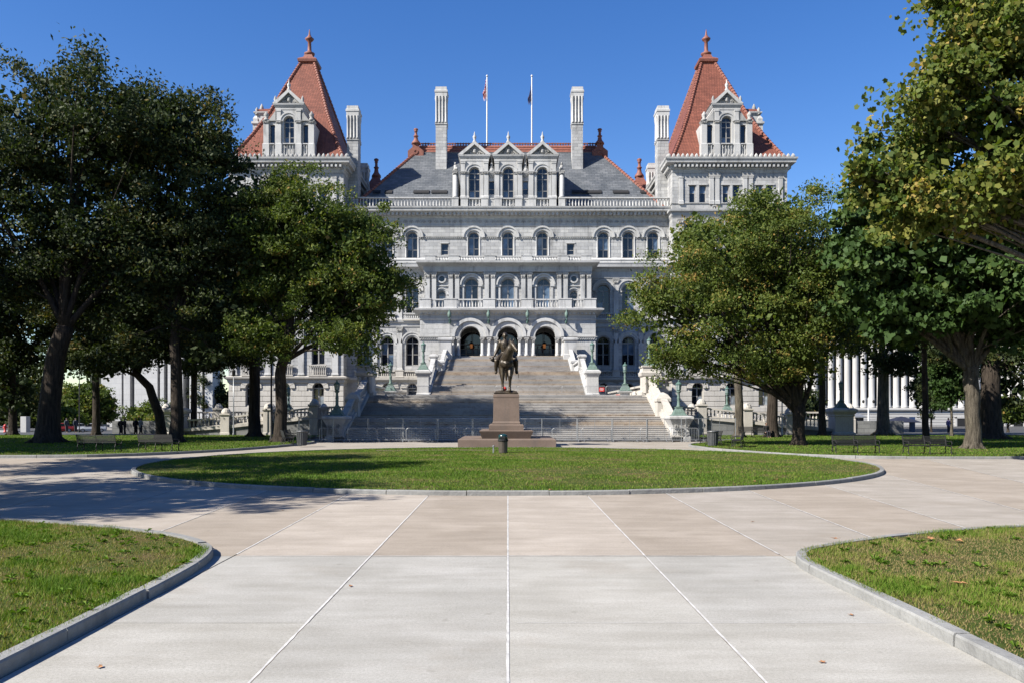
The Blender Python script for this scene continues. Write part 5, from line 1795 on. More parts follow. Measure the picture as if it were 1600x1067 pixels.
# ------------------------------------------------------------------ lamps
def lamp_proto(name):
    o = empty(name, (0, 0, 0), 'x', 'lamp')
    MB().rect_rings(-.18, .18, -.18, .18, [(.42, 0), (.42, .06), (.30, .12), (.22, .34), (.10, .52), (.06, .60), (.10, .64), (.10, .7)]).build('base', M['verdigris'], o)
    b = MB()
    for k in range(4):
        a = PI / 4 + k * PI / 2
        b.tube([(.5 * math.cos(a), .5 * math.sin(a), .05), (.46 * math.cos(a), .46 * math.sin(a), .3), (.28 * math.cos(a), .28 * math.sin(a), .5)], [.07, .06, .03], 6)
    b.build('scroll_feet', M['verdigris'], o)
    MB().lathe([(.2, .68), (.22, .76), (.13, .86), (.12, 1.35), (.15, 1.42), (.12, 1.5), (.10, 1.82), (.19, 1.92), (.21, 1.98), (.09, 2.04)], 0, 0, 12).build('shaft', M['verdigris'], o, True)
    l = MB().lathe([(.17, 2.10), (.22, 2.52)], 0, 0, 8).build('lantern', M['lamp_glass'], o)
    f = MB()
    for k in range(8):
        a = 2 * PI * k / 8
        f.tube([(.175 * math.cos(a), .175 * math.sin(a), 2.08), (.228 * math.cos(a), .228 * math.sin(a), 2.54)], .018, 4)
    f.lathe([(.1, 2.03), (.2, 2.07), (.19, 2.11)], 0, 0, 8)
    f.lathe([(.26, 2.51), (.26, 2.56), (.16, 2.68), (.06, 2.74), (.08, 2.80), (.02, 2.9)], 0, 0, 8)
    f.build('lantern_cage', M['verdigris_dark'], l)
    return o


lp = lamp_proto('bronze_lamp')
lamps = []
for s, sd in ((-1, 'left'), (1, 'right')):
    lamps += [((s * 13.85, 67.45, 2.05), 1.0, 'green bronze lamp on the flared pedestal at the %s foot of the stairs' % sd),
              ((s * 13.55, y2 + .45, Z_T + 2.8), .95, 'green bronze lamp on the clustered %s pier above the lower flight' % sd),
              ((s * 9.05, 89.25, Z_T + 2.9), 1.05, 'green bronze lamp on the %s pedestal where the upper flight starts' % sd),
              ((s * 12.4, 88.0, Z_T + .62), 1.05, 'green bronze lamp standing low on the %s side of the terrace' % sd),
              ((s * 16.6, 93.5, 2.75), 1.0, 'green bronze lamp behind the lower %s balustrade of the stairs' % sd),
              ((s * 25.0, 94.9, 2.45), 1.0, 'green bronze lamp on the %s rear parapet' % sd),
              ((s * 32.9, 82.2, 2.75), .95, 'green bronze lamp on the block at the %s end of the ramp' % sd)]
for i, (loc, sc, lab) in enumerate(lamps):
    place_copy(lp, loc, 0, lab, 'green bronze lamps around the stairs', sc, i == 0)
for s in (-1, 1):
    MB().rect_rings(s * 12.4 - .5, s * 12.4 + .5, 87.5, 88.5, [(.1, Z_T - .05), (.1, Z_T + .1), (-.05, Z_T + .2), (-.05, Z_T + .4), (.25, Z_T + .5), (.25, Z_T + .58), (0, Z_T + .62)]).build('lamp_pedestal', M['granite_plain'], stairs)
    MB().rect_rings(s * 16.6 - .5, s * 16.6 + .5, 93.0, 94.0, [(.1, -.3), (.1, .3), (-.05, .4), (-.05, 2.3), (.25, 2.5), (.25, 2.65), (0, 2.75)]).build('lamp_pedestal', M['granite_plain'], stairs)
    MB().rect_rings(s * 25 - .45, s * 25 + .45, 94.5, 95.4, [(.05, 0), (.05, 2.2), (.15, 2.3), (.15, 2.45)]).build('lamp_pedestal', M['granite_plain'], stairs)

# wall torches on the porch
wl = empty('wall_lamp', (0, 0, 0), 'x', 'lamp')
MB().tube([(0, 0, 0), (0, -.5, -.12), (0, -.9, .1), (0, -1.0, .45)], [.09, .07, .07, .09], 8).lathe([(.02, -.3), (.16, -.2), (.18, .1), (.1, .3)], 0, -.06, 8).build('bracket', M['verdigris_dark'], wl, True)
MB().lathe([(.1, .4), (.24, .55), (.27, 1.1), (.12, 1.25), (.14, 1.35), (.05, 1.55), (.02, 1.8)], 0, -1.0, 10).build('torch_lantern', M['verdigris'], wl, True)
for i, (px, lab) in enumerate(((703, 'green bracket lamp on the porch wall, leftmost of four'), (763.5, 'green bracket lamp between the left and middle porch arches'), (824, 'green bracket lamp between the middle and right porch arches'), (884.5, 'green bracket lamp on the porch wall, rightmost of four'))):
    place_copy(wl, (PX(px, DA), DA - .05, PZ(503, DA)), 0, lab, 'bracket lamps on the porch wall', None, i == 0)
# hanging lanterns inside the arches
t = NT('warm lantern glow', .5, (.5, .2, .06)); t.b.inputs["Emission Color"].default_value = (1, .35, .1, 1); t.b.inputs["Emission Strength"].default_value = 0.06
M['glow'] = t.m
hl = empty('hanging_lantern', (0, 0, 0), 'x', 'lantern')
MB().tube([(0, 0, .8), (0, 0, 3.2)], .025, 5).lathe([(.3, .55), (.32, .6), (.12, .85), (.03, .9)], 0, 0, 8).lathe([(.06, -.25), (.2, -.12), (.24, -.08)], 0, 0, 8).build('lantern_frame', M['dark'], hl)
MB().lathe([(.12, -.06), (.2, .1), (.2, .22)], 0, 0, 8).lathe([(.19, .225), (.24, .54)], 0, 0, 8).build('lantern_glass', M['glow'], hl)
for i, (x, w) in enumerate(zip(arches, ('left', 'middle', 'right'))):
    place_copy(hl, (x, DA + 3.0, PZ(541, DA)), 0, 'dark lantern with warm glow hanging inside the %s porch arch' % w, 'lanterns in the porch arches', None, i == 0)


# ------------------------------------------------------------------ barriers and fencing
def barrier_proto(w=2.2, h=1.1):
    o = empty('crowd_barrier', (0, 0, 0), 'x', 'barrier')
    r = .12
    hw = w / 2
    fr = [(-hw, 0, .18), (-hw, 0, h - r), (-hw + r * .3, 0, h - r * .3), (-hw + r, 0, h), (hw - r, 0, h), (hw - r * .3, 0, h - r * .3), (hw, 0, h - r), (hw, 0, .18), (-hw, 0, .18)]
    MB().tube(fr, .024, 6, False).build('frame', M['galv'], o)
    b = MB()
    n = 17
    for i in range(1, n):
        x = lerp(-hw, hw, i / n)
        b.tube([(x, 0, .19), (x, 0, h - .01)], .0095, 4)
    b.build('bars', M['galv'], o, kind='stuff')
    for x in (-hw + .18, hw - .18):
        MB().tube([(x, -.3, .02), (x, -.08, .16), (x, .08, .16), (x, .3, .02)], .022, 5).build('foot', M['galv'], o)
    return o


ORD = ('first', 'second', 'third', 'fourth', 'fifth', 'sixth', 'seventh', 'eighth', 'ninth', 'tenth', 'eleventh', 'twelfth', 'thirteenth')
bp = barrier_proto()
k = 0
for i in range(13):
    x = -13.7 + i * 2.29
    if abs(x - SX) < .6: pass
    place_copy(bp, (x, 65.2 + RNG.uniform(-.15, .15), -.015), RNG.uniform(-.06, .06), 'low crowd barrier at the foot of the stairs, %s from the left' % ORD[i], 'low barriers at the foot of the stairs', None, k == 0)
    k += 1
for i in range(11):
    x = -11.6 + i * 2.29
    place_copy(bp, (x, 86.2 + RNG.uniform(-.12, .12), Z_T), RNG.uniform(-.05, .05), 'crowd barrier on the stair terrace above the lower flight, %s from the left' % ORD[i], 'barriers on the stair terrace', None, False)
fp = empty('fence_panel', (0, 0, 0), 'x', 'fence')
W2 = 1.37
for x in (-W2 + .03, W2 - .03):
    MB().tube([(x, 0, 0), (x, 0, 1.85)], .032, 6).build('post', M['galv'], fp)
    MB().tube([(x, -.35, .03), (x, .35, .03)], .035, 5).build('foot', M['galv'], fp)
MB().tube([(-W2, 0, 1.82), (W2, 0, 1.82)], .024, 5).build('top_rail', M['galv'], fp)
MB().tube([(-W2, 0, .12), (W2, 0, .12)], .022, 5).build('bottom_rail', M['galv'], fp)
MB().tube([(0, 0, .12), (0, 0, 1.82)], .016, 5).build('middle_post', M['galv'], fp)
b = MB()
for i in range(34):
    x = lerp(-W2, W2, i / 33)
    b.tube([(x, 0, .13), (x, 0, 1.8)], .0022, 3)
for i in range(18):
    z = lerp(.15, 1.8, i / 17)
    b.tube([(-W2, 0, z), (W2, 0, z)], .0022, 3)
b.build('wire_mesh', M['galv'], fp, kind='stuff')
k = 0
for i in range(11):
    x = -15.2 + i * 2.76
    place_copy(fp, (x, 65.85 + RNG.uniform(-.08, .08), -.01), RNG.uniform(-.03, .03), 'tall wire mesh fence panel across the bottom step, %s from the left' % ORD[i], 'mesh fence panels across the stairs', None, k == 0)
    k += 1
for (x, y, rz, lab) in ((15.3, 66.6, .5, 'mesh fence panel turned inward beside the right foot pedestal'), (15.0, 68.6, 1.9, 'mesh fence panel end-on behind the right foot pedestal'), (-15.9, 66.9, -.6, 'mesh fence panel turned aside by the left foot pedestal'), (17.1, 67.2, 0.1, 'mesh fence panel on the grass edge near the right bench')):
    place_copy(fp, (x, y, .0), rz, lab, 'fence panels set beside the stairs', None, False)
sg = MB().box(-.28, .28, -.02, 0, 0, .42)
rs = inst('warning_sign', sg.mesh('warning_sign', M['red_sign']), (PX(940, 86), 86.0, Z_T + .52))
tag(rs, 'small red notice with white lines hung on a terrace barrier', 'sign')
for z, w in ((.30, .34), (.22, .42), (.12, .26)):
    MB().box(PX(940, 86) - w / 2, PX(940, 86) + w / 2, 85.972, 85.979, Z_T + .52 + z, Z_T + .52 + z + .035).build('print_line', M['white_paint'], rs)
MB().box(PX(965.5, 85.2) - .16, PX(965.5, 85.2) + .16, 85.0, 85.2, Z_T, Z_T + .3)
tag(inst('warning_sign', MB().box(-.2, .2, -.02, 0, 0, .22).mesh('warning_sign', M['red_sign']), (PX(965.5, 85.6), 85.6, Z_T)), 'red notice lying low beside the terrace lamp', 'sign')


# ------------------------------------------------------------------ benches and bins
def bench_proto():
    o = empty('park_bench', (0, 0, 0), 'x', 'bench')
    w = 1.2
    for i in range(5):
        y = -.24 + i * .105
        MB().box(-w, w, y, y + .075, .43 + .004 * i, .46 + .004 * i).build('seat_slat', M['bench_black'], o)
    for i in range(6):
        z = .52 + i * .075; y = .28 + i * .022
        MB().box(-w, w, y, y + .03, z, z + .055).build('back_slat', M['bench_black'], o)
    for x in (-w + .05, 0, w - .05):
        b = MB()
        b.tube([(x, -.30, 0), (x, -.22, .12), (x, -.26, .28), (x, -.22, .42), (x, .0, .40), (x, .26, .44), (x, .32, .7), (x, .42, .98)], [.03, .028, .026, .03, .03, .03, .028, .022], 6)
        b.tube([(x, .42, 0), (x, .30, .14), (x, .34, .28), (x, .26, .44)], [.03, .028, .026, .03], 6)
        pts = [(x, -.22 + .0, .42), (x, -.31, .55), (x, -.27, .66), (x, -.1, .69), (x, .1, .665), (x, .32, .7)]
        b.tube(pts, .022, 6)
        b.build('cast_frame', M['bench_black'], o)
    return o


bn = bench_proto()
benches = [((-23.2, 47.3), PI + -.14, 'black slatted bench on the left lawn edge, farther from the stairs'),
           ((-20.2, 48.2), PI + -.3, 'black slatted bench on the left lawn edge, beside the other one'),
           ((-15.5, 58.6), PI / 2 + .35, 'black bench just left of the grey can near the stairs'),
           ((-15.9, 61.5), PI / 2 + .1, 'black bench behind the grey can at the left of the stairs'),
           ((14.0, 57.6), -PI / 2 + .15, 'black bench left of the grey can at the right of the stairs'),
           ((14.9, 54.0), -PI / 2 - .35, 'black bench right of the grey can at the right of the stairs'),
           ((19.0, 45.4), -.06, 'long black bench under the multi-stemmed tree at the right'),
           ((22.4, 44.4), 0.02, 'black bench near the kerb, rightmost of the row'),
           ((21.8, 74), 0.1, 'dark bench in front of the right ramp wall')]
for i, ((x, y), rz, lab) in enumerate(benches):
    place_copy(bn, (x, y, .09), rz, lab, 'park benches', None, i == 0)


def litter_can(loc, label):
    o = empty('litter_can', loc, label, 'bin')
    x, y, z = loc
    MB().lathe([(.28, z), (.29, z + .04), (.34, z + .85), (.38, z + .95), (.38, z + 1.0), (.3, z + 1.0), (.28, z + .9)], x, y, 16).build('can_body', M['can_grey'], o)
    b = MB()
    for k in range(20):
        a = 2 * PI * k / 20
        b.tube([(x + .3 * math.cos(a), y + .3 * math.sin(a), z + .03), (x + .36 * math.cos(a), y + .36 * math.sin(a), z + .86)], .02, 4)
    b.build('can_ribs', M['can_grey'], o)
    MB().lathe([(.385, z + .9), (.40, z + .95), (.385, z + 1.0)], x, y, 16).build('rim', M['can_grey'], o)


litter_can((PX(472, 56), 56.0, .09), 'grey metal litter can between benches left of the stairs')
litter_can((PX(1116, 55), 55.4, .09), 'grey metal litter can between benches right of the stairs')
dB = 45.2
bx_ = PX(786, dB)
lb = empty('litter_bin', (bx_, dB, .1), 'brown bin with dark green domed lid in front of the statue', 'bin')
MB().lathe([(.23, .1), (.24, .14), (.25, .72), (.26, .74), (.26, .78)], bx_, dB, 18).build('bin_body', M['can_brown'], lb)
MB().lathe([(.265, .74), (.285, .76), (.285, .84), (.265, .86)], bx_, dB, 18).build('bin_band', M['dark'], lb)
b = MB().lathe([(.25, .85), (.25, 1.0), (.235, 1.08), (.165, 1.13), (.02, 1.15)], bx_, dB, 18)
b.build('bin_lid', M['can_green'], lb, True)
MB().box(bx_ - .16, bx_ + .12, dB - .27, dB - .23, .9, 1.02).build('bin_opening', M['dark'], lb)
sp_ = empty('sprinkler_post', (bx_ - .52, dB + .1, .1), 'short grey post just left of the brown bin', 'post')
MB().lathe([(.045, .1), (.04, .42), (.06, .44), (.06, .5), (.02, .53)], bx_ - .52, dB + .1, 8).build('post_body', M['galv'], sp_)


# ------------------------------------------------------------------ trees
STAR = [(math.cos(a) * r, math.sin(a) * r) for a, r in ((.0, 1.0), (.62, .55), (1.25, 1.0), (2.5, .85), (3.75, .9), (5.0, 1.0))]


def leaf_cloud(C, R, n_per, size, aspect, rng, flat=.7, droop=.3, star=False, tint_mu=.45):
    """C: clump centres (k,3), R: clump radii; leaf faces round them"""
    k = len(C)
    n = k * n_per
    ci = np.repeat(np.arange(k), n_per)
    g = np.clip(rng.normal(0, 1, (n, 3)), -1.65, 1.65) * np.array([.52, .52, .52 * flat])
    P = C[ci] + g * R[ci][:, None]
    a = rng.normal(0, 1, (n, 3)); a[:, 2] -= droop
    a /= np.linalg.norm(a, axis=1)[:, None]
    q = rng.normal(0, 1, (n, 3)); q[:, 2] *= .5
    b = np.cross(a, q); b /= np.linalg.norm(b, axis=1)[:, None] + 1e-9
    L = size * rng.uniform(.6, 1.3, n)[:, None]
    if star:
        c = np.cross(a, b)
        V = np.stack([P + (a * x + b * y) * L * .55 + c * L * (.10 if i % 2 else -.06) for i, (x, y) in enumerate(STAR)], 1)
        nv = len(STAR)
    else:
        Wd = L * aspect
        V = np.stack([P - a * L * .5, P + b * Wd * .5 - a * L * .08, P + a * L * .5, P - b * Wd * .5 - a * L * .08], 1)
        nv = 4
    ct = rng.normal(tint_mu, .2, k)
    tint = np.clip(ct[ci] + rng.normal(0, .16, n), 0, 1)
    # a sprinkling of turned leaves
    turned = rng.random(n) < .012
    tint[turned] = 1.0
    return V.reshape(-1, 3), nv, tint


def bez(a, c, b, n):
    a, b, c = Vector(a), Vector(b), Vector(c)
    return [(1 - t) ** 2 * a + 2 * t * (1 - t) * c + t * t * b for t in (i / n for i in range(n + 1))]


def tree(name, x, y, trunk, lobes, clumps, per, size, mat, bark, label, seed, aspect=.55, cr=1.15, group='trees on the lawns', z0=.05, star=False, twig=.10, shell=.45, tint=.45, flat=.5, stems=None, flare=1.5, core_n=420, bough=4):
    """trunk: [(dx, dy, z, r)] from the ground to the fork; lobes: (x, y, z, rx, ry, rz) of the crown in world units"""
    rng = np.random.default_rng(seed)
    rr = random.Random(seed)
    o = empty(name, (x, y, z0), label, 'tree', group)
    W = MB()
    tp = [Vector((x + a, y + b, z0 + c)) for a, b, c, r in trunk]
    trd = [r for *_, r in trunk]
    # flared, slightly irregular foot
    pts = [tp[0] - Vector((0, 0, .15)), tp[0] + Vector((0, 0, .12)), tp[0] + Vector((0, 0, .55))]
    rad = [trd[0] * flare, trd[0] * (1 + (flare - 1) * .55), trd[0] * 1.08]
    for i in range(1, len(tp)):
        for q in (.5, 1.0):
            pts.append(tp[i - 1].lerp(tp[i], q) + Vector((rr.uniform(-.06, .06), rr.uniform(-.06, .06), 0)) * (q < 1)); rad.append(lerp(trd[i - 1], trd[i], q))
    W.tube(pts + [pts[-1] + Vector((0, 0, rad[-1] * .5))], rad + [rad[-1] * .55], 12)
    for k in range(5):                                    # root buttresses
        a = k * 1.26 + rr.uniform(-.3, .3); q = trd[0]
        W.tube([(x + q * .5 * math.cos(a), y + q * .5 * math.sin(a), z0 + .6), (x + q * 1.1 * math.cos(a), y + q * 1.1 * math.sin(a), z0 + .18), (x + q * 2.0 * math.cos(a), y + q * 2.0 * math.sin(a), z0 - .08)], [q * .38, q * .32, q * .12], 6)
    fork = pts[-1]; fr = rad[-1]
    vol = np.array([(l[3] * l[4] * l[5]) ** .7 for l in lobes]); vol /= vol.sum()
    Cs = []
    for li, l in enumerate(lobes):
        n = max(4, int(clumps * vol[li]))
        nbg = max(3, n // bough)                       # boughs first, then leaf clumps round each bough
        d = rng.normal(0, 1, (nbg, 3)); d /= np.linalg.norm(d, axis=1)[:, None]
        rad_ = (shell ** 2 + (1 - shell ** 2) * rng.random(nbg)) ** .5
        bump = 1 + .12 * np.sin(d[:, 0] * 5 + seed) * np.cos(d[:, 2] * 4 + li) + .10 * np.sin(d[:, 1] * 9 + d[:, 2] * 7 + seed)
        bc = np.array(l[:3]) + d * (rad_ * bump)[:, None] * np.array(l[3:6])
        c = bc[rng.integers(0, nbg, n)] + np.clip(rng.normal(0, 1, (n, 3)), -1.5, 1.5) * np.array([.75, .75, .46]) * cr * rng.uniform(.6, 1.25, (n, 1))
        n_b = n
        Cs.append(c)
        # limb into the lobe
        end = Vector(l[:3]) + Vector((0, 0, l[5] * .25))
        src = fork if stems is None else pts[-1]
        if li == 0:
            start = pts[-1] - Vector((0, 0, .25))
        else:
            q_ = rr.uniform(.0, 1.0)
            start = pts[-1].lerp(pts[-2], q_) - Vector((0, 0, .1))
        mid = start.lerp(end, .45) + Vector((rr.uniform(-.8, .8), rr.uniform(-.5, .5), (end - start).length * .12))
        lp_ = bez(start, mid, end, 8)
        r0 = fr * (.86 if li == 0 else rr.uniform(.36, .6))
        W.tube(lp_, [lerp(r0, .07, (i / 8) ** .8) for i in range(9)], 8)
        nb = min(n, max(5, int(n * twig)))
        for ci in rng.choice(n, nb, replace=False):
            e = Vector(c[ci])
            j = rr.randint(2, 7)
            s_ = lp_[j]
            m_ = s_.lerp(e, .5) + Vector((rr.uniform(-.5, .5), rr.uniform(-.5, .5), rr.uniform(-.2, .7)))
            q = bez(s_, m_, e, 4)
            rb = lerp(r0, .07, (j / 8) ** .8) * .5
            W.tube(q, [lerp(rb, .018, i / 4) for i in range(5)], 5, False)
    C = np.concatenate(Cs)
    core = []                                             # large dark leaves added inside to block light through the crown
    for li, l in enumerate(lobes):
        n = max(3, int(core_n * vol[li]))
        d = rng.normal(0, 1, (n, 3)); d /= np.linalg.norm(d, axis=1)[:, None]
        core.append(np.array(l[:3]) + d * (.72 * rng.random(n) ** .45)[:, None] * np.array(l[3:6]))
    core = np.concatenate(core)
    R = rng.uniform(.5, 1.35, len(C)) * cr
    W.build('trunk', M[bark], o, True)
    V, nv, T = leaf_cloud(C, R, per, size, aspect, rng, flat, star=star, tint_mu=tint)
    c0 = V.mean(0)
    me = np_mesh('crown', V - c0, nv, np.arange(len(V)), M[mat], T)
    inst('crown', me, c0, o)
    V, nv, T = leaf_cloud(core, np.full(len(core), cr), 9, size * 1.9, .7, rng, .8, tint_mu=tint * .6)  # lower tint puts the crown's inner shade into the leaf colour
    me = np_mesh('added_core_leaves', V - c0, nv, np.arange(len(V)), M[mat], T)
    inst('added_core_leaves', me, c0, o)
    return o


def LB(px, py, d, rx, ry, rz, dy=0):
    return (PX(px, d), d + dy, PZ(py, d), rx, ry, rz)


# left of the stairs
d1 = 61.0
tree('shade_tree', PX(75, d1), d1, [(0, 0, 0, .85), (.15, 0, 3, .72), (.55, 0, 6.2, .66), (1.3, 0, 8.4, .6)],
     [LB(60, 205, d1, 5.4, 5, 4.8), LB(170, 195, d1, 4.9, 5, 4.6, -1), LB(120, 330, d1, 6.5, 5, 4.5, 1), LB(30, 400, d1, 5, 5, 4, 2), LB(225, 230, d1, 4.0, 4, 4.2), LB(-60, 300, d1, 6, 5, 6), LB(215, 400, d1, 4.2, 4, 3.2, 1)],
     880, 100, 0.3, 'leaf_dark', 'bark', 'huge dark shade tree with thick trunk, leftmost in view', 1, .5, 1.3, tint=.42)
d2 = 62.5
tree('shade_tree', PX(275, d2), d2, [(0, 0, 0, .5), (.05, 0, 3.5, .44), (-.1, 0, 7.5, .38), (.0, 0, 9.5, .34)],
     [LB(290, 205, d2, 4.4, 4.5, 3.6), LB(335, 270, d2, 3.6, 4, 4.0), LB(250, 330, d2, 4, 4, 4), LB(310, 390, d2, 4.4, 4, 3.6, 1), LB(230, 460, d2, 4, 4, 2.6, 1), LB(370, 350, d2, 2.4, 3, 3), LB(340, 480, d2, 2.6, 3, 2.4), LB(200, 540, d2, 2.2, 2.6, 1.3), LB(330, 550, d2, 1.8, 2.4, 1.2)],
     620, 90, 0.275, 'leaf_dark', 'bark', 'tall dark tree with straight slender trunk behind the left benches', 2, .5, 1.15, tint=.45)
d3 = 63.0
tree('shade_tree', PX(438, d3), d3, [(0, 0, 0, .5), (.1, 0, 2.5, .45), (.0, 0, 5.2, .42), (.3, 0, 6.4, .4)],
     [LB(470, 350, d3, 4.6, 4.5, 3.6), LB(545, 385, d3, 4.2, 4, 3.4), LB(580, 455, d3, 3.0, 3.4, 3.0, -.5), LB(500, 460, d3, 4.4, 4, 3.4, 1), LB(425, 420, d3, 3.6, 4, 3.8, 1), LB(400, 520, d3, 3.2, 3, 2.2), LB(545, 525, d3, 3.4, 3, 1.9), LB(440, 300, d3, 2.6, 3, 1.8)],
     820, 100, 0.235, 'leaf_mid', 'bark', 'broad round tree with sunlit top left of the stairs', 3, .5, 1.0, tint=.40, core_n=750)
d4 = 76.0
tree('shade_tree', PX(398, d4), d4, [(0, 0, 0, .55), (0, 0, 4, .5), (.1, 0, 9, .44)],
     [LB(400, 460, d4, 4.6, 4, 3.5), LB(350, 430, d4, 4, 4, 4), LB(330, 500, d4, 3.6, 4, 2.4), LB(365, 545, d4, 2.6, 3, 1.6), LB(420, 390, d4, 4.5, 4, 3.5)],
     300, 80, 0.285, 'leaf_dark', 'bark', 'tree with pole-straight trunk behind the ramp left of the stairs', 4, .5, 1.1)
tree('shade_tree', PX(150, 80), 80, [(0, 0, 0, .36), (0, 0, 4, .33), (-.2, 0, 8, .3)],
     [LB(130, 470, 80, 4.2, 4, 3), LB(175, 420, 80, 4.2, 4, 3.6), LB(95, 420, 80, 4, 4, 3.6), LB(140, 545, 80, 3.0, 3, 1.7), LB(100, 560, 80, 2.6, 3, 1.5), LB(180, 530, 80, 3, 3, 2)],
     300, 75, 0.305, 'leaf_dark', 'bark', 'thin dark trunk between the huge tree and the leaning tree', 5, .5, 1.1)
tree('shade_tree', PX(252, 70), 70, [(0, 0, 0, .42), (-.2, 0, 2.2, .38), (-1.0, 0, 4.4, .34), (-2.2, 0, 5.6, .28)],
     [LB(200, 500, 70, 3.4, 4, 2.6), LB(160, 450, 70, 3.2, 4, 3), LB(245, 470, 70, 3.2, 4, 3), LB(225, 545, 70, 2.4, 2.5, 1.5), LB(190, 560, 70, 2.4, 2.5, 1.4), LB(265, 540, 70, 2.4, 2.5, 1.8), LB(150, 575, 70, 1.6, 2, 1.0)],
     330, 80, 0.285, 'leaf_dark', 'bark', 'dark tree whose trunk leans and forks toward the left', 6, .5, 1.0)
tree('shade_tree', PX(303, 86), 86, [(0, 0, 0, .32), (0, 0, 4, .3), (0, 0, 8, .27)],
     [LB(300, 500, 86, 4, 4, 3), LB(270, 440, 86, 4, 4, 4), LB(340, 460, 86, 3.6, 4, 3.4), LB(310, 560, 86, 2.6, 3, 1.6), LB(345, 545, 86, 2.6, 3, 2)],
     280, 75, 0.305, 'leaf_dark', 'bark', 'slim dark trunk by the left end of the ramp wall', 7, .5, 1.1)
tree('shade_tree', -44, 52, [(0, 0, 0, .6), (0, 0, 5, .5), (0, 0, 8, .45)],  # out-of-view tree put in to darken the left side
     [(-45, 52, 15, 6, 6, 6), (-40, 50, 12, 5, 5, 4.5), (-50, 54, 13, 6, 5, 5)],
     140, 60, 0.42, 'leaf_dark', 'bark', 'unseen tree added past the far left edge for darkness', 8, .5, 1.25)
tree('shade_tree', PX(20, 84), 84, [(0, 0, 0, .4), (0, 0, 4, .35), (0, 0, 7, .3)],
     [LB(10, 500, 84, 5, 4, 3.6), LB(50, 450, 84, 5, 4, 4), LB(-40, 470, 84, 5, 4, 4), LB(30, 560, 84, 3.6, 3, 2.0), LB(-20, 590, 84, 4, 3, 2.6), LB(60, 575, 84, 3.0, 3, 1.6), LB(20, 620, 84, 2.6, 2.6, 1.8), LB(85, 515, 84, 3, 3, 2.2), LB(125, 500, 84, 3, 3, 2.4), LB(-10, 530, 84, 4, 3, 3)],
     400, 70, 0.33, 'leaf_dark', 'bark', 'low dark tree behind the huge trunk at the far left', 9, .5, 1.1)
# beyond the left edge: its shadow falls over paving and round lawn
tree('shade_tree', -23.0, 16.5, [(0, 0, 0, .5), (.2, 0, 4, .45), (.2, 0, 7, .4)],
     [(-22.5, 16, 13, 4.6, 4.0, 3.8), (-19.2, 18, 12, 2.8, 3.2, 2.6), (-25, 20, 12.5, 4, 3.6, 3.4), (-23, 12.8, 13, 4, 3, 3)],
     300, 60, .30, 'leaf_dark', 'bark', 'shade tree standing out of sight left of the near paving', 10, .5, 1.0, core_n=200)
tree('shade_tree', -28.0, 27.5, [(0, 0, 0, .5), (.2, 0, 4, .45), (.2, 0, 7, .4)],
     [(-29, 28, 13.5, 4.4, 4.2, 3.8), (-22.0, 25.2, 14.6, 3.8, 4.0, 3.2), (-25.2, 31.0, 14.2, 3.8, 3.8, 3.4), (-31, 32, 13, 4, 4, 3.6)],
     380, 60, .34, 'leaf_dark', 'bark', 'shade tree standing out of sight left of the round lawn', 23, .5, 1.0, core_n=280)
for tx, ty, sd, w in ((-43, 41, 21, 'nearer'), (-58, 56, 22, 'farther')):  # unseen pair put in to shade the left lawn and trunks
    tree('shade_tree', tx, ty, [(0, 0, 0, .5), (.2, 0, 4, .45), (.2, 0, 7, .4)],
         [(tx, ty, 14, 5.5, 5, 5), (tx + 3.5, ty + 3, 12, 4, 4, 3.4), (tx - 4, ty - 2, 12, 5, 5, 4), (tx, ty + 5, 14, 4.6, 4, 4)],
         250, 60, .46, 'leaf_dark', 'bark', 'unseen tree added past the left edge for shade, the %s of two' % w, sd, .5, 1.2)

# right of the stairs
d5 = 56.5
tree('shade_tree', PX(1248, d5), d5, [(0, 0, 0, .42), (0, 0, 1.6, .40), (.02, 0, 2.6, .44)],
     [LB(1130, 400, d5, 4.6, 4.4, 3.6), LB(1215, 375, d5, 4.4, 4.4, 3.0), LB(1060, 470, d5, 3.2, 3.6, 3.0), LB(1150, 490, d5, 4.4, 4, 3.2, -1), LB(1235, 470, d5, 4.2, 4, 3.4, -.5), LB(1300, 430, d5, 3.2, 3.6, 3.4, .5), LB(1050, 540, d5, 2.2, 2.6, 1.5), LB(1130, 560, d5, 3.0, 3, 1.5), LB(1290, 525, d5, 3.0, 3, 2.0), LB(1215, 555, d5, 2.4, 3, 1.3), LB(1215, 330, d5, 3.2, 3, 1.5), LB(1015, 495, d5, 1.4, 2, 1.6), LB(1075, 565, d5, 2.4, 2.4, 1.1), LB(1185, 580, d5, 2.4, 2.4, .9), LB(1270, 580, d5, 1.8, 2.4, 1.0), LB(1010, 440, d5, 1.0, 1.6, 1.2)],
     950, 100, 0.205, 'leaf_mid', 'bark', 'wide sunlit green tree with low forking stems right of the stairs', 11, .5, .92, tint=.47, twig=.12)
d6 = 75.0
tree('shade_tree', PX(1155, d6), d6, [(0, 0, 0, .42), (0, 0, 3, .38), (-.1, 0, 6.5, .33)],
     [LB(1110, 430, d6, 4, 4, 4), LB(1085, 375, d6, 2.2, 3, 2.0), LB(1170, 480, d6, 4, 4, 3.4)],
     140, 70, 0.3, 'leaf_mid', 'bark_light', 'trunk in front of the right ramp, nearer the stairs', 12, .5, 1.0)
tree('shade_tree', PX(1207, d6), d6, [(0, 0, 0, .52), (0, 0, 3, .47), (.1, 0, 7, .4)],
     [LB(1215, 430, d6, 4.4, 4, 4), LB(1260, 480, d6, 4, 4, 3.4), LB(1200, 350, d6, 3.6, 4, 2.2)],
     150, 70, 0.3, 'leaf_mid', 'bark', 'thick grey trunk in front of the right ramp', 13, .5, 1.0)
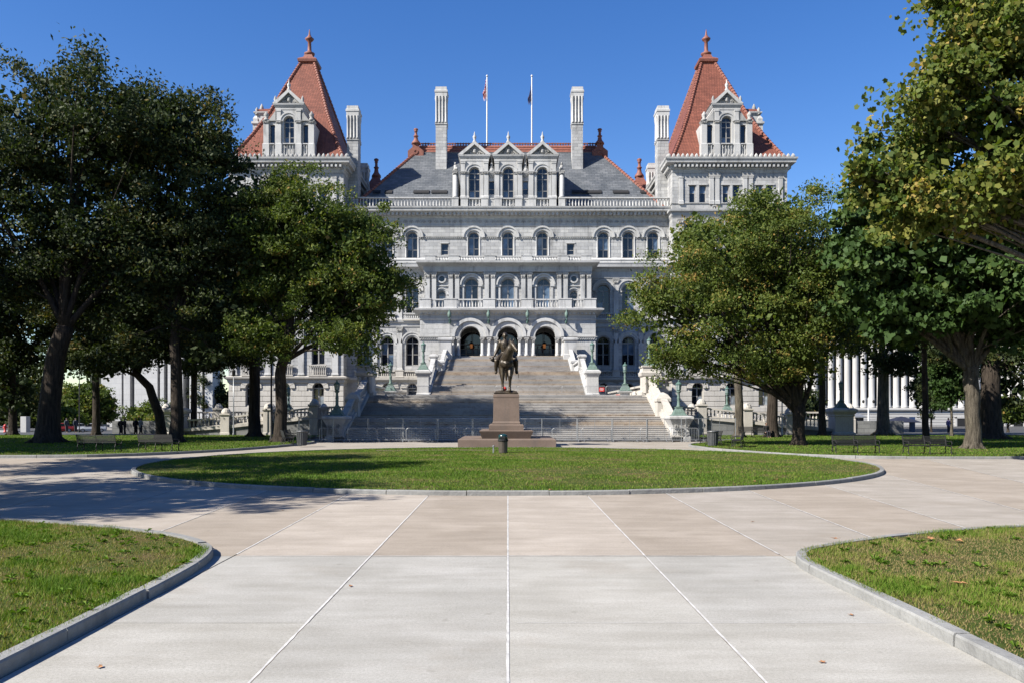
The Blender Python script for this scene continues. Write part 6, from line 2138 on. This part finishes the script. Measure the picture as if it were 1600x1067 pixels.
tree('shade_tree', PX(1285, 80), 80, [(0, 0, 0, .34), (0, 0, 4, .3), (0, 0, 8, .26)],
     [LB(1290, 430, 80, 4, 4, 4), LB(1330, 400, 80, 4, 4, 3.6), LB(1320, 500, 80, 3.4, 4, 2.6)],
     170, 70, 0.29, 'leaf_dark', 'bark', 'slim dark trunk left of the lamp block at the right', 14, .5, 1.1)
d7 = 51.0
tree('maple_tree', PX(1520, d7), d7, [(0, 0, 0, .46), (-.05, 0, 2.2, .42), (-.15, 0, 4.2, .44), (-.1, 0, 5.0, .42)],
     [LB(1430, 425, d7, 4.0, 4, 3.2), LB(1510, 410, d7, 4.0, 4, 3.4), LB(1590, 430, d7, 4, 4, 3.6), LB(1545, 480, d7, 3.2, 3.4, 2.0, -1.2), LB(1390, 370, d7, 2.4, 3, 1.9), LB(1470, 475, d7, 2.6, 3, 1.6), LB(1600, 510, d7, 2.4, 3, 1.6), LB(1370, 410, d7, 2.0, 2.6, 2.4), LB(1365, 480, d7, 1.6, 2.4, 1.8), LB(1440, 350, d7, 2.8, 3, 1.5), LB(1520, 345, d7, 2.8, 3, 1.6), LB(1410, 510, d7, 2.2, 2.4, 1.3), LB(1355, 345, d7, 1.5, 2.2, 1.3), LB(1400, 318, d7, 2.0, 2.4, 1.2), LB(1345, 420, d7, 1.3, 2, 1.8)],
     760, 58, 0.32, 'leaf_maple', 'bark_light', 'maple with pale mottled trunk near the right edge', 15, .8, .85, star=True, flat=.55)
tree('shade_tree', PX(1548, 70), 70, [(0, 0, 0, .9), (0, 0, 4, .75), (.1, 0, 7, .7)],
     [LB(1540, 430, 70, 5, 5, 4), LB(1600, 400, 70, 5, 5, 5), LB(1590, 560, 70, 3, 3, 2), LB(1480, 400, 70, 5, 5, 4), LB(1480, 545, 70, 2.6, 3, 1.5), LB(1600, 610, 70, 1.8, 2.4, 1.6)],
     260, 70, 0.34, 'leaf_dark', 'bark', 'massive grey-brown trunk behind the maple at the right', 16, .5, 1.2)
tree('shade_tree', PX(1380, 86), 86, [(0, 0, 0, .62), (0, 0, 4, .55), (0, 0, 8, .5)],
     [LB(1380, 470, 86, 4.6, 4, 3.6), LB(1340, 530, 86, 3.2, 3, 2.0), LB(1420, 520, 86, 4, 4, 2.6), LB(1390, 400, 86, 5, 4, 4), LB(1450, 565, 86, 3.2, 3, 2.2), LB(1310, 505, 86, 2.4, 3, 1.6), LB(1395, 565, 86, 2.4, 3, 1.3)],
     290, 70, 0.32, 'leaf_dark', 'bark_plane', 'trunk with peeling pale bark before the white columns', 17, .5, 1.15)
tree('shade_tree', PX(1447, 62), 62, [(0, 0, 0, .24), (-.05, 0, 3, .22), (-.15, 0, 7, .18)],
     [LB(1420, 440, 62, 3, 3, 3), LB(1460, 500, 62, 3, 3, 2.2)],
     150, 75, 0.27, 'leaf_dark', 'bark', 'very thin dark trunk left of the pale maple', 18, .5, 1.0)
tree('young_tree', PX(1487, 78), 78, [(0, 0, 0, .13), (0, 0, 2, .11), (0, 0, 3, .1)],
     [LB(1487, 600, 78, 2.2, 2.2, 1.9), LB(1475, 560, 78, 2.2, 2, 1.8), LB(1505, 570, 78, 2, 2, 1.8)],
     110, 80, 0.24, 'leaf_maple', 'bark_light', 'small young tree between the maple and the thin trunk', 19, .6, .7)
d8 = 36.0
tree('plane_tree', 28.5, d8, [(0, 0, 0, .6), (0, 0, 4, .5), (-.4, 0, 7.5, .45)],
     [LB(1560, 230, d8, 4.2, 4, 3.6), LB(1640, 120, d8, 4.6, 4, 4.2), LB(1455, 285, d8, 2.3, 3, 1.6), LB(1560, 60, d8, 2.2, 2.6, 2.6), LB(1500, 150, d8, 1.6, 2.2, 1.5), LB(1750, 200, d8, 5, 4.5, 5), LB(1700, 20, d8, 4, 4, 4), LB(1395, 265, d8, 1.4, 2, 1.1), LB(1530, 310, d8, 2.8, 3, 1.5), LB(1430, 190, d8, 1.6, 2.2, 1.5), LB(1480, 110, d8, 1.6, 2.2, 1.7), LB(1385, 310, d8, 1.2, 2, .9), LB(1450, 325, d8, 2.0, 2.4, .9), LB(1510, 20, d8, 1.5, 2, 1.8), LB(1590, 330, d8, 2.2, 2.6, 1.0), LB(1352, 292, d8, .8, 1.4, .7), LB(1420, 345, d8, 1.3, 1.8, .7)],
     1300, 46, 0.22, 'leaf_plane', 'bark_plane', 'yellowing plane tree reaching in at the top right corner', 20, .8, .72, star=True, shell=.3, flat=.7, tint=.48, bough=7)
# shrubs and street trees far behind
for i, (px, py, d, rx, rz, mt, lab) in enumerate((
                                      (-25, 630, 190, 7, 6, 'leaf_dark', 'dark street tree at the very left behind the short white wall'),
                                      (62, 640, 185, 6.5, 5, 'leaf_dark', 'broad street tree right behind the huge trunk'),
                                      (92, 628, 200, 6.0, 5, 'leaf_mid', 'street tree just right of the huge trunk, far off'),
                                      (328, 625, 200, 6.0, 7, 'leaf_dark', 'tall street tree at the left corner of the capitol'),
                                      (1250, 640, 190, 5.0, 5, 'leaf_dark', 'street tree at the right corner of the capitol'),(100, 655, 150, 4.0, 3.0, 'leaf_mid', 'round bush behind the parked cars at the left'),
                                      (140, 630, 165, 4.6, 4.6, 'leaf_mid', 'taller street tree before the white marble block'),
                                      (228, 655, 140, 3.6, 3.0, 'leaf_mid', 'leafy shrub in front of the white fins'),
                                      (40, 625, 150, 5.0, 5.0, 'leaf_dark', 'dark street tree at the far left end of the street'),
                                      (1575, 640, 130, 2.6, 2.4, 'leaf_mid', 'small bush by the far stone wall at the right'),
                                      (1455, 610, 140, 4.0, 4.2, 'leaf_dark', 'street tree before the columned building'),
                                      (262, 660, 128, 2.4, 2.2, 'leaf_mid', 'low shrub left of the ramp lamp'))):
    x = PX(px, d); z = PZ(py, d); g = terrain(x, d)
    tree('street_tree', x, d, [(0, 0, 0, .16), (0, 0, max(.6, z - g - rz * .9), .14)], [(x, d, z, rx, rx, rz), (x + rx * .5, d, z - rz * .3, rx * .6, rx * .6, rz * .6)],
         60 if rx < 4.5 else 190, 70, .34 if rx < 4.5 else .5, mt, 'bark', lab, 40 + i, .6, .9 if rx < 4.5 else 1.3, 'street trees far behind', z0=g)

# unseen trees and a windowed block, added around the viewer to cut sky fill
PARK = [o for o in bpy.data.objects if o.get("category") == 'tree' and o.parent is None]
src_a = [o for o in PARK if 'broad round tree' in o["label"]][0]
src_b = [o for o in PARK if 'wide sunlit green' in o["label"]][0]
for i, (src, x, y, rz, lab) in enumerate(((src_a, -31, -14, .8, 'unseen tree added behind the viewer on the left'), (src_b, 33, -12, 2.2, 'unseen tree added behind the viewer on the right'),
                                          (src_b, -48, -32, 4.0, 'unseen tree added far behind on the left'), (src_a, 22, -36, 5.1, 'unseen tree added far behind on the right'), (src_b, 52, 14, 3.3, 'unseen tree added off to the right of the paving'))):
    place_copy(src, (x, y, .05), rz, lab, 'unseen trees added to cut sky light')
ch = empty('rear_sky_blocker', (0, -85, -.1), 'long unseen stone block added behind the viewer to cut sky light', 'building')
MB().box(-75, 75, -105, -85, -.1, 26).build('wall', M['granite_grey'], ch)
for r_ in range(4):
    for c_ in range(24):
        MB().box(-70 + c_ * 6, -67.6 + c_ * 6, -85.02, -84.9, 3 + r_ * 6, 6.4 + r_ * 6).build('window', M['glass'], ch)
MB().rect_rings(-75, 75, -105, -85, [(.2, 25.6), (1, 26.3), (1, 27), (0, 27.2)]).build('cornice', M['granite_grey'], ch)


# ------------------------------------------------------------------ street at the left, buildings far behind
def far_columns_building():
    d = 205.0
    o = empty('colonnade_building', (PX(1440, d), d, -3), 'long pale building with giant white columns far right', 'building')
    x0, x1 = PX(1180, d), PX(1640, d) + 60
    zb, zt = PZ(640, d), PZ(470, d)
    MB().box(x0, x1, d, d + 20, -4, zb).build('stone_base', M['far_stone'], o)
    nrow = 7
    for i in range(nrow):
        z = PZ(672, d) + i * (zb - PZ(672, d) - .4) / nrow
        MB().box(x0 - .02, x1 + .02, d - .14, d + .05, z + .06, z + (zb - PZ(672, d) - .4) / nrow - .06).build('stone_course', M['far_stone'], o)
    MB().rect_rings(x0, x1, d, d + 20, [(.1, zb - .4), (.6, zb), (.6, zb + .4), (.1, zb + .5)]).build('base_cornice', M['far_stone'], o)
    MB().box(x0, x1, d + 5, d + 20, zb, zt + 4).build('rear_wall', M['far_stone'], o)
    MB().rect_rings(x0, x1, d - .2, d + 20, [(0, zt), (.2, zt + 2), (1.0, zt + 3), (1, zt + 4)]).build('entablature', M['far_stone'], o)
    cm = MB().lathe([(.95, 0), (.95, .5), (.76, .8), (.75, 6), (.66, zt - zb - 2), (.9, zt - zb - .3), (.95, zt - zb)], 0, 0, 16).mesh('column', M['far_stone'], True)
    px = 1225
    while px < 1660:
        inst('column', cm, (PX(px, d), d + 1.5, zb + .4), o)
        px += 12.8
    for px in (1502, 1560, 1590):
        x = PX(px, d)
        MB().box(x - 1.2, x + 1.2, d - .3, d + .1, PZ(668, d) - 1, PZ(653, d)).build('doorway', M['dark'], o)
        MB().box(x - 1.7, x - 1.22, d - .4, d + .1, PZ(668, d) - 1, PZ(651, d)).box(x + 1.22, x + 1.7, d - .4, d + .1, PZ(668, d) - 1, PZ(651, d)).box(x - 1.7, x + 1.7, d - .4, d + .1, PZ(653, d) + .003, PZ(650, d)).build('door_surround', M['far_stone'], o)
    for px in np.arange(1231.4, 1660, 12.8):
        x = PX(px, d)
        MB().box(x - .6, x + .6, d + 4.9, d + 5.05, zb + 3, zb + 14).build('window', M['glass'], o)


far_columns_building()


def far_marble():
    d = 195.0
    o = empty('marble_slab_building', (PX(190, d), d, -3), 'modern white marble building of tall fins far left', 'building')
    zt = PZ(565, d)
    MB().box(PX(154, d), PX(334, d), d - .5, d + 30, zt + 2, zt + 5).build('roof_slab', M['far_white'], o)
    MB().box(PX(120, d), PX(330, d), d + 6, d + 8, -4, zt + 2).build('glass_wall', M['glass'], o)
    for a, c in ((158, 190), (193, 203), (210, 246), (250, 256), (262, 268), (280, 286), (296, 303), (308, 316), (320, 332)):
        MB().box(PX(a, d), PX(c, d), d, d + 5, -4, zt + 2).build('marble_fin', M['far_white'], o)
    t = empty('terrace_wall', (PX(160, 160), 160, -3), 'low grey concrete wall with steps behind the parked cars', 'wall')
    MB().box(PX(124, 160), PX(148, 160), 160, 166, -3.4, PZ(663, 160)).build('wall_block', M['concrete'], t)
    MB().prism_xz([(PX(154, 160), -3.4), (PX(200, 160), -3.4), (PX(200, 160), PZ(680, 160)), (PX(154, 160), PZ(666, 160))], 160, 163).build('stair_flank', M['concrete'], t)
    w = empty('white_wall', (PX(12, 110), 110, -1), 'short white wall with a red hydrant before it, far left', 'wall')
    MB().box(PX(-20, 110), PX(25, 110), 110, 111, -2, PZ(672, 110)).build('wall_block', M['far_stone'], w)
    MB().box(PX(18, 110), PX(27, 110), 112, 113, -2, PZ(650, 110)).build('gate_pier', M['far_stone'], w)
    h = empty('fire_hydrant', (PX(8, 105), 105, terrain(0, 105)), 'red fire hydrant in front of the short white wall', 'hydrant')
    x, g = PX(8, 105), terrain(0, 105)
    MB().lathe([(.2, g), (.2, g + .1), (.14, g + .15), (.14, g + .7), (.19, g + .75), (.17, g + .9), (.05, g + 1.05)], x, 105, 10).tube([(x - .27, 105, g + .6), (x + .27, 105, g + .6)], .08, 8).build('hydrant_body', M['red_sign'], h, True)


far_marble()


ob = empty('office_block', (PX(100, 270), 270, -2), 'distant pale flat-roofed block seen low between the left trunks', 'building')
MB().box(PX(50, 270), PX(150, 270), 270, 290, -2, PZ(622, 270)).build('wall', M['far_stone'], ob)
for i in range(9):
    for z in (.0, 3.4):
        x = PX(54 + i * 11, 270)
        MB().box(x, x + 1.3, 269.9, 270.05, 1.0 + z, 2.8 + z).build('window', M['glass'], ob)
MB().box(PX(49, 270), PX(151, 270), 269.6, 290, PZ(622, 270), PZ(620, 270)).build('parapet', M['far_stone'], ob)


# ---- parked cars
def car(x, y, rz, paint, label):
    g = terrain(x, y)
    o = empty('parked_car', (x, y, g), label, 'car', 'cars parked along the street at the left')
    M_ = plain('car paint', paint, .3, .0, .03)

    def B(b, name, mat, parent=o, smooth=False):
        b.rotz(rz)
        return inst(name, b.mesh(name, mat, smooth), (x, y, g), parent)
    secs = [(-2.2, .45, .62, .74), (-2.1, .32, .80, .84), (-1.2, .25, .92, .90), (1.1, .25, .98, .90), (2.0, .28, .95, .87), (2.2, .45, .80, .78)]
    rings = []
    for sx_, z0, z1, w in secs:
        rings.append([(sx_, -w * .9, z0), (sx_, w * .9, z0), (sx_, w, (z0 + z1) / 2), (sx_, w * .93, z1), (sx_, -w * .93, z1), (sx_, -w, (z0 + z1) / 2)])
    body = B(MB().loft(rings), 'car_body', M_)
    c = [(-1.05, .93, .84), (-.35, 1.42, .66), (.95, 1.45, .66), (1.75, .98, .82)]
    b = MB().loft([[(a, -w * .96, .9), (a, w * .96, .9), (a, w, z), (a, -w, z)] for a, z, w in c])
    B(b, 'cabin_glass', M['glass'])
    B(MB().loft([[(a, -.62, z - .04), (a, .62, z - .04), (a, .58, z + .04), (a, -.58, z + .04)] for a, z in ((-.35, 1.42), (.3, 1.46), (.95, 1.45))]), 'car_roof', M_)
    for wx in (-1.35, 1.35):
        for s in (-1, 1):
            w = MB()
            w.loft([[(wx + r * math.cos(2 * PI * k / 16), s * yy, .33 + r * math.sin(2 * PI * k / 16)) for k in range(16)] for r, yy in ((.30, .90), (.33, .88), (.33, .70), (.3, .68))])
            wo = B(w, 'wheel', M['bench_black'])
            q = MB().loft([[(wx + r * math.cos(2 * PI * k / 12), s * yy, .33 + r * math.sin(2 * PI * k / 12)) for k in range(12)] for r, yy in ((.2, .915), (.2, .89))])
            q.rotz(rz)
            inst('rim', q.mesh('rim', M['galv']), (x, y, g), wo)
    for s in (-1, 1):
        B(MB().box(-2.2, -2.08, s * .6 - .16, s * .6 + .16, .62, .76), 'headlight', M['white_paint'])
        B(MB().box(2.1, 2.2, s * .62 - .12, s * .62 + .12, .7, .86), 'tail_light', M['red_sign'])
    return o


car(PX(82, 138), 138, .25, (.45, .47, .5), 'silver parked car mostly behind the huge trunk')
car(PX(93, 133), 133, .5, (.42, .04, .03), 'red parked car between the silver and white ones')
car(PX(144, 136), 136, .45, (.62, .64, .66), 'white parked car behind the thin left trunk')
car(PX(120, 146), 146, .2, (.3, .32, .35), 'grey parked car half hidden behind the others')


# ---- people
def person(x, y, g, rz, coat, legs, label, sit=False, h=1.72):
    o = empty('person', (x, y, g), label, 'person')
    skin = plain('skin', (.33, .2, .14), .6, var=.05); mc = plain('coat cloth', coat, .9, var=.15); ml = plain('trouser cloth', legs, .9, var=.15); mh = plain('hair', (.02, .015, .01), .7)
    k = h / 1.72
    if sit:
        hip = .5
        L = [[(s * .09, 0, hip, .085), (s * .11, -.4, hip + .02, .075), (s * .11, -.42, .08, .05), (s * .11, -.55, .05, .045)] for s in (-1, 1)]
    else:
        hip = .92
        L = [[(s * .09, 0, hip, .095), (s * (.10 + .02 * s), -.02, .5, .07), (s * .11, .02 + .05 * s, .09, .05), (s * .12, -.12 + .05 * s, .05, .045)] for s in (-1, 1)]
    up = hip
    arms = [[(s * .19, 0, up + .48, .065), (s * .26, .02, up + .22, .05), (s * (.2 if sit else .25), -.18 if s > 0 or sit else -.04, up + (.08 if s > 0 else -.02), .04)] for s in (-1, 1)]
    b = MB()
    limb(b, [(0, 0, up, .13), (0, .01, up + .25, .13), (0, 0, up + .46, .15), (0, 0, up + .55, .06), (0, -.01, up + .62, .055)])
    ico(b, (0, -.02, up + .72), .10, (.85, 1, 1.2)); ico(b, (0, -.125, up + .71), .02)
    for q in L + arms: limb(b, q)
    for s, a in zip((-1, 1), arms):
        hx, hy, hz, _ = a[-1]
        for f in range(4):
            limb(b, [(hx + (f - 1.5) * .018, hy - .02, hz - .03, .012), (hx + (f - 1.5) * .018, hy - .04, hz - .1, .009)])
        limb(b, [(hx - s * .03, hy - .02, hz - .02, .012), (hx - s * .05, hy - .06, hz - .06, .01)])
    fuse(b, 'body', skin, o, (x, y, g), .042, k, rz, 2)
    b = MB()
    limb(b, [(0, 0, up - .08, .16), (0, .01, up + .25, .155), (0, 0, up + .45, .175), (0, 0, up + .53, .08)])
    for q in arms: limb(b, [(a, c, d_, r + .025) for a, c, d_, r in q[:-1]] + [(q[-1][0], q[-1][1] + .03, q[-1][2] + .05, q[-1][3] + .02)])
    fuse(b, 'coat', mc, o, (x, y, g), .042, k, rz, 2)
    b = MB()
    for q in L: limb(b, [(a, c, d_, r + .02) for a, c, d_, r in q[:-1]])
    limb(b, [(0, 0, up - .02, .14), (0, 0, up + .02, .14)])
    fuse(b, 'trousers', ml, o, (x, y, g), .042, k, rz, 2)
    b = MB()
    ico(b, (0, .012, up + .75), .108, (.88, 1, 1.1)); 
    fuse(b, 'hair', mh, o, (x, y, g), .025, k, rz, 1)


def at_ground(px, d):
    return PX(px, d), d, terrain(0, d)


for px, d, rz, coat, legs, lab in ((189, 88, .4, (.02, .02, .022), (.015, .015, .018), 'person in black clothes standing on the left lawn, left of a pair'),
                                   (195, 88.6, -1.0, (.02, .02, .02), (.02, .02, .025), 'person in black turned toward a companion on the left lawn'),
                                   (212, 90, .2, (.012, .012, .014), (.012, .012, .014), 'dark clothed person beside one in a pale top'),
                                   (220, 90, -.3, (.35, .38, .42), (.03, .03, .04), 'person in a pale blue top and dark trousers'),
                                   (118, 100, 1.2, (.05, .06, .09), (.03, .03, .04), 'person in dark blue walking past the parked cars'),
                                   (104, 101, 1.2, (.08, .09, .11), (.05, .05, .06), 'person in grey beside the red parked car')):
    x, y, g = at_ground(px, d)
    g = .09 if d < 82 else g
    person(x, y, g, rz, coat, legs, lab)
person(PX(1197, 74), 74, .07, .3, (.012, .012, .014), (.02, .02, .03), 'person in black sitting against the thick grey trunk at the right', True)
person(PX(1482, 96), 96, terrain(0, 96), .3, (.18, .14, .28), (.02, .02, .03), 'person in a purple top walking under the small young tree')


# ---- kiosk, umbrella tent and poles on the right
def kiosk():
    d = 118.0
    x, g = PX(1330, d), terrain(0, d)
    o = empty('guard_booth', (x, d, g), 'small grey guard booth with paned windows beside the lamp block', 'booth')
    z0, z1, zt = g, PZ(652, d), PZ(645, d)
    w = 1.75
    MB().box(x - w, x + w, d, d + 2.6, z0, PZ(660, d)).build('lower_wall', M['can_grey'], o)
    for i in range(7):
        a = lerp(x - w, x + w, i / 7)
        MB().box(a + .03, a + 2 * w / 7 - .03, d - .05, d + .02, z0 + .1, PZ(660, d) - .05).build('panel', M['can_grey'], o)
    MB().box(x - w + .05, x + w - .05, d + .05, d + 2.5, PZ(660, d), z1).build('glazing', M['glass'], o)
    for i in range(6):
        a = lerp(x - w, x + w - .12, i / 5)
        MB().box(a, a + .12, d - .03, d + .1, PZ(660, d), z1).build('window_post', M['can_grey'], o)
    MB().box(x - w, x + w, d - .02, d + .1, (PZ(660, d) + z1) / 2 - .03, (PZ(660, d) + z1) / 2 + .03).build('glazing_bar', M['can_grey'], o)
    MB().rect_rings(x - w, x + w, d, d + 2.6, [(.3, z1), (.32, z1 + .15), (-.5, zt), (-1.2, zt + .15)]).build('hipped_roof', M['galv'], o)


kiosk()
d = 125.0
x, g = PX(1408, d), terrain(0, d)
um = empty('market_umbrella', (x, d, g), 'dark blue canopy of a street stand behind the right trees', 'umbrella')
navy = plain('navy canvas', (.006, .010, .032), .85, var=.1)
MB().rect_rings(x - .1, x + .1, d - .1, d + .1, [(1.9, PZ(659, d)), (1.9, PZ(658, d)), (.8, PZ(653, d)), (0, PZ(650, d))]).build('canopy', navy, um)
MB().tube([(x, d, g), (x, d, PZ(651, d))], .04, 6).build('pole', M['galv'], um)
bb = empty('street_banner', (PX(1426, d), d, g), 'tall blue banner panel standing right of the street stand', 'banner')
MB().box(PX(1421, d), PX(1430, d), d, d + .1, g, PZ(651, d)).build('panel', plain('blue panel', (.02, .05, .14), .6), bb)
st2 = empty('vendor_cart', (PX(1393, d), d + 1, g), 'pale vendor cart under the dark awning', 'cart')
MB().cbox(PX(1389, d), PX(1402, d), d + 1, d + 2, g + .3, PZ(661, d), .08).build('cart_body', M['far_stone'], st2)
MB().box(PX(1386, d), PX(1404, d), d + .6, d + 2.4, PZ(656, d), PZ(655, d)).build('awning', navy, st2)
for dx in (1391, 1400):
    MB().tube([(PX(dx, d), d + .95, g + .28), (PX(dx, d), d + 1.05, g + .28)], .28, 12).build('wheel', M['bench_black'], st2)


def pole(x, y, g, h, r, mat, label, arm=None):
    o = empty('lamp_pole', (x, y, g), label, 'pole')
    MB().lathe([(r * 1.9, g), (r * 1.8, g + .25), (r * 1.1, g + .4), (r, g + h * .5), (r * .7, g + h)], x, y, 8).build('shaft', M[mat], o, True)
    if arm:
        b = MB()
        for s in (-1, 1):
            b.tube([(x, y, g + h - .3), (x + s * .5, y, g + h - .1), (x + s * .75, y, g + h - .35)], .03, 5)
        b.build('arm', M[mat], o)
        for s in (-1, 1):
            MB().lathe([(.05, g + h - .3), (.2, g + h - .5), (.14, g + h - .75), (.04, g + h - .8)], x + s * .75, y, 8).build('lamp_head', M['bench_black'], o)
    else:
        MB().lathe([(.05, g + h), (.16, g + h + .12), (.2, g + h + .5), (.1, g + h + .62), (.02, g + h + .75)], x, y, 8).build('lamp_head', M['bench_black'], o)


pole(PX(424, 64), 64, .09, 6.0, .075, 'bench_black', 'thin black lamp pole in front of the left tree trunks')
pole(PX(1443, 88), 88, 0, 6.2, .07, 'bench_black', 'thin black lamp pole at the far right before the columns')
pole(PX(365, 80), 80, .0, 5.8, .06, 'galv', 'thin pale pole before the left tower base')
pole(PX(1222, 78), 78, .05, 6.0, .06, 'galv', 'thin grey pole right of the thick trunk at the ramp')
pole(PX(1357, 120), 120, terrain(0, 120), 5.0, .12, 'white_paint', 'white street lamp with two hanging heads by the booth', True)
pole(PX(124, 120), 120, terrain(0, 120), 9.0, .07, 'bench_black', 'dark street pole rising behind the parked cars')
